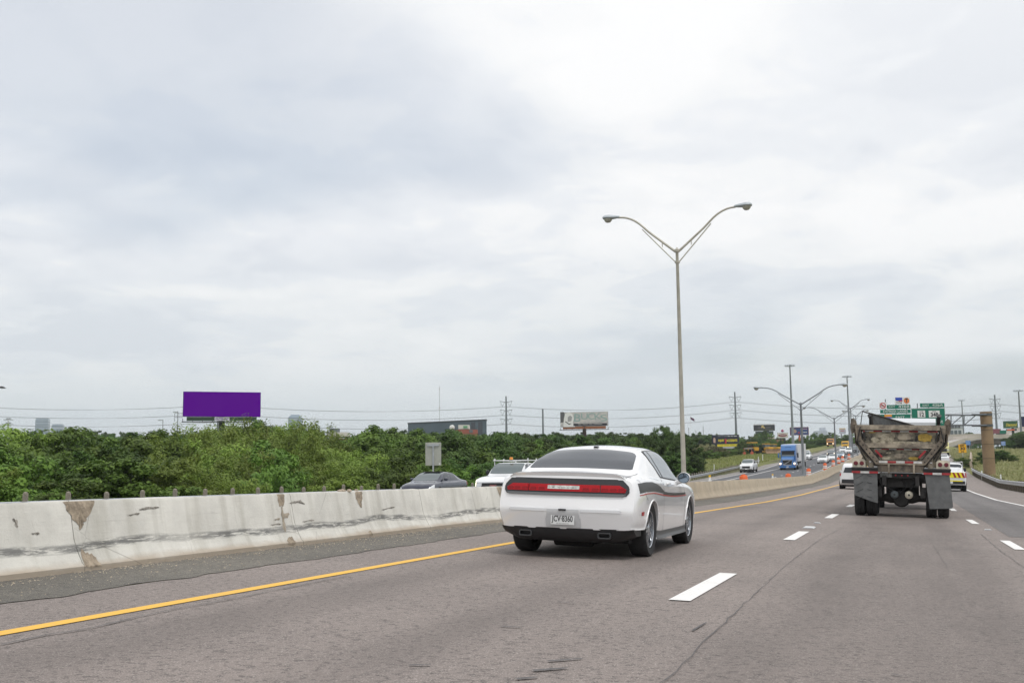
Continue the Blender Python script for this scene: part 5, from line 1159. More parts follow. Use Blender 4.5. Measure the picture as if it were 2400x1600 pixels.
# lamp whose head just reaches into the left edge
def edge_lamp():
    p = W(-60, 1140, 75); root = empty('street_lamp', Matrix.Translation((p.x, p.y, float(gz(p.x, p.y)))), 'lamp head poking in at the far left edge of the sky', 'street lamp')
    zt = W(12, 908, 75).z - root.location.z; MB().lathe([(.12, 0), (.07, zt-.3), (0, zt-.25)], 10).build('pole', GREYST, root, 40); dx = W(12, 908, 75).x - p.x
    MB().tube([(0, 0, zt-.5), (dx*.4, 0, zt-.1), (dx*.75, 0, zt)], .035, 6).build('arm', GREYST, root); b = MB(); b.prism([(dx*.7, zt-.03), (dx*.98, zt-.05), (dx, zt), (dx*.9, zt+.09), (dx*.7, zt+.05)], -.12, .12); b.build('lamp_head', mat('dark_head', (.06, .06, .065), .5), root)
edge_lamp()
def high_mast(u, vtop, Y, label, ring=10):
    top = W(u, vtop, Y); b = W(u + (1100-vtop)*(u-860)/21200, 1100, Y); p = Vector((b.x, Y, float(gz(b.x, Y)))); h = top.z - p.z
    root = empty('high_mast_light', Matrix.Translation(p), label, 'mast', 'tall high-mast lights along the freeway'); MB().lathe([(.55, -1), (.5, 2), (.20, h-.2), (.3, h), (0, h+.3)], 12).build('pole', GREYST, root, 40)
    R_ = ring*Y/FPX; b = MB(); b.tube([(R_*.8*math.cos(a), R_*.8*math.sin(a), h-.1) for a in np.linspace(0, 2*math.pi, 17)], .10, 6)
    for a in (0, math.pi/2): b.tube([(-R_*.8*math.cos(a), -R_*.8*math.sin(a), h-.1), (R_*.8*math.cos(a), R_*.8*math.sin(a), h-.1)], .08, 6)
    b.build('lamp_ring', GREYST, root)
    for k in range(8): a = k*math.pi/4 + .2; MB().lathe([(.12, .3), (.35, .1), (.45, -.35), (0, -.4)], 10, 'z', (R_*math.cos(a), R_*math.sin(a), h-.1)).build('luminaire', LHEAD, root, 40)
high_mast(1850, 855, 380, 'tallest high-mast light, rising above the blue lorry'); high_mast(1984, 881, 450, 'high-mast light left of the dump truck', 9); high_mast(2253, 937, 560, 'thin high-mast light seen through the sign truss', 6); high_mast(2386, 914, 400, 'high-mast light near the right edge', 9)
# ================================================================ power line
PST = mat('power_pole_steel', (.17, .19, .205), .6, .3); WIRE = mat('wire', (.16, .17, .18), .6)
YP = 600.0
def power_pole(u, vtop, arms, label, Y=YP, half=14):
    top = W(u, vtop, Y); z0 = float(gz(top.x, Y)) - 2; root = empty('power_pole', Matrix.Translation((top.x, Y, z0)), label, 'power pole', 'steel poles of the power line'); h = top.z - z0
    MB().lathe([(.85, 0), (.38, h), (0, h)], 10).build('pole', PST, root, 40); ends = []
    for va in arms:
        z = W(u, va, Y).z - z0; a = half*Y/FPX; c = MB(); c.tube([(-a, 0, z+.5), (0, 0, z-.15), (a, 0, z+.5)], .16, 6); o = c.build('cross_arm', PST, root)
        for sd in (-1, 1):
            i = MB(); i.tube([(sd*a, 0, z+.5), (sd*a*.62, 0, z-2.4)], .09, 5); i.tube([(sd*a*.25, 0, z), (sd*a*.62, 0, z-2.4)], .09, 5); i.build('insulator', PST, o)
            ends.append(Vector((top.x + sd*a*.62, Y, z0+z-2.4)))
    return ends
e0 = power_pole(512, 921, (938, 958, 978), 'power pole hidden behind the purple billboard'); e1 = power_pole(1186, 928, (942, 962, 983), 'steel power pole above the trees left of the tall lamp'); e2 = power_pole(1722, 918, (931, 950, 968), 'steel power pole right of the tall lamp, above the black billboard'); e3 = power_pole(2331, 925, (936, 952, 969), 'steel power pole right of the brown sign column', half=13)
for k in range(6):
    far_l = e0[k] + (e0[k]-e1[k])*1.02; far_r = e3[k] + (e3[k]-e2[k])*1.02; pts = []
    for a, b_ in ((far_l, e0[k]), (e0[k], e1[k]), (e1[k], e2[k]), (e2[k], e3[k]), (e3[k], far_r)):
        for q in np.linspace(0, 1, 13)[:-1]: p = a.lerp(b_, q); p = p.copy(); p.z -= 4*q*(1-q)*3.2; pts.append(p)
    o = MB().tube(pts, .055, 4, cap=False).build('power_line', WIRE)
    tag(o, ('near ' if k % 2 else 'far ') + ('highest', 'middle', 'lowest')[k//2] + ' wire strung between the steel power poles', 'wire', 'power line wires')
def thin_pole(u, v0, Y, r, label, m=PST, extra=None, name='pole'):
    top = W(u, v0, Y); z0 = float(gz(top.x, Y)) - 1; root = empty(name, Matrix.Translation((top.x, Y, z0)), label, 'pole'); h = top.z-z0
    MB().lathe([(r, 0), (r*.7, h), (0, h)], 8).build('shaft', m, root, 40)
    if extra: extra(root, h, Y/FPX)
    return root
thin_pole(1272, 958, 420, .42, 'plain grey pole above the trees left of the grey billboard')
RW = mat('mast_red_white', (.45, .36, .36), .6)
def mast_x(root, h, k):
    for q in (.25, .5, .75, .97): MB().box((0, 0, h*q), (1.6, 1.6, 1.2)).build('mast_collar', RW, root)
thin_pole(1030, 905, 1500, .45, 'needle-thin antenna mast above the dark flat building', mat('mast_grey', (.42, .43, .44), .6), mast_x, 'antenna_mast')
def flood2(root, h, k):
    for zz_ in (0, 10*k):
        for sd in (-1, 1): MB().lathe([(0, .1), (4*k, .0), (5*k, -2.4*k), (0, -3*k)], 10, 'z', (sd*7*k, 0, h-zz_)).build('floodlight', LHEAD, root)
        MB().box((0, 0, h-zz_+.1), (12*k, .2, .3)).build('cross_bar', GREYST, root)
thin_pole(20, 982, 260, .2, 'floodlight pole with four lamps at the far left', mat('pale_pole', (.55, .57, .58), .5), flood2, 'floodlight_pole')
def flood1(root, h, k): MB().box((-6*k, 0, h-.1), (11*k, .5, 2.4*k), ch=.1).build('floodlight', LHEAD, root)
thin_pole(417, 964, 200, .10, 'single floodlight pole left of the purple billboard', GREYST, flood1, 'floodlight_pole')
thin_pole(382, 983, 260, .12, 'short floodlight pole farther left of the purple billboard', GREYST, flood1, 'floodlight_pole')
for u, v, lab in ((1614, 1002, 'thin distant mast just right of the tall lamp'), (1648, 998, 'thin distant mast farther right of the tall lamp'), (1631, 1008, 'shorter distant mast between the two thin ones')): thin_pole(u, v, 900, .5, lab, mat('hazy_mast', (.45, .47, .5), .7))
# flag
fl = empty('flag', Matrix.Translation(W(1618, 976, 380)), 'small dark flag flying right of the tall lamp', 'flag'); V = []; F = []
for i in range(7):
    for j in range(2): V.append((i*.22+.05*j, .15*math.sin(i), -.9*j-.14*i))
for i in range(6): F.append((2*i, 2*i+2, 2*i+3, 2*i+1))
part('flag_cloth', (V, F), mat('flag_cloth', (.12, .05, .10), .8), fl); b = MB(); q = W(1618, 976, 380); b.tube([(0, 0, .1), (0, 0, float(gz(q.x, 380))-q.z)], .05, 6); b.build('flagpole', mat('pale_pole2', (.7, .71, .72), .4), fl)

# ================================================================ billboards
def board_frame(u0, u1, v0, v1, Y, turn=0.0):
    a = W(u0, (v0+v1)/2, Y); b = W(u1, (v0+v1)/2, Y); t = W((u0+u1)/2, v0, Y); d = W((u0+u1)/2, v1, Y); c = (a+b)/2; az = math.atan2(c.x, c.y)
    w = (b.x-a.x)*math.cos(az)/max(.4, math.cos(turn)); h = t.z-d.z
    return Matrix.Translation(((t+d)/2)) @ Matrix.Rotation(-az+turn, 4, 'Z'), w, h
BK = mat('board_back', (.03, .035, .035), .7); DGREEN = mat('skirt_green', (.025, .06, .03), .6)
def billboard(u0, u1, v0, v1, Y, face, label, turn=0.0, poles=((0, .5),), polem=None, skirt=None, depth=.8, catwalk=True, name='billboard'):
    M, w, h = board_frame(u0, u1, v0, v1, Y, turn); root = empty(name, M, label, 'billboard', 'billboards beyond the trees')
    MB().box((0, depth/2, 0), (w, depth, h)).build('frame', BK, root)
    fc = MB().box((0, -.06, 0), (w-.06, .10, h-.06)).build('face', face, root)
    ground = float(gz(M.translation.x, M.translation.y)) - M.translation.z
    for x, r in poles: MB().lathe([(r, ground-1), (r*.92, -h/2+.1), (0, -h/2+.1)], 14, 'z', (x*w, depth*.6, 0)).build('pole', polem or BK, root, 40)
    if skirt:
        MB().box((0, .1, -h/2-.42), (w*.9, .2, .7)).build('skirt', skirt, root)
    if catwalk:
        b = MB(); b.box((0, -.7, -h/2-1.0), (w*1.03, 1.1, .12))
        for x in np.linspace(-.5, .5, 9): b.tube([(x*w, -.7, -h/2-1.0), (x*w, .4, -h/2-.4)], .06, 5)
        b.build('catwalk', BK, root)
    return root, w, h, fc
def T(x, z, y=-.13): return Matrix.Translation((x, y, z))
r_, w_, h_, f_ = billboard(430, 612, 918, 976, 200, mat('purple_vinyl', (.112, .0, .30), 1.0, spec=0.0), 'large solid purple billboard above the wood on the left', R(4), ((0, .55),), BK, DGREEN)
pl = MB().box((0, -.02, -h_/2-.42), (2.6, .1, .62)).build('maker_plate', mat('plate_white', (.62, .60, .66), .6), r_); text_part('OUTFRONT', mat('plate_purple', (.08, .05, .2), .5), r_, T(0, -h_/2-.42, -.09), .45, 'lettering', 2.3, bold=.015)
b = MB(); b.tube([(-w_/2-1.4, -.6, -h_/2-.9), (-w_/2-1.4, -.6, -h_/2+.5), (-w_/2, -.6, -h_/2+.5)], .04, 5); b.tube([(-w_/2-1.4, -.6, -h_/2-.2), (-w_/2, -.6, -h_/2-.2)], .04, 5); b.build('catwalk_rail', BK, r_)
TEAL = mat('teal_ink', (.24, .37, .355), .6); WINK = mat('white_ink', (.72, .72, .71), .6); BINK = mat('black_ink', (.02, .02, .025), .6); YINK = mat('yellow_ink', (.75, .62, .03), .6); GINK = mat('grey_ink', (.33, .33, .34), .6); RINK = mat('red_ink', (.45, .03, .04), .6); PINKI = mat('skin_ink', (.55, .36, .30), .6)
r_, w_, h_, f_ = billboard(1313, 1425, 965, 998, 300, mat('worn_board_print', (.58, .55, .53), .7, col2=(.40, .40, .41), vscale=.6), 'weathered grey billboard reading BUCKS above the white coupe', R(-3), ((.0, .55),), mat('rusty_pole', (.085, .055, .05), .7), mat('rust_skirt', (.30, .11, .04), .7), catwalk=True)
for k, (ch, x, z, rot) in enumerate((('B', -1.9, .25, .10), ('U', .1, .62, .03), ('C', 1.9, .62, -.02), ('K', 3.6, .52, -.08), ('S', 5.3, .1, -.14))): text_part(ch, TEAL, f_, T(x, z) @ Matrix.Rotation(rot, 4, 'Y'), 2.5 if k else 3.0, 'letter', 1.75, bold=.0)
MB().box((1.6, -.125, -h_/2+.38), (w_*.70, .01, .62)).build('dark_band', BINK, f_); text_part('··· ····· ··· ········', WINK, f_, T(1.6, -h_/2+.40, -.14), .5, 'small_print', w_*.5, bold=.03); text_part('······ ·· ··········', GINK, f_, T(1.9, -.95), .8, 'small_print', w_*.48, bold=.04)
# a pale painted head in profile, drawn as flat shapes on the left of the board
def blob(cx, cz, pts, m, par, y0=-.125, nm='printed_shape'): return MB().prism([(cx+a, cz+b_) for a, b_ in pts], y0, y0+.008).build(nm, m, par)
GI2 = mat('dark_grey_ink', (.10, .10, .105), .6)
blob(-w_/2+.55, 0, [(-.5, 2.0), (.5, 2.0), (.9, .6), (.3, -.8), (-.5, -.9)], GI2, f_, -.122); blob(-w_/2+2.1, 0, [(-1.3, -2.1), (1.9, -2.1), (1.3, -1.0), (1.6, .2), (1.2, 1.4), (.3, 2.0), (-.8, 1.5), (-1.1, .2)], WINK, f_); blob(-w_/2+2.5, .1, [(-.5, -.8), (.5, -.6), (.75, .5), (.2, .9), (-.45, .5)], GINK, f_, -.13); blob(-w_/2+2.2, -1.0, [(-.9, .3), (.2, -.5), (.9, -.1), (.2, -.2), (-.8, .5)], BINK, f_, -.13)
r_, w_, h_, f_ = billboard(1668, 1732, 1018.5, 1045, 340, mat('navy_board', (.018, .022, .040), .6), 'dark billboard with yellow ACCIDENTS lettering above the tall grass', R(-6), ((.28, .3), (.42, .3)), BK, None, .6, False)
text_part('ACCIDENTS', YINK, f_, T(w_*.24, -.02*h_), .95, 'lettering', w_*.40, bold=.04); text_part('INJURY', YINK, f_, T(-w_*.15, 0), .9, 'lettering', w_*.22, bold=.04); text_part('···· ·· ····', GINK, f_, T(-w_*.10, h_*.36), .8, 'small_print', w_*.34, bold=.05); text_part('··· ··· ····', WINK, f_, T(w_*.26, h_*.36), .8, 'small_print', w_*.34, bold=.06)
MB().box((w_*.10, -.14, -h_*.43), (w_*.80, .03, h_*.20)).build('yellow_band', YINK, f_); text_part('· ···· ······· ······ ···', BINK, f_, T(w_*.1, -h_*.43, -.17), .6, 'small_print', w_*.7, bold=.03); blob(-w_*.40, .03*h_, [(-.28, -.7), (.3, -.8), (.36, .3), (.2, .75), (-.2, .75), (-.35, .2)], PINKI, f_); MB().box((w_*.015, -.14, -.05*h_), (w_*.06, .02, h_*.42)).build('red_panel', RINK, f_)
MB().box((w_*.2, .0, -h_*.5-.45), (w_*.62, .3, .55)).build('pale_skirt', mat('pale_skirt', (.5, .51, .53), .5), r_)
r_, w_, h_, f_ = billboard(1766, 1816, 995.5, 1009, 520, mat('charcoal_board', (.032, .034, .038), .6), 'black billboard with small gold emblem behind the hillside trees', 0, ((.18, .5), (.05, 1.0)), mat('pier_dark', (.06, .065, .07), .7), None, 1.2, False)
MB().box((0, .3, h_/2+.25), (w_, .8, .4)).build('pale_cap', mat('cap_white', (.6, .61, .61), .6), r_); blob(0-.5, .35, [(-.9, .1), (-.5, .8), (.4, .9), (.2, .3), (1.0, -.3), (.6, -.7), (-.2, -.2), (-.8, -.4)], mat('gold_ink', (.62, .47, .16), .5), f_); text_part('······  ·····', GINK, f_, T(0, .1), 1.0, 'small_print', w_*.6, bold=.05); text_part('· ······ ········', mat('olive_ink', (.25, .26, .12), .6), f_, T(0, -h_*.32), 1.0, 'small_print', w_*.85, bold=.05); MB().box((0, .4, -h_/2-1.0), (w_*.85, .8, 1.6)).build('lower_panel', mat('lower_green', (.05, .07, .06), .7), r_)
r_, w_, h_, f_ = billboard(1821.5, 1847, 1013.5, 1026, 430, mat('cream_board', (.60, .585, .52), .6), 'cream roadside sign with a dark red oval left of the blue billboard', 0, ((-.18, .25), (.18, .25)), BK, None, .4, False, 'roadside_sign')
n = 26; MB().prism([(w_*.40*math.cos(2*math.pi*k/n), h_*.26*math.sin(2*math.pi*k/n)) for k in range(n)], -.14, -.115).build('red_oval', mat('oval_red', (.20, .02, .025), .5), f_); text_part('·········', WINK, f_, T(0, 0, -.15), .8, 'lettering', w_*.55, bold=.06); MB().lathe([(0, -.6), (.5, -.35), (.55, .2), (.25, .5), (0, .6)], 10, 'z', (0, .2, h_/2+.7)).build('pink_finial', mat('pinkish', (.35, .06, .14), .6), r_)
r_, w_, h_, f_ = billboard(1852, 1894.5, 1001.5, 1018.5, 450, mat('blue_board', (.035, .07, .20), .5), 'blue billboard with pinkish emblem behind the lamp posts', 0, ((0, .4),), mat('orange_pole', (.55, .14, .05), .6), None, .6, False)
MB().prism([(.75*math.cos(k*.4), .75*math.sin(k*.4)) for k in range(16)], -.14, -.115).build('emblem', mat('tan_ink', (.42, .30, .22), .6), f_).location = (-w_*.25, 0, 0); text_part('·····', mat('pink_ink', (.6, .35, .42), .6), f_, T(w_*.25, h_*.28), 1.2, 'lettering', w_*.38, bold=.08); text_part('····', WINK, f_, T(w_*.25, -h_*.18), 1.2, 'small_print', w_*.34, bold=.08); MB().box((-w_*.02, -.125, -h_*.2), (.7, .02, .5)).build('printed_shape', RINK, f_); fr = MB()
for a in (-1, 1): fr.box((a*w_/2, -.05, 0), (.3, .3, h_))
fr.box((0, -.05, h_/2), (w_+.3, .3, .3)); fr.box((0, -.05, -h_/2), (w_+.3, .3, .25)); fr.build('red_trim', mat('trim_maroon', (.13, .03, .06), .5), r_)
r_, w_, h_, f_ = billboard(1967, 1982, 1003, 1016, 520, mat('pale_sign', (.47, .48, .55), .6), 'pale sign with a tan top strip left of the thin lamp post', 0, ((-.2, .3),), GREYST, None, .4, False, 'roadside_sign'); MB().box((0, -.1, h_*.40), (w_, .1, h_*.2)).build('tan_strip', mat('tan_strip', (.6, .46, .24), .6), r_); text_part('···', RINK, f_, T(0, 0), 1.4, 'small_print', w_*.6, bold=.1)
r_, w_, h_, f_ = billboard(1988, 1997, 1003, 1011, 520, mat('ink_blue_sign', (.03, .035, .07), .5), 'small dark sign tucked behind the mast left of the dump truck', 0, ((0, .3),), GREYST, None, .4, False, 'roadside_sign'); text_part('2', WINK, f_, T(0, 0), 1.5, 'lettering', .8, bold=.05)
r_, w_, h_, f_ = billboard(2351, 2385.5, 986, 1003, 380, mat('green_board', (.03, .10, .045), .5), 'green sign with yellow script on a black post at the right', 0, ((.14, .42),), BK, None, .5, False, 'roadside_sign'); text_part('Diamond', mat('gold_script', (.62, .52, .05), .5), f_, T(.2, -.1), 1.3, 'lettering', w_*.75, bold=.04, shear=.25); text_part('········', mat('pale_print', (.5, .45, .3), .5), f_, T(.8, -h_*.34), .6, 'small_print', w_*.4, bold=.04)
MB().box((.2, 0, -h_/2-.55), (w_*.72, .5, .62)).build('message_panel', BK, r_); MB().box((.0, -.27, -h_/2-.55), (w_*.5, .04, .34)).build('message_text', mat('led_orange', (.55, .12, .05), .5, emit=(1, .2, .08), estr=.25), r_)
r_, w_, h_, f_ = billboard(2393, 2440, 975, 999, 400, mat('night_blue_board', (.014, .022, .075), .5), 'dark blue billboard cut off by the right edge', 0, ((-.05, .5),), mat('pale_conc', (.45, .44, .42), .8), None, .8, False)

# ================================================================ overhead gantry with green signs
YG = 127.0
GRN = mat('sign_green', (.0, .155, .098), .45); GST = mat('gantry_steel', (.11, .12, .13), .5, .5); BRN = mat('brown_sign_column', (.27, .185, .105), .75, var=.14, vscale=.8)
def gantry():
    base = hit(2320, 1116); root = empty('sign_gantry', Matrix.Translation((base.x, base.y, base.z)), 'overhead sign gantry with brown column and green exit signs', 'gantry'); Y = base.y; o = Vector((base.x, Y, base.z))
    zt = W(2302, 965, Y).z - base.z; r = 13.2*Y/FPX
    MB().lathe([(r, -1), (r, zt), (0, zt)], 28).build('column', BRN, root, 40)
    for v in (1007, 1041, 1074): z = W(2305, v, Y).z - base.z; MB().lathe([(r+.0, z-.03), (r+.012, z-.03), (r+.012, z+.03), (r, z+.03)], 28).build('column_joint', mat('joint_dark', (.12, .085, .06), .8), root)
    def L(u, v, dy=0.0): p = W(u, v, Y+dy); return p - o
    # box truss of two planes
    uL, uR = 2046, 2306
    for dy in (-.55, .55):
        for v in (972.5, 996): MB().tube([L(uL, v, dy), L(uR-6, v + .0, dy)], .085, 8).build('truss_chord', GST, root, 40)
        us = np.arange(uL, 2286, 30.5)
        for k, u in enumerate(us):
            MB().tube([L(u, 972.5, dy), L(u, 996, dy)], .06, 6).build('truss_post', GST, root); 
            if u+30.5 < 2292: MB().tube([L(u, 996, dy), L(u+30.5-3, 972.5, dy)], .055, 6).build('truss_diagonal', GST, root)
    for v in (971.5, 997):
        b = MB(); p = L(2304, v, 0); b.lathe([(r+.02, -.14), (r+.05, -.14), (r+.05, .14), (r+.02, .14)], 24, 'z', (p.x*0, 0, p.z)); b.tube([L(2278, v, -.75), L(2312, v, -.75)], .12, 8); b.build('clamp_band', GST, root, 40)
    yf = -1.0
    def panel(u0, u1, v0, v1, m, nm='sign_panel', dy=yf, border=True, th=.05):
        a = L(u0, v1, dy); b_ = L(u1, v0, dy); c = (a+b_)/2; w, h = b_.x-a.x, b_.z-a.z
        q = MB().box((0, 0, 0), (w, th, h), ch=.02).build(nm, m, root); q.location = c
        if border:
            e = MB(); t_ = .035
            for sx in (-1, 1): e.box((sx*(w/2-t_*.9), -th/2-.003, 0), (t_, .004, h-t_*1.8))
            for sz in (-1, 1): e.box((0, -th/2-.0035, sz*(h/2-t_*.9)), (w-t_*1.8, .004, t_))
            e.build('sign_border', WINK, q)
        return q, w, h
    def txt(q, s, x, z, size, fw, m=WINK, bold=.0, y=-.035): return text_part(s, m, q, Matrix.Translation((x, y, z)), size, 'lettering', fw, bold=bold)
    k = Y/FPX
    q, w, h = panel(2138, 2214.5, 955.5, 1013, GRN); cx = 2176.2
    sh1, a, b_ = panel(2151, 2168, 961.5, 977.8, WINK, 'route_shield', yf-.04, False, .02); txt(sh1, '12', 0, -.10, .62, .50, BINK, .02, -.02); txt(sh1, 'LOOP', 0, .28, .16, .44, BINK, .004, -.02)
    sh2, a, b_ = panel(2177.3, 2202, 961.5, 977.8, WINK, 'route_shield', yf-.04, False, .02); txt(sh2, '348', 0, -.10, .62, .85, BINK, .02, -.02); txt(sh2, 'SPUR', 0, .28, .16, .46, BINK, .004, -.02)
    txt(q, 'Northwest', (2177.5-cx)*k, (984.2-987.5)*k, .60, 63*k)
    q, w, h = panel(2156.5, 2213, 944, 954.3, GRN, 'exit_tab', border=False); txt(q, 'EXIT', -.75, 0, .30, .75); txt(q, '436A', .62, 0, .42, 1.25)
    q, w, h = panel(2063, 2134.5, 969.2, 1012, GRN); txt(q, 'EAST', .55, .62, .40, 1.02)
    s3 = MB().prism([(-.40, .42), (.40, .42), (.42, .10), (.30, -.28), (0, -.45), (-.30, -.28), (-.42, .10)], -.06, -.03).build('route_shield', mat('shield_blue', (.04, .09, .40), .5), q); s3.location = (-.82, 0, .52); MB().prism([(-.42, .44), (.42, .44), (.43, .18), (-.43, .18)], -.065, -.061).build('shield_top', mat('shield_orange', (.70, .30, .04), .5), s3)
    q, w, h = panel(2063, 2134, 959, 968.5, GRN, border=False); txt(q, 'EXPRESS LANES', 0, 0, .34, 2.85)
    q, w, h = panel(2078.8, 2133.6, 948, 957.7, GRN, 'exit_tab', border=False); txt(q, 'EXIT', -.80, 0, .28, .72); txt(q, '436B', .60, 0, .42, 1.25)
    q, w, h = panel(2060.6, 2077.4, 942.3, 958, WINK, 'prohibition_sign', border=False); n = 28; ring = MB()
    ring.lathe([(.26, -.035), (.35, -.035), (.35, -.028), (.26, -.028)], n, 'y'); ring.prism([(-.27, .19), (-.20, .26), (.27, -.19), (.20, -.26)], -.042, -.036); ring.build('red_ring', RINK, q); MB().prism([(-.18, -.06), (.18, -.10), (.20, .02), (-.16, .10)], -.034, -.029).build('truck_symbol', BINK, q)
    q, w, h = panel(2098, 2115.2, 930, 947, WINK, 'toll_tag_sign', border=False); MB().prism([(-.40, .36), (.40, .36), (.40, -.02), (-.05, -.06), (-.40, .02)], -.034, -.029).build('blue_field', mat('tag_blue', (.02, .07, .42), .5), q); MB().prism([(-.12, -.02), (.40, .06), (.40, -.10), (-.02, -.09)], -.040, -.035).build('red_wave', RINK, q); txt(q, 'TxTag', 0, -.24, .26, .66, BINK, .006)
    q, w, h = panel(2117, 2131.8, 930, 947, WINK, 'toll_sign', border=False); b = MB(); b.lathe([(0, -.034), (.33, -.034), (.33, -.029), (0, -.029)], n, 'y'); b.build('orange_disc', mat('disc_orange', (.68, .20, .05), .5), q); txt(q, 'T', 0, 0, .62, .36, BINK, .03, -.04)
    for u in (2075, 2100, 2125, 2150, 2176, 2203): MB().tube([L(u, 945 if u > 2140 else 935, -.8), L(u, 1010, -.8)], .05, 6).build('sign_bracket', GST, root)
gantry()
def post_sign(u0, u1, v0, v1, Y, m, label, texts, cat='sign', posts=(0,), name='road_sign'):
    M, w, h = board_frame(u0, u1, v0, v1, Y); root = empty(name, M, label, cat); f = MB().box((0, 0, 0), (w, .05, h), ch=.02).build('panel', m, root)
    gzv = float(gz(M.translation.x, Y)) - M.translation.z
    for x in posts: MB().box((x*w, .06, (gzv-.5+h/2*.9)/2), (.09, .07, h/2*.9-gzv+.5)).build('post', GALV, root)
    for s_, x, z, size, fw, mm in texts: text_part(s_, mm, f, Matrix.Translation((x*w, -.035, z*h)), size, 'lettering', fw*w, bold=.02)
    return root
post_sign(2246.5, 2265, 1040.5, 1060.5, 172, mat('warning_yellow', (.80, .42, .01), .5), 'yellow square EXIT 30 speed sign beside the ramp', (('EXIT', 0, .33, .30, .55, BINK), ('30', 0, -.02, .62, .62, BINK), ('M.P.H.', 0, -.37, .2, .4, BINK)))
post_sign(2263, 2274.5, 1032, 1042.5, 290, mat('service_blue', (.10, .25, .55), .5), 'small blue sign just behind the yellow 30 sign', (('····', 0, .25, .4, .7, WINK), ('·····', 0, -.2, .4, .7, WINK)), posts=(-.3, .3))
post_sign(2346.5, 2356.5, 1034, 1043.5, 290, mat('service_blue2', (.22, .33, .60), .5), 'small blue sign right of the far power pole', (('···', -.1, .22, .4, .5, WINK),), posts=(0,))
# back of a sign at the outer guardrail
M, w_, h_ = board_frame(997, 1034, 1036.5, 1090.5, 66, R(-6)); r_ = empty('road_sign', M, 'blank grey back of a tall sign above the dark blue sedan', 'sign'); MB().box((0, 0, 0), (w_, .03, h_), ch=.012).build('panel', mat('sign_back_aluminium', (.42, .425, .38), .5, .3, var=.08, vscale=3), r_); MB().box((0, -.06, h_*.38), (w_*.75, .05, .10)).build('brace', GALV, r_); zg = float(gz(M.translation.x, M.translation.y)) - M.translation.z; MB().box((.0, -.07, (h_*.45+zg-.5)/2), (.09, .06, h_*.45-zg+.5)).build('post', GALV, r_)
MB().box((w_*.40, -.02, -h_*.43), (.07, .01, .09)).build('sticker', WINK, r_)

# ================================================================ overpass and ramps on the right
CONC = mat('overpass_concrete', (.47, .425, .365), .85, var=.15, vscale=.12); CDK = mat('girder_dark', (.14, .12, .105), .85, var=.15, vscale=.2); CROAD = mat('deck_pale', (.40, .385, .36), .85)
def deck(path, label, th=1.0, para=1.2, wid=10, piers=(), name='overpass'):
    """path: (u, v, Y) along the near parapet top"""
    P = [W(*p) for p in path]; root = empty(name, Matrix.Translation(P[0]), label, 'bridge'); o = P[0]; V = []; Q = []; n = len(P)
    dense = []
    for a, b_ in zip(P[:-1], P[1:]): dense += [a.lerp(b_, k/6) for k in range(6)]
    dense.append(P[-1])
    def rib(prof, nm, m):
        V = []; F = []; k = len(prof)
        for i, p in enumerate(dense):
            d = dense[min(i+1, len(dense)-1)] - dense[max(i-1, 0)]; d.z = 0; d.normalize(); nrm = Vector((-d.y, d.x, 0))
            if nrm.y < 0: nrm = -nrm
            for a, z in prof: V.append(p - o + nrm*a + Vector((0, 0, z)))
        for i in range(len(dense)-1):
            for j in range(k): F.append((i*k+j, i*k+(j+1) % k, (i+1)*k+(j+1) % k, (i+1)*k+j))
        F.append(tuple(range(k))); F.append(tuple((len(dense)-1)*k+j for j in range(k))); return part(nm, (V, F), m, root)
    rib([(0, 0), (.35, 0), (.35, -para), (0, -para)], 'parapet', CONC); rib([(.0, -para-.02), (wid, -para-.02), (wid, -para-.4), (.0, -para-.4)], 'deck_slab', CROAD); rib([(wid-.35, 0), (wid, 0), (wid, -para), (wid-.35, -para)], 'far_parapet', CONC); rib([(.6, -para-.42), (wid-.6, -para-.42), (wid-.9, -para-.42-th), (.9, -para-.42-th)], 'girder', CDK)
    for (u, v, Y) in piers:
        p = W(u, v, Y); g_ = float(gz(p.x, Y+4)); b = MB(); b.box((p.x-o.x, 4+p.y-o.y, (g_-1+p.z-para-.4)/2-o.z), (1.3, 1.3, p.z-para-.4-g_+1)); b.box((p.x-o.x, 4+p.y-o.y, p.z-para-1.6-o.z), (1.5, 7, 1.0)); b.build('pier', CDK, root)
deck([(2196, 1018, 470), (2290, 1016, 470), (2370, 1018, 470), (2440, 1019, 470)], 'long concrete overpass behind the brown column', 2.0, 1.5, 12, ((2225, 1017, 470), (2275, 1016, 470), (2325, 1017, 470), (2358, 1017, 470), (2395, 1018, 470)))
deck([(2195, 1050, 335), (2212, 1043, 350), (2232, 1035.5, 375), (2258, 1027.5, 410), (2290, 1021, 440), (2330, 1018, 455)], 'concrete flyover ramp climbing to the right above the exit lane', 1.4, 1.2, 9, ((2238, 1034, 380), (2256, 1028, 405), (2276, 1024, 425)), 'flyover_ramp')
deck([(2366, 1021, 500), (2390, 1011, 500), (2420, 1001, 505), (2450, 994, 510)], 'higher concrete ramp at the right edge', 1.6, 1.4, 9, ((2385, 1013, 500), (2402, 1007, 503)), 'flyover_ramp')
def wall_seg(): # short concrete rail beside the exit ramp
    root = empty('ramp_wall', GP(205, 8.4), 'short tan concrete wall at the exit ramp below the yellow sign', 'wall'); bpy.context.view_layer.update(); inv = root.matrix_world.inverted()
    for k in range(5):
        s0 = 176 + k*15; V = []; F = []
        for s_ in (s0, s0+7.4, s0+14.9):
            for dt, z in ((0, -.1), (0, .95), (.3, .95), (.45, -.1)): V.append(inv @ GP(s_, float(np.interp(s_, [176, 250], [8.0, 11.6])) + dt, z))
        for i in range(2):
            for j in range(4): F.append((i*4+j, i*4+(j+1) % 4, (i+1)*4+(j+1) % 4, (i+1)*4+j))
        F += [(0, 1, 2, 3), (8, 9, 10, 11)]; part('wall_panel', (V, F), BB, root)
wall_seg()
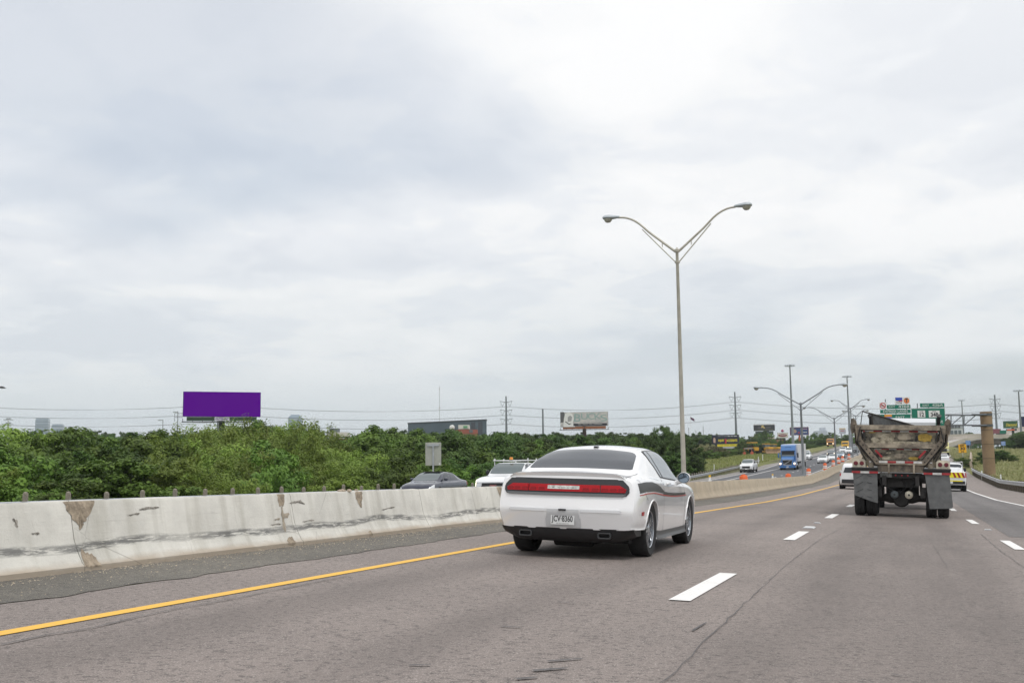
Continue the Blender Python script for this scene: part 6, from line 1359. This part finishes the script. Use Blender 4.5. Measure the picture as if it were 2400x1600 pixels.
def semi_box(u, v, Y, w, h, col, label, name='far_lorry'):
    p = W(u, v, Y); root = empty(name, Matrix.Translation(p), label, 'truck'); MB().box((0, 0, h/2+.5), (w, 2.4, h), ch=.05).build('load_body', col, root); MB().box((-w/2-1.1, 0, 1.2), (1.9, 2.3, 2.0), ch=.15).build('cab', GREYP, root)
    for x in (-w/2-1.1, -w*.3, w*.3, w*.42): MB().lathe([(0, -.1), (.5, -.1), (.5, 2.2), (0, 2.2)], 12, 'y', (x, -1.15, .1)).build('wheel', TYRE, root)
semi_box(2332, 1018.5, 478, 4.2, 2.0, mat('maroon_box', (.20, .06, .07), .6), 'dark red lorry crossing the overpass')
M, w_, h_ = board_frame(2343, 2358.5, 1008, 1015.5, 468); r_ = empty('road_sign', M, 'small green sign mounted on the overpass parapet', 'sign'); MB().box((0, 0, 0), (w_, .08, h_)).build('panel', GRN, r_); MB().box((0, .12, -h_*.3), (w_*.8, .1, h_*.9)).build('bracket', GST, r_)

# ================================================================ buildings
def bld(u0, u1, v0, Y, depth, m, label, name='office_building', cat='building', vb=1060):
    a, b_ = W(u0, v0, Y), W(u1, v0, Y); c = (a+b_)/2; z0 = min(float(gz(c.x, Y)), W(u0, vb, Y).z); w = b_.x-a.x; h = c.z-z0
    root = empty(name, Matrix.Translation((c.x, Y+depth/2, z0)) @ Matrix.Rotation(-math.atan2(c.x, Y)*.6, 4, 'Z'), label, cat); return root, w, h, depth
GT = mat('tower_glass', (.20, .27, .33), .25, .2); GT2 = mat('tower_band', (.36, .42, .47), .5)
def tower(u0, u1, v0, Y, label, cut=0, floors=22):
    root, w, h, d = bld(u0, u1, v0, Y, 26, None, label, 'office_tower'); c = cut*w
    MB().prism([(-w/2, -26/2), (w/2, -13), (w/2, 13), (-w/2, 13)], 0, h-(c*1.0), 'z').build('shaft', GT, root)
    for k in range(floors): MB().box((0, 0, (h-c)*(k+.5)/floors), (w+.5, 26.5, (h-c)/floors*.28)).build('floor_band', GT2, root)
    if cut: MB().add([(-w/2, -13, h-c), (w/2, -13, h-c), (w/2, 13, h-c), (-w/2, 13, h-c), (-w/2+c, -7, h), (w/2-c, -7, h), (w/2-c, 7, h), (-w/2+c, 7, h)], [(0, 1, 5, 4), (1, 2, 6, 5), (2, 3, 7, 6), (3, 0, 4, 7), (4, 5, 6, 7)]).build('sloped_crown', GT, root)
    else: MB().box((0, 0, h+1.5), (w*.9, 22, 3)).build('parapet', GT2, root)
tower(80.5, 108.5, 982, 2400, 'pale glass office tower at the far left'); tower(119, 143, 996, 2600, 'lower pale office block right of the glass tower', 0, 10); tower(674, 705, 971, 2400, 'glass tower with chamfered top right of the purple billboard', .22, 16)
root, w, h, d = bld(953, 1137, 985, 430, 30, None, 'long dark blue-grey flat-roofed building above the trees', 'warehouse'); DKB = mat('dark_cladding', (.075, .105, .13), .5, var=.08, vscale=.2); MB().prism([(-w/2, 0), (w/2, 0), (w/2, h), (-w/2, h-3.0*w/30*.35)], -15, 15).build('wall', DKB, root); MB().prism([(-w/2-.2, h-3.0*w/30*.35), (w/2+.2, h), (w/2+.2, h+.35), (-w/2-.2, h-3.0*w/30*.35+.35)], -15.2, 15.2).build('roof_edge', mat('roof_edge_dark', (.05, .06, .07), .5), root)
for x in (w*.42, w*.33): MB().box((x, -15.05, h*.80), (1.6, .1, h*.3)).build('window', GLASS, root)
root, w, h, d = bld(1066, 1118, 1002, 380, 16, None, 'red brick building with white parapet in front of the dark one', 'brick_building'); BRK = mat('far_brick', (.30, .095, .065), .85, var=.12, vscale=.6); MB().box((0, 0, h/2-.3), (w, 16, h-.6)).build('wall', BRK, root); MB().box((-w*.12, 0, h+.3), (w*.5, 15.6, 1.4)).build('parapet', mat('pale_parapet', (.62, .60, .55), .7), root); MB().box((-w*.05, -7.9, h+.3), (1.4, .15, .7)).build('green_sign', mat('shop_green', (.10, .30, .14), .5), root); MB().box((w*.2, -8.05, h-1.2), (1.2, .12, 1.0)).build('window', GLASS2, root)
MB().lathe([(0, -.2), (.6, -.1), (.9, .2), (.95, .35)], 16, 'y', (-w*.66, -6, h+.2)).build('satellite_dish', mat('dish_white', (.66, .66, .63), .6), root)
root, w, h, d = bld(762, 812, 1010, 420, 16, None, 'low brick building with pale roof right of the chamfered tower', 'brick_building'); MB().box((w*.12, 0, h/2-1.6), (w*.55, 16, h-2.4)).build('wall', BRK, root); MB().box((0, 0, h-1.2), (w*.98, 17, 1.6)).build('roof', mat('pale_roof', (.55, .53, .48), .7), root)
for x in (-.32, -.2, -.05): MB().box((x*w, -2, h+.5), (1.6, 2, 1.6)).build('rooftop_unit', mat('unit_dark', (.12, .14, .16), .6), root)
root, w, h, d = bld(340, 378, 1012, 600, 20, None, 'pale flat building glimpsed through the trees left of the billboard', 'warehouse'); MB().box((0, 0, h/2), (w, 20, h)).build('wall', mat('pale_wall', (.55, .53, .52), .8), root); MB().box((0, 0, h+.2), (w+.6, 20.6, .5)).build('roof_edge', GT2, root)
root, w, h, d = bld(1800, 1840, 1030, 470, 12, None, 'low brick shop with white roof units left of the blue lorry', 'shop'); MB().box((0, 0, h/2), (w, 12, h)).build('wall', mat('pink_brick', (.34, .16, .12), .85, var=.12, vscale=.8), root)
for x in (-.35, -.2, -.05): MB().box((x*w, -3, h+.5), (1.3, 2, 1.0)).build('rooftop_unit', CREAM, root)
root, w, h, d = bld(1916, 1943, 1009, 1500, 30, None, 'pale office block on the skyline above the far lorry', 'office_building'); MB().box((0, 0, h/2), (w, 30, h)).build('wall', mat('skyline_pale', (.42, .46, .53), .7), root); MB().box((w*.2, 0, h+2), (w*.4, 20, 5)).build('penthouse', mat('skyline_pale2', (.46, .5, .56), .7), root)
root, w, h, d = bld(2213, 2268, 1003, 560, 25, None, 'white showroom building with dark lettering under the sign truss', 'showroom'); MB().box((0, 0, h/2), (w, 25, h)).build('wall', mat('showroom_white', (.58, .60, .60), .6), root); MB().box((0, 0, h+.6), (w*1.0, 25.4, 1.2)).build('fascia', mat('fascia_grey', (.40, .43, .46), .6), root)
text_part('■▪■■ ▪■■ ■▪■', GREYP, root, Matrix.Translation((0, -12.9, h+.6)), 1.6, 'lettering', w*.8, bold=.05)
for k in range(6): MB().box((-w*.42+k*w*.16, -12.6, h-2.2), (w*.12, .2, 2.2)).build('window', GLASS2, root)

# ================================================================ construction machines on the grass
CY = mat('machine_yellow', (.62, .34, .03), .5, var=.12, vscale=1.5); TRK = mat('track_black', (.03, .028, .025), .85)
def place(u, v): p = hit(u, v); return p
def roller():
    p = place(1766, 1064); m = Matrix.Translation(p) @ Matrix.Rotation(R(25), 4, 'Z') @ Matrix.Scale(1.15, 4); root = empty('tractor', m, 'yellow canopied tractor towing a red implement on the grass', 'machine')
    MB().box((0, 0, 1.25), (1.3, 2.9, .9), ch=.12).build('body', CY, root); MB().box((0, .4, 2.85), (1.9, 2.0, .22), ch=.08).build('canopy', CY, root); MB().box((0, .9, 1.95), (1.2, .8, .7), ch=.1).build('cab_panel', BLK, root)
    for x in (-.8, .8):
        for y in (-.4, 1.2): MB().tube([(x, y, 1.6), (x, y, 2.8)], .06, 6).build('canopy_post', BLK, root)
        o = MB().lathe([(.25, -.22), (.8, -.22), (.82, 0), (.8, .22), (.25, .22), (0, .1)], 18, 'x').build('wheel', TYRE, root, 35); o.location = (x*1.25, -.5, .82); o = MB().lathe([(.2, -.16), (.5, -.16), (.5, .16), (.2, .16), (0, .1)], 16, 'x').build('wheel', TYRE, root, 35); o.location = (x*1.1, 1.5, .5)
def mower():
    p = place(1754, 1065.5); root = empty('implement', Matrix.Translation(p) @ Matrix.Scale(1.15, 4), 'small red farm implement left of the canopied tractor', 'machine'); RD = mat('implement_red', (.50, .11, .06), .6)
    b = MB(); b.tube([(-1, 0, .5), (-1, 0, 1.5), (.8, 0, 1.6), (.9, 0, .5)], .12, 6); b.build('frame', RD, root); MB().box((0, 0, 1.55), (1.9, .8, .3)).build('hopper', mat('hopper_grey', (.3, .27, .25), .7), root)
    for x in (-1, .9): MB().lathe([(0, -.2), (.4, -.2), (.4, .2), (0, .2)], 14, 'y', (x, 0, .4)).build('wheel', RD, root)
def dozer(u, v, sc, label, yaw):
    p = place(u, v); root = empty('bulldozer', Matrix.Translation(p) @ Matrix.Rotation(R(yaw), 4, 'Z') @ Matrix.Scale(sc, 4), label, 'machine', 'yellow machines parked on the grass')
    for sd in (-1, 1): MB().prism([(-1.7, .15), (-1.3, 0), (1.3, 0), (1.7, .15), (1.75, .6), (1.3, .95), (-1.3, .95), (-1.75, .6)], sd*.75, sd*1.25, 'x').build('track', TRK, root)
    MB().box((0, .4, 1.25), (1.3, 2.6, .9), ch=.15).build('engine_hood', CY, root); MB().box((0, -.8, 2.0), (1.4, 1.3, .8), ch=.08).build('cab', GLASS2, root); MB().box((0, -.8, 2.5), (1.6, 1.5, .16), ch=.05).build('cab_roof', CY, root)
    MB().prism([(2.1, .05), (2.3, .1), (2.15, .6), (2.3, 1.2), (2.1, 1.15), (2.0, .6)], -1.7, 1.7, 'x').build('blade', mat('worn_blade', (.34, .22, .14), .8, var=.3, vscale=2), root)
    for sd in (-1, 1): MB().tube([(sd*1.35, -.2, .6), (sd*1.4, 2.1, .5)], .12, 6).build('push_arm', CY, root)
roller(); mower(); dozer(1800, 1063.5, 1.15, 'yellow bulldozer with rusty blade nearest the blue lorry', 195); dozer(1818, 1061, 1.0, 'second yellow machine half behind the bulldozer', 215)
# ================================================================ vegetation
def leaf_mat(name, c1, c2, c3):
    g = SH(name); tc = g.N('ShaderNodeTexCoord'); oi = g.N('ShaderNodeObjectInfo'); P = tc.outputs['Object']
    a = g.noise(P, .9, 3, .6); b = g.noise(P, 6, 2, .6)
    col = g.mix(g.ramp(a, [(.38, 0.), (.64, 1.)]), c1, c2); col = g.mix(g.math('MULTIPLY', g.ramp(b, [(.5, 0.), (.75, 1.)]), .55), col, c3)
    hs = g.N('ShaderNodeHueSaturation'); g.L(col, hs.inputs['Color']); g.put(hs.inputs['Hue'], g.math('ADD', .490, g.math('MULTIPLY', oi.outputs['Random'], .026))); g.put(hs.inputs['Value'], g.math('ADD', .62, g.math('MULTIPLY', oi.outputs['Random'], .85)))
    g.put(g.b.inputs['Base Color'], hs.outputs[0]); g.b.inputs['Roughness'].default_value = .6; g.b.inputs['Specular IOR Level'].default_value = .3
    tr = g.N('ShaderNodeBsdfTranslucent'); g.L(hs.outputs[0], tr.inputs[0]); mx = g.N('ShaderNodeMixShader'); mx.inputs[0].default_value = .24
    out = g.nt.nodes['Material Output']; g.L(g.b.outputs[0], mx.inputs[1]); g.L(tr.outputs[0], mx.inputs[2]); g.L(mx.outputs[0], out.inputs[0]); return g.m
LM = {'dark': leaf_mat('dark_oak_leaf', (.042, .082, .016), (.078, .138, .024), (.15, .215, .040)), 'mid': leaf_mat('mid_green_leaf', (.072, .128, .020), (.130, .205, .031), (.225, .31, .055)),
      'willow': leaf_mat('willow_leaf', (.135, .195, .032), (.205, .275, .046), (.30, .37, .080)), 'reed': leaf_mat('pale_reed', (.16, .16, .07), (.21, .20, .10), (.28, .26, .15))}
BARK = mat('grey_bark', (.085, .07, .055), .9, var=.35, vscale=6)
def crown_mesh(seed, kind, rx=2.4, rz=2.6, nclump=150, per=78, ls=.17):
    rs = np.random.RandomState(seed); lobes = []
    for k in range(7):
        a = rs.rand()*6.28; lobes.append((np.array([math.cos(a)*rx*rs.uniform(.15, .55), math.sin(a)*rx*rs.uniform(.15, .55), rz*rs.uniform(-.45, .55)]), rx*rs.uniform(.42, .68), rz*rs.uniform(.32, .55)))
    lobes.append((np.array([0, 0, rz*.35]), rx*.5, rz*.65)); lobes.append((np.array([0, 0, -rz*.25]), rx*.85, rz*.5))
    C = []
    for k in range(nclump):
        c, r1, r2 = lobes[rs.randint(len(lobes))]; d = rs.normal(size=3); d /= np.linalg.norm(d); q = rs.rand()**.20
        C.append(c + d*np.array([r1, r1, r2])*q)
    C = np.array(C); n = nclump*per; ci = np.repeat(np.arange(nclump), per); cr = rs.uniform(.24, .50, nclump)*rx/2.4
    d = rs.normal(size=(n, 3)); d /= np.linalg.norm(d, axis=1, keepdims=True); pos = C[ci] + d*(cr[ci]*rs.rand(n)**.5)[:, None]*np.array([1.1, 1.1, .8 if kind != 'willow' else 1.05])
    out = pos/np.array([rx, rx, rz]); out /= np.maximum(.05, np.linalg.norm(out, axis=1, keepdims=True)); nr = out*.55 + d*.55 + np.array([0, 0, .35]) + rs.normal(size=(n, 3))*.45; nr /= np.linalg.norm(nr, axis=1, keepdims=True)
    up = np.array([0, 0, 1.]) if kind != 'willow' else np.array([.2, 0, -1.]); a = np.cross(nr, up + rs.normal(size=(n, 3))*.6); a /= np.maximum(1e-6, np.linalg.norm(a, axis=1, keepdims=True)); b = np.cross(nr, a)
    L_ = ls*rs.uniform(.6, 1.35, n)*(1.15 if kind == 'willow' else 1); w = L_*(.34 if kind == 'willow' else .56)
    V = np.stack([pos - b*L_[:, None]*.5, pos + a*w[:, None]*.5, pos + b*L_[:, None]*.55, pos - a*w[:, None]*.5], 1).reshape(-1, 3)
    F = np.arange(4*n).reshape(n, 4); lo, hi = np.percentile(V[:, 2], [.5, 99.3]); V[:, 2] = (V[:, 2]-lo)/(hi-lo)*2*rz; C[:, 2] = (C[:, 2]-lo)/(hi-lo)*2*rz - rz; rr_ = np.percentile(np.hypot(V[:, 0], V[:, 1]), 97); V[:, :2] *= rx/rr_; C[:, :2] *= rx/rr_
    me = bpy.data.meshes.new('crown'); me.vertices.add(4*n); me.vertices.foreach_set('co', V.ravel()); me.loops.add(4*n); me.loops.foreach_set('vertex_index', F.ravel().astype(np.int32)); me.polygons.add(n); me.polygons.foreach_set('loop_start', np.arange(0, 4*n, 4, dtype=np.int32)); me.polygons.foreach_set('loop_total', np.full(n, 4, dtype=np.int32)); me.update(); me.validate()
    return me, C
def trunk_mesh(seed, h, r, C, rz):
    rs = random.Random(seed); b = MB(); b.tube([(0, 0, -.5), (rs.uniform(-.1, .1), rs.uniform(-.1, .1), h*.35), (rs.uniform(-.25, .25), rs.uniform(-.2, .2), h*.8), (0, 0, h*1.25)], [r, r*.8, r*.55, r*.2], 7)
    for k in range(7):
        c = C[rs.randrange(len(C))]; z0 = h*rs.uniform(.25, .9); b.tube([(0, 0, z0), (c[0]*.5, c[1]*.5, (z0+c[2]+rz)/2), (c[0]*.9, c[1]*.9, c[2]+rz)], [r*.4, r*.25, r*.07], 5)
    o = b.build('trunk', BARK); me = o.data; bpy.data.objects.remove(o); return me
TP = []
for k, (kind, rx, rz, nc, per, ls) in enumerate((('dark', 2.5, 2.6, 140, 150, .165), ('dark', 2.3, 2.9, 140, 150, .16), ('mid', 2.6, 2.5, 135, 150, .175), ('mid', 2.3, 2.8, 135, 150, .17), ('willow', 2.7, 2.7, 165, 160, .145), ('willow', 2.4, 3.0, 160, 160, .14), ('mid', 2.2, 1.9, 100, 130, .15), ('reed', 2.4, 1.5, 110, 90, .18))):
    me, C = crown_mesh(20+k, kind, rx, rz, nc, per, ls); me.materials.append(LM[kind]); TP.append((me, trunk_mesh(k, rz*1.1, .15, C, rz), kind, rx, rz))
def tree(x, y, top, rad, idx, label, group, cat='tree', name='tree', zbase=None, leafm=None):
    me, tm, kind, rx, rz = TP[idx]; z0 = float(gz(x, y)) if zbase is None else zbase; H = max(1.2, top-z0); lift = .06*H if name != 'tree' else .10*H
    root = empty(name, Matrix.Translation((x, y, z0)), label, cat, group); o = bpy.data.objects.new('crown', me); COL.objects.link(o); o.parent = root
    sz = (H-lift)/(2*rz*1.0); o.matrix_local = Matrix.Translation((0, 0, lift-.02*H)) @ Matrix.Rotation(random.uniform(0, 6.28), 4, 'Z') @ Matrix.Diagonal((rad/rx, rad/rx*random.uniform(.9, 1.1), sz, 1))
    t = bpy.data.objects.new('trunk', tm); COL.objects.link(t); t.parent = root; t.matrix_local = Matrix.Diagonal((rad/rx*.9, rad/rx*.9, sz, 1)); return root
SKY_L = [(-200, 1012), (0, 1012), (60, 1004), (110, 1018), (160, 1002), (230, 999), (300, 1006), (355, 1012), (400, 1000), (470, 1004), (500, 1001), (560, 991), (600, 986), (640, 992), (672, 1004), (722, 990), (745, 1002), (772, 1026), (792, 1030), (830, 1011), (870, 1004), (925, 999), (960, 1001), (1000, 1009), (1040, 1003), (1090, 1012), (1140, 1019), (1180, 1013), (1230, 1016), (1270, 1019), (1310, 1024), (1340, 1020), (1400, 1022), (1460, 1018), (1510, 1016), (1545, 1001), (1570, 998), (1595, 1010), (1620, 1020), (1660, 1050), (1800, 1060)]
def sky_v(u): return float(np.interp(u, [a for a, b in SKY_L], [b for a, b in SKY_L]))
def proj(p):
    c = _C.T @ (np.array(p) - np.array([0, 0, EYE])); return 1200 + FPX*c[0]/-c[2], 800 - FPX*c[1]/-c[2]
ORD = lambda k: ('%d' % k) + ('th' if 10 <= k % 100 <= 20 else {1: 'st', 2: 'nd', 3: 'rd'}.get(k % 10, 'th'))
def wood():
    rs = random.Random(11); random.seed(5)
    rows = [(-31.5, 3.4, .66, .20, 'front', 'shrub'), (-36, 6.0, .42, .22, 'second', 'tree'), (-42, 6.4, .24, .20, 'third', 'tree'), (-49, 6.4, .10, .12, 'fourth', 'tree'), (-58, 6.0, .0, .05, 'fifth', 'tree'), (-71, 7.0, .0, .06, 'rear', 'tree')]
    for t, sp, drop, jit, rname, nm in rows:
        s = -20.0; items = []
        while s < 215:
            tt = t + rs.uniform(-2.2, 2.2); ss = s + rs.uniform(-1.2, 1.2); s += sp*rs.uniform(.85, 1.2)*(1 if s < 110 else 1.25)
            x, y = xy(ss, tt)
            if y < 20: continue
            u, v = proj((x, y, 0))
            lim = 1625 if t > -36 else 1600
            if u < -110 or u > lim: continue
            if u > 1350 and t > -34: continue
            vs = sky_v(u); v0 = 1150; vt = vs + (v0-vs)*max(0, drop + rs.uniform(-jit, jit)) + (rs.uniform(-2, 8) if drop == 0 else 0)
            items.append((u, x, y, vt))
        items.sort()
        for k, (u, x, y, vt) in enumerate(items):
            top = W(u, vt, y).z; z0 = float(gz(x, y)); H = top-z0
            if H < 1.2: top = z0+1.2; H = 1.2
            rad = min(5.0, max(1.7, H*rs.uniform(.44, .60)))
            if nm == 'shrub': rad = max(1.4, min(2.6, H*.75))
            wl = 380 < u < 840
            if wl: idx = rs.choice((4, 5, 4, 5, 2))
            elif 1000 > u > 840: idx = rs.choice((2, 3, 2, 3, 0))
            elif u > 1000: idx = rs.choice((0, 1, 2, 3, 0))
            else: idx = rs.choice((0, 1, 2, 3, 2, 3, 5))
            if nm == 'shrub': idx = rs.choice((2, 6, 6, 3)) if not wl else rs.choice((4, 6, 5))
            look = {'dark': 'dark green', 'mid': 'mid green', 'willow': 'yellow-green willowy', 'reed': 'pale'}[TP[idx][2]]
            tree(x, y, top, rad, idx, '%s %s, %s from the left in the %s row of the roadside wood' % (look, 'shrub' if nm == 'shrub' else 'tree', ORD(k+1), rname), rname + ' row of the roadside wood', 'shrub' if nm == 'shrub' else 'tree', 'shrub' if nm == 'shrub' else 'tree')
    # distant tree belt
    k = 0
    for Y, step in ((330, 26), (520, 22)):
        u = -60
        while u < 1650:
            u += step*rs.uniform(.7, 1.25); vt = min(sky_v(u) + rs.uniform(6, 16), 1022) if u < 1290 else 1012 + rs.uniform(0, 10)
            if 760 < u < 815: vt = 1030
            p = W(u, vt, Y + rs.uniform(-30, 30)); k += 1; tree(p.x, p.y, p.z, rs.uniform(3.5, 6), rs.choice((0, 1, 0)), 'dark distant tree, %s from the left in the %s belt behind the wood' % (ORD(k), 'nearer' if Y < 400 else 'farther'), 'distant tree belt behind the wood')
        k = 0
    # trees by the outer guardrail behind the tall lamp
    for u, vt, Y, rad, idx, lab in ((1562, 999, 168, 3.0, 0, 'tall dark round tree left of the tall lamp post'), (1535, 1022, 160, 2.6, 1, 'dark tree just left of the tall round tree'), (1600, 1018, 162, 2.5, 1, 'dark tree directly behind the tall lamp post'), (1618, 1046, 158, 2.0, 0, 'dark bushy tree right of the tall lamp post'), (1590, 1062, 148, 2.2, 1, 'dark bush at the foot of the trees behind the tall lamp'), (1622, 1070, 150, 1.6, 0, 'low dark bush edging the grass right of the lamp'), (1565, 1058, 150, 2.2, 0, 'dark bush low behind the roof of the coupe'), (1500, 1034, 158, 2.4, 2, 'green tree above the right end of the coupe roof'), (1470, 1038, 155, 2.4, 3, 'green tree above the middle of the coupe roof')):
        p = W(u, vt, Y); tree(p.x, p.y, p.z, rad, idx, lab, 'trees behind the tall lamp post')
    # hillside trees right of the lamp
    H2 = [(1630, 1020), (1680, 1016), (1720, 1014), (1742, 1022), (1770, 1013), (1800, 1009), (1830, 1022), (1860, 1024), (1900, 1016), (1925, 1013), (1942, 1011), (1965, 1018), (2010, 1012)]
    k = 0
    for Y, st_, dv in ((520, 15, 0), (455, 17, 9), (405, 19, 19)):
        u = 1632
        while u < (2005 if Y > 500 else 1945 if Y > 430 else 1885):
            u += st_*rs.uniform(.75, 1.2)
            if Y < 430 and u < 1735: continue
            if Y < 500 and 1668 < u < 1735: continue
            vt = float(np.interp(u, [a for a, b in H2], [b for a, b in H2])) + dv + rs.uniform(0, 5); p = W(u, vt, Y + rs.uniform(-18, 18)); k += 1
            tree(p.x, p.y, p.z, rs.uniform(2.8, 4.2), rs.choice((0, 2, 3, 1, 2)), '%s tree from the left in the %s tier of the hillside trees' % (ORD(k), {520: 'top', 455: 'middle', 405: 'lowest'}[Y]), 'hillside trees right of the tall lamp')
        k = 0
    # pale reeds and bushes below the dark billboard
    for k, (u, vt, Y, rad, idx) in enumerate(((1640, 1042, 300, 2.6, 7), (1658, 1041, 305, 2.8, 7), (1676, 1045, 300, 2.6, 7), (1692, 1048, 300, 2.4, 7), (1706, 1051, 305, 2.4, 6), (1722, 1053, 310, 2.4, 6), (1738, 1050, 318, 2.6, 2), (1648, 1052, 268, 2.2, 6), (1670, 1055, 268, 2.0, 6), (1742, 1034, 330, 3.0, 2), (1782, 1042, 335, 3.0, 0), (1758, 1038, 345, 3.2, 2), (1802, 1040, 345, 3.0, 3), (1830, 1038, 350, 3.0, 0), (1700, 1056, 285, 1.8, 6))):
        p = W(u, vt, Y); tree(p.x, p.y, p.z, rad, idx, ('clump of pale tall reeds' if idx == 7 else 'leafy green bush') + ', %s from the left below the dark billboard' % ORD(k+1), 'brush below the dark billboard', 'bush', 'bush')
    # right-hand slope
    for u, vt, Y, rad, idx, lab in ((2254, 1072, 165, 1.9, 2, 'round green bush left of the brown sign column'), (2240, 1086, 150, .8, 6, 'small bush at the end of the right guardrail'), (2322, 1054, 190, 2.4, 0, 'dark green bush just right of the brown sign column'), (2342, 1059, 195, 2.9, 2, 'larger green bush in the field right of the column'), (2362, 1068, 190, 2.2, 6, 'low pale bush right of the field bushes'), (2312, 1072, 175, 1.6, 6, 'low bush at the foot of the field bushes'), (2376, 1022, 330, 3.8, 0, 'dark tree behind the green sign post'), (2391, 1012, 320, 4.4, 1, 'tall dark tree at the right edge'), (2402, 1018, 300, 4.0, 0, 'dark tree cut by the right edge'), (2372, 1036, 310, 2.4, 0, 'dark shrub below the green sign'), (2388, 1040, 300, 2.4, 1, 'dark shrub at the right edge of the field'), (2345, 1046, 320, 1.6, 0, 'small shrub beside the blue sign'), (2318, 1046, 330, 1.8, 0, 'small shrub behind the brown column')):
        p = W(u, vt, Y); tree(p.x, p.y, p.z, rad, idx, lab, 'bushes and trees on the right-hand field', 'bush' if 'bush' in lab or 'shrub' in lab else 'tree', 'bush' if 'bush' in lab or 'shrub' in lab else 'tree')
    k = 0
    for u, vt in ((2217, 1016), (2232, 1014), (2250, 1015), (2266, 1013), (2280, 1014), (2318, 1013), (2204, 1017)):
        p = W(u, vt, 640); k += 1; tree(p.x, p.y, p.z, 5, 0, 'tiny far tree above the overpass, %s from the left' % ORD(k), 'far trees above the overpass')
wood()
# grass blades on the verges
def grass(name, n, s0, s1, t0, t1, hmin, hmax, label, seed, m):
    rs = np.random.RandomState(seed); s = s0 + (s1-s0)*rs.rand(n)**.8; t = rs.uniform(t0, t1, n); x, y = xy(s, t); z = gz_st(s, t) - .03; h = rs.uniform(hmin, hmax, n)*(1+.6*(rs.rand(n) < .1)); a = rs.rand(n)*6.28; w = h*.22 + .03
    lx, ly = rs.normal(size=n)*h*.35, rs.normal(size=n)*h*.35
    V = np.stack([np.stack([x-np.cos(a)*w, y-np.sin(a)*w, z], 1), np.stack([x+np.cos(a)*w, y+np.sin(a)*w, z], 1), np.stack([x+lx, y+ly, z+h], 1)], 1).reshape(-1, 3); F = [(3*i, 3*i+1, 3*i+2) for i in range(n)]
    tag(obj_from(name, V, F, m), label, 'grass', kind='stuff')
GM = leaf_mat('verge_grass', (.17, .19, .055), (.22, .23, .075), (.31, .29, .13)); GM2 = leaf_mat('field_grass', (.185, .18, .080), (.235, .22, .11), (.31, .28, .16))
grass('verge_grass', 26000, 118, 340, -60, -28.2, .15, .40, 'mown green grass on the slope left of the oncoming lanes', 1, GM)
grass('field_grass', 30000, 70, 335, 8.2, 48, .15, .45, 'dry yellow-green grass on the field right of the ramp', 2, GM2)
# ================================================================ haze
def haze():
    b = MB(); b.box((0, 0, 85), (13000, 13000, 190)); o = b.build('haze', [])
    m = bpy.data.materials.new('haze_air'); m.use_nodes = True; nt = m.node_tree; nt.nodes.clear(); out = nt.nodes.new('ShaderNodeOutputMaterial'); v = nt.nodes.new('ShaderNodeVolumePrincipled')
    v.inputs['Color'].default_value = (.80, .85, .90, 1); v.inputs['Density'].default_value = HAZE; v.inputs['Anisotropy'].default_value = .2; nt.links.new(v.outputs[0], out.inputs['Volume']); o.data.materials.clear(); o.data.materials.append(m)
    tag(o, 'thin pale summer haze over the whole scene', 'haze', kind='stuff')
HAZE = 0.00016
haze()
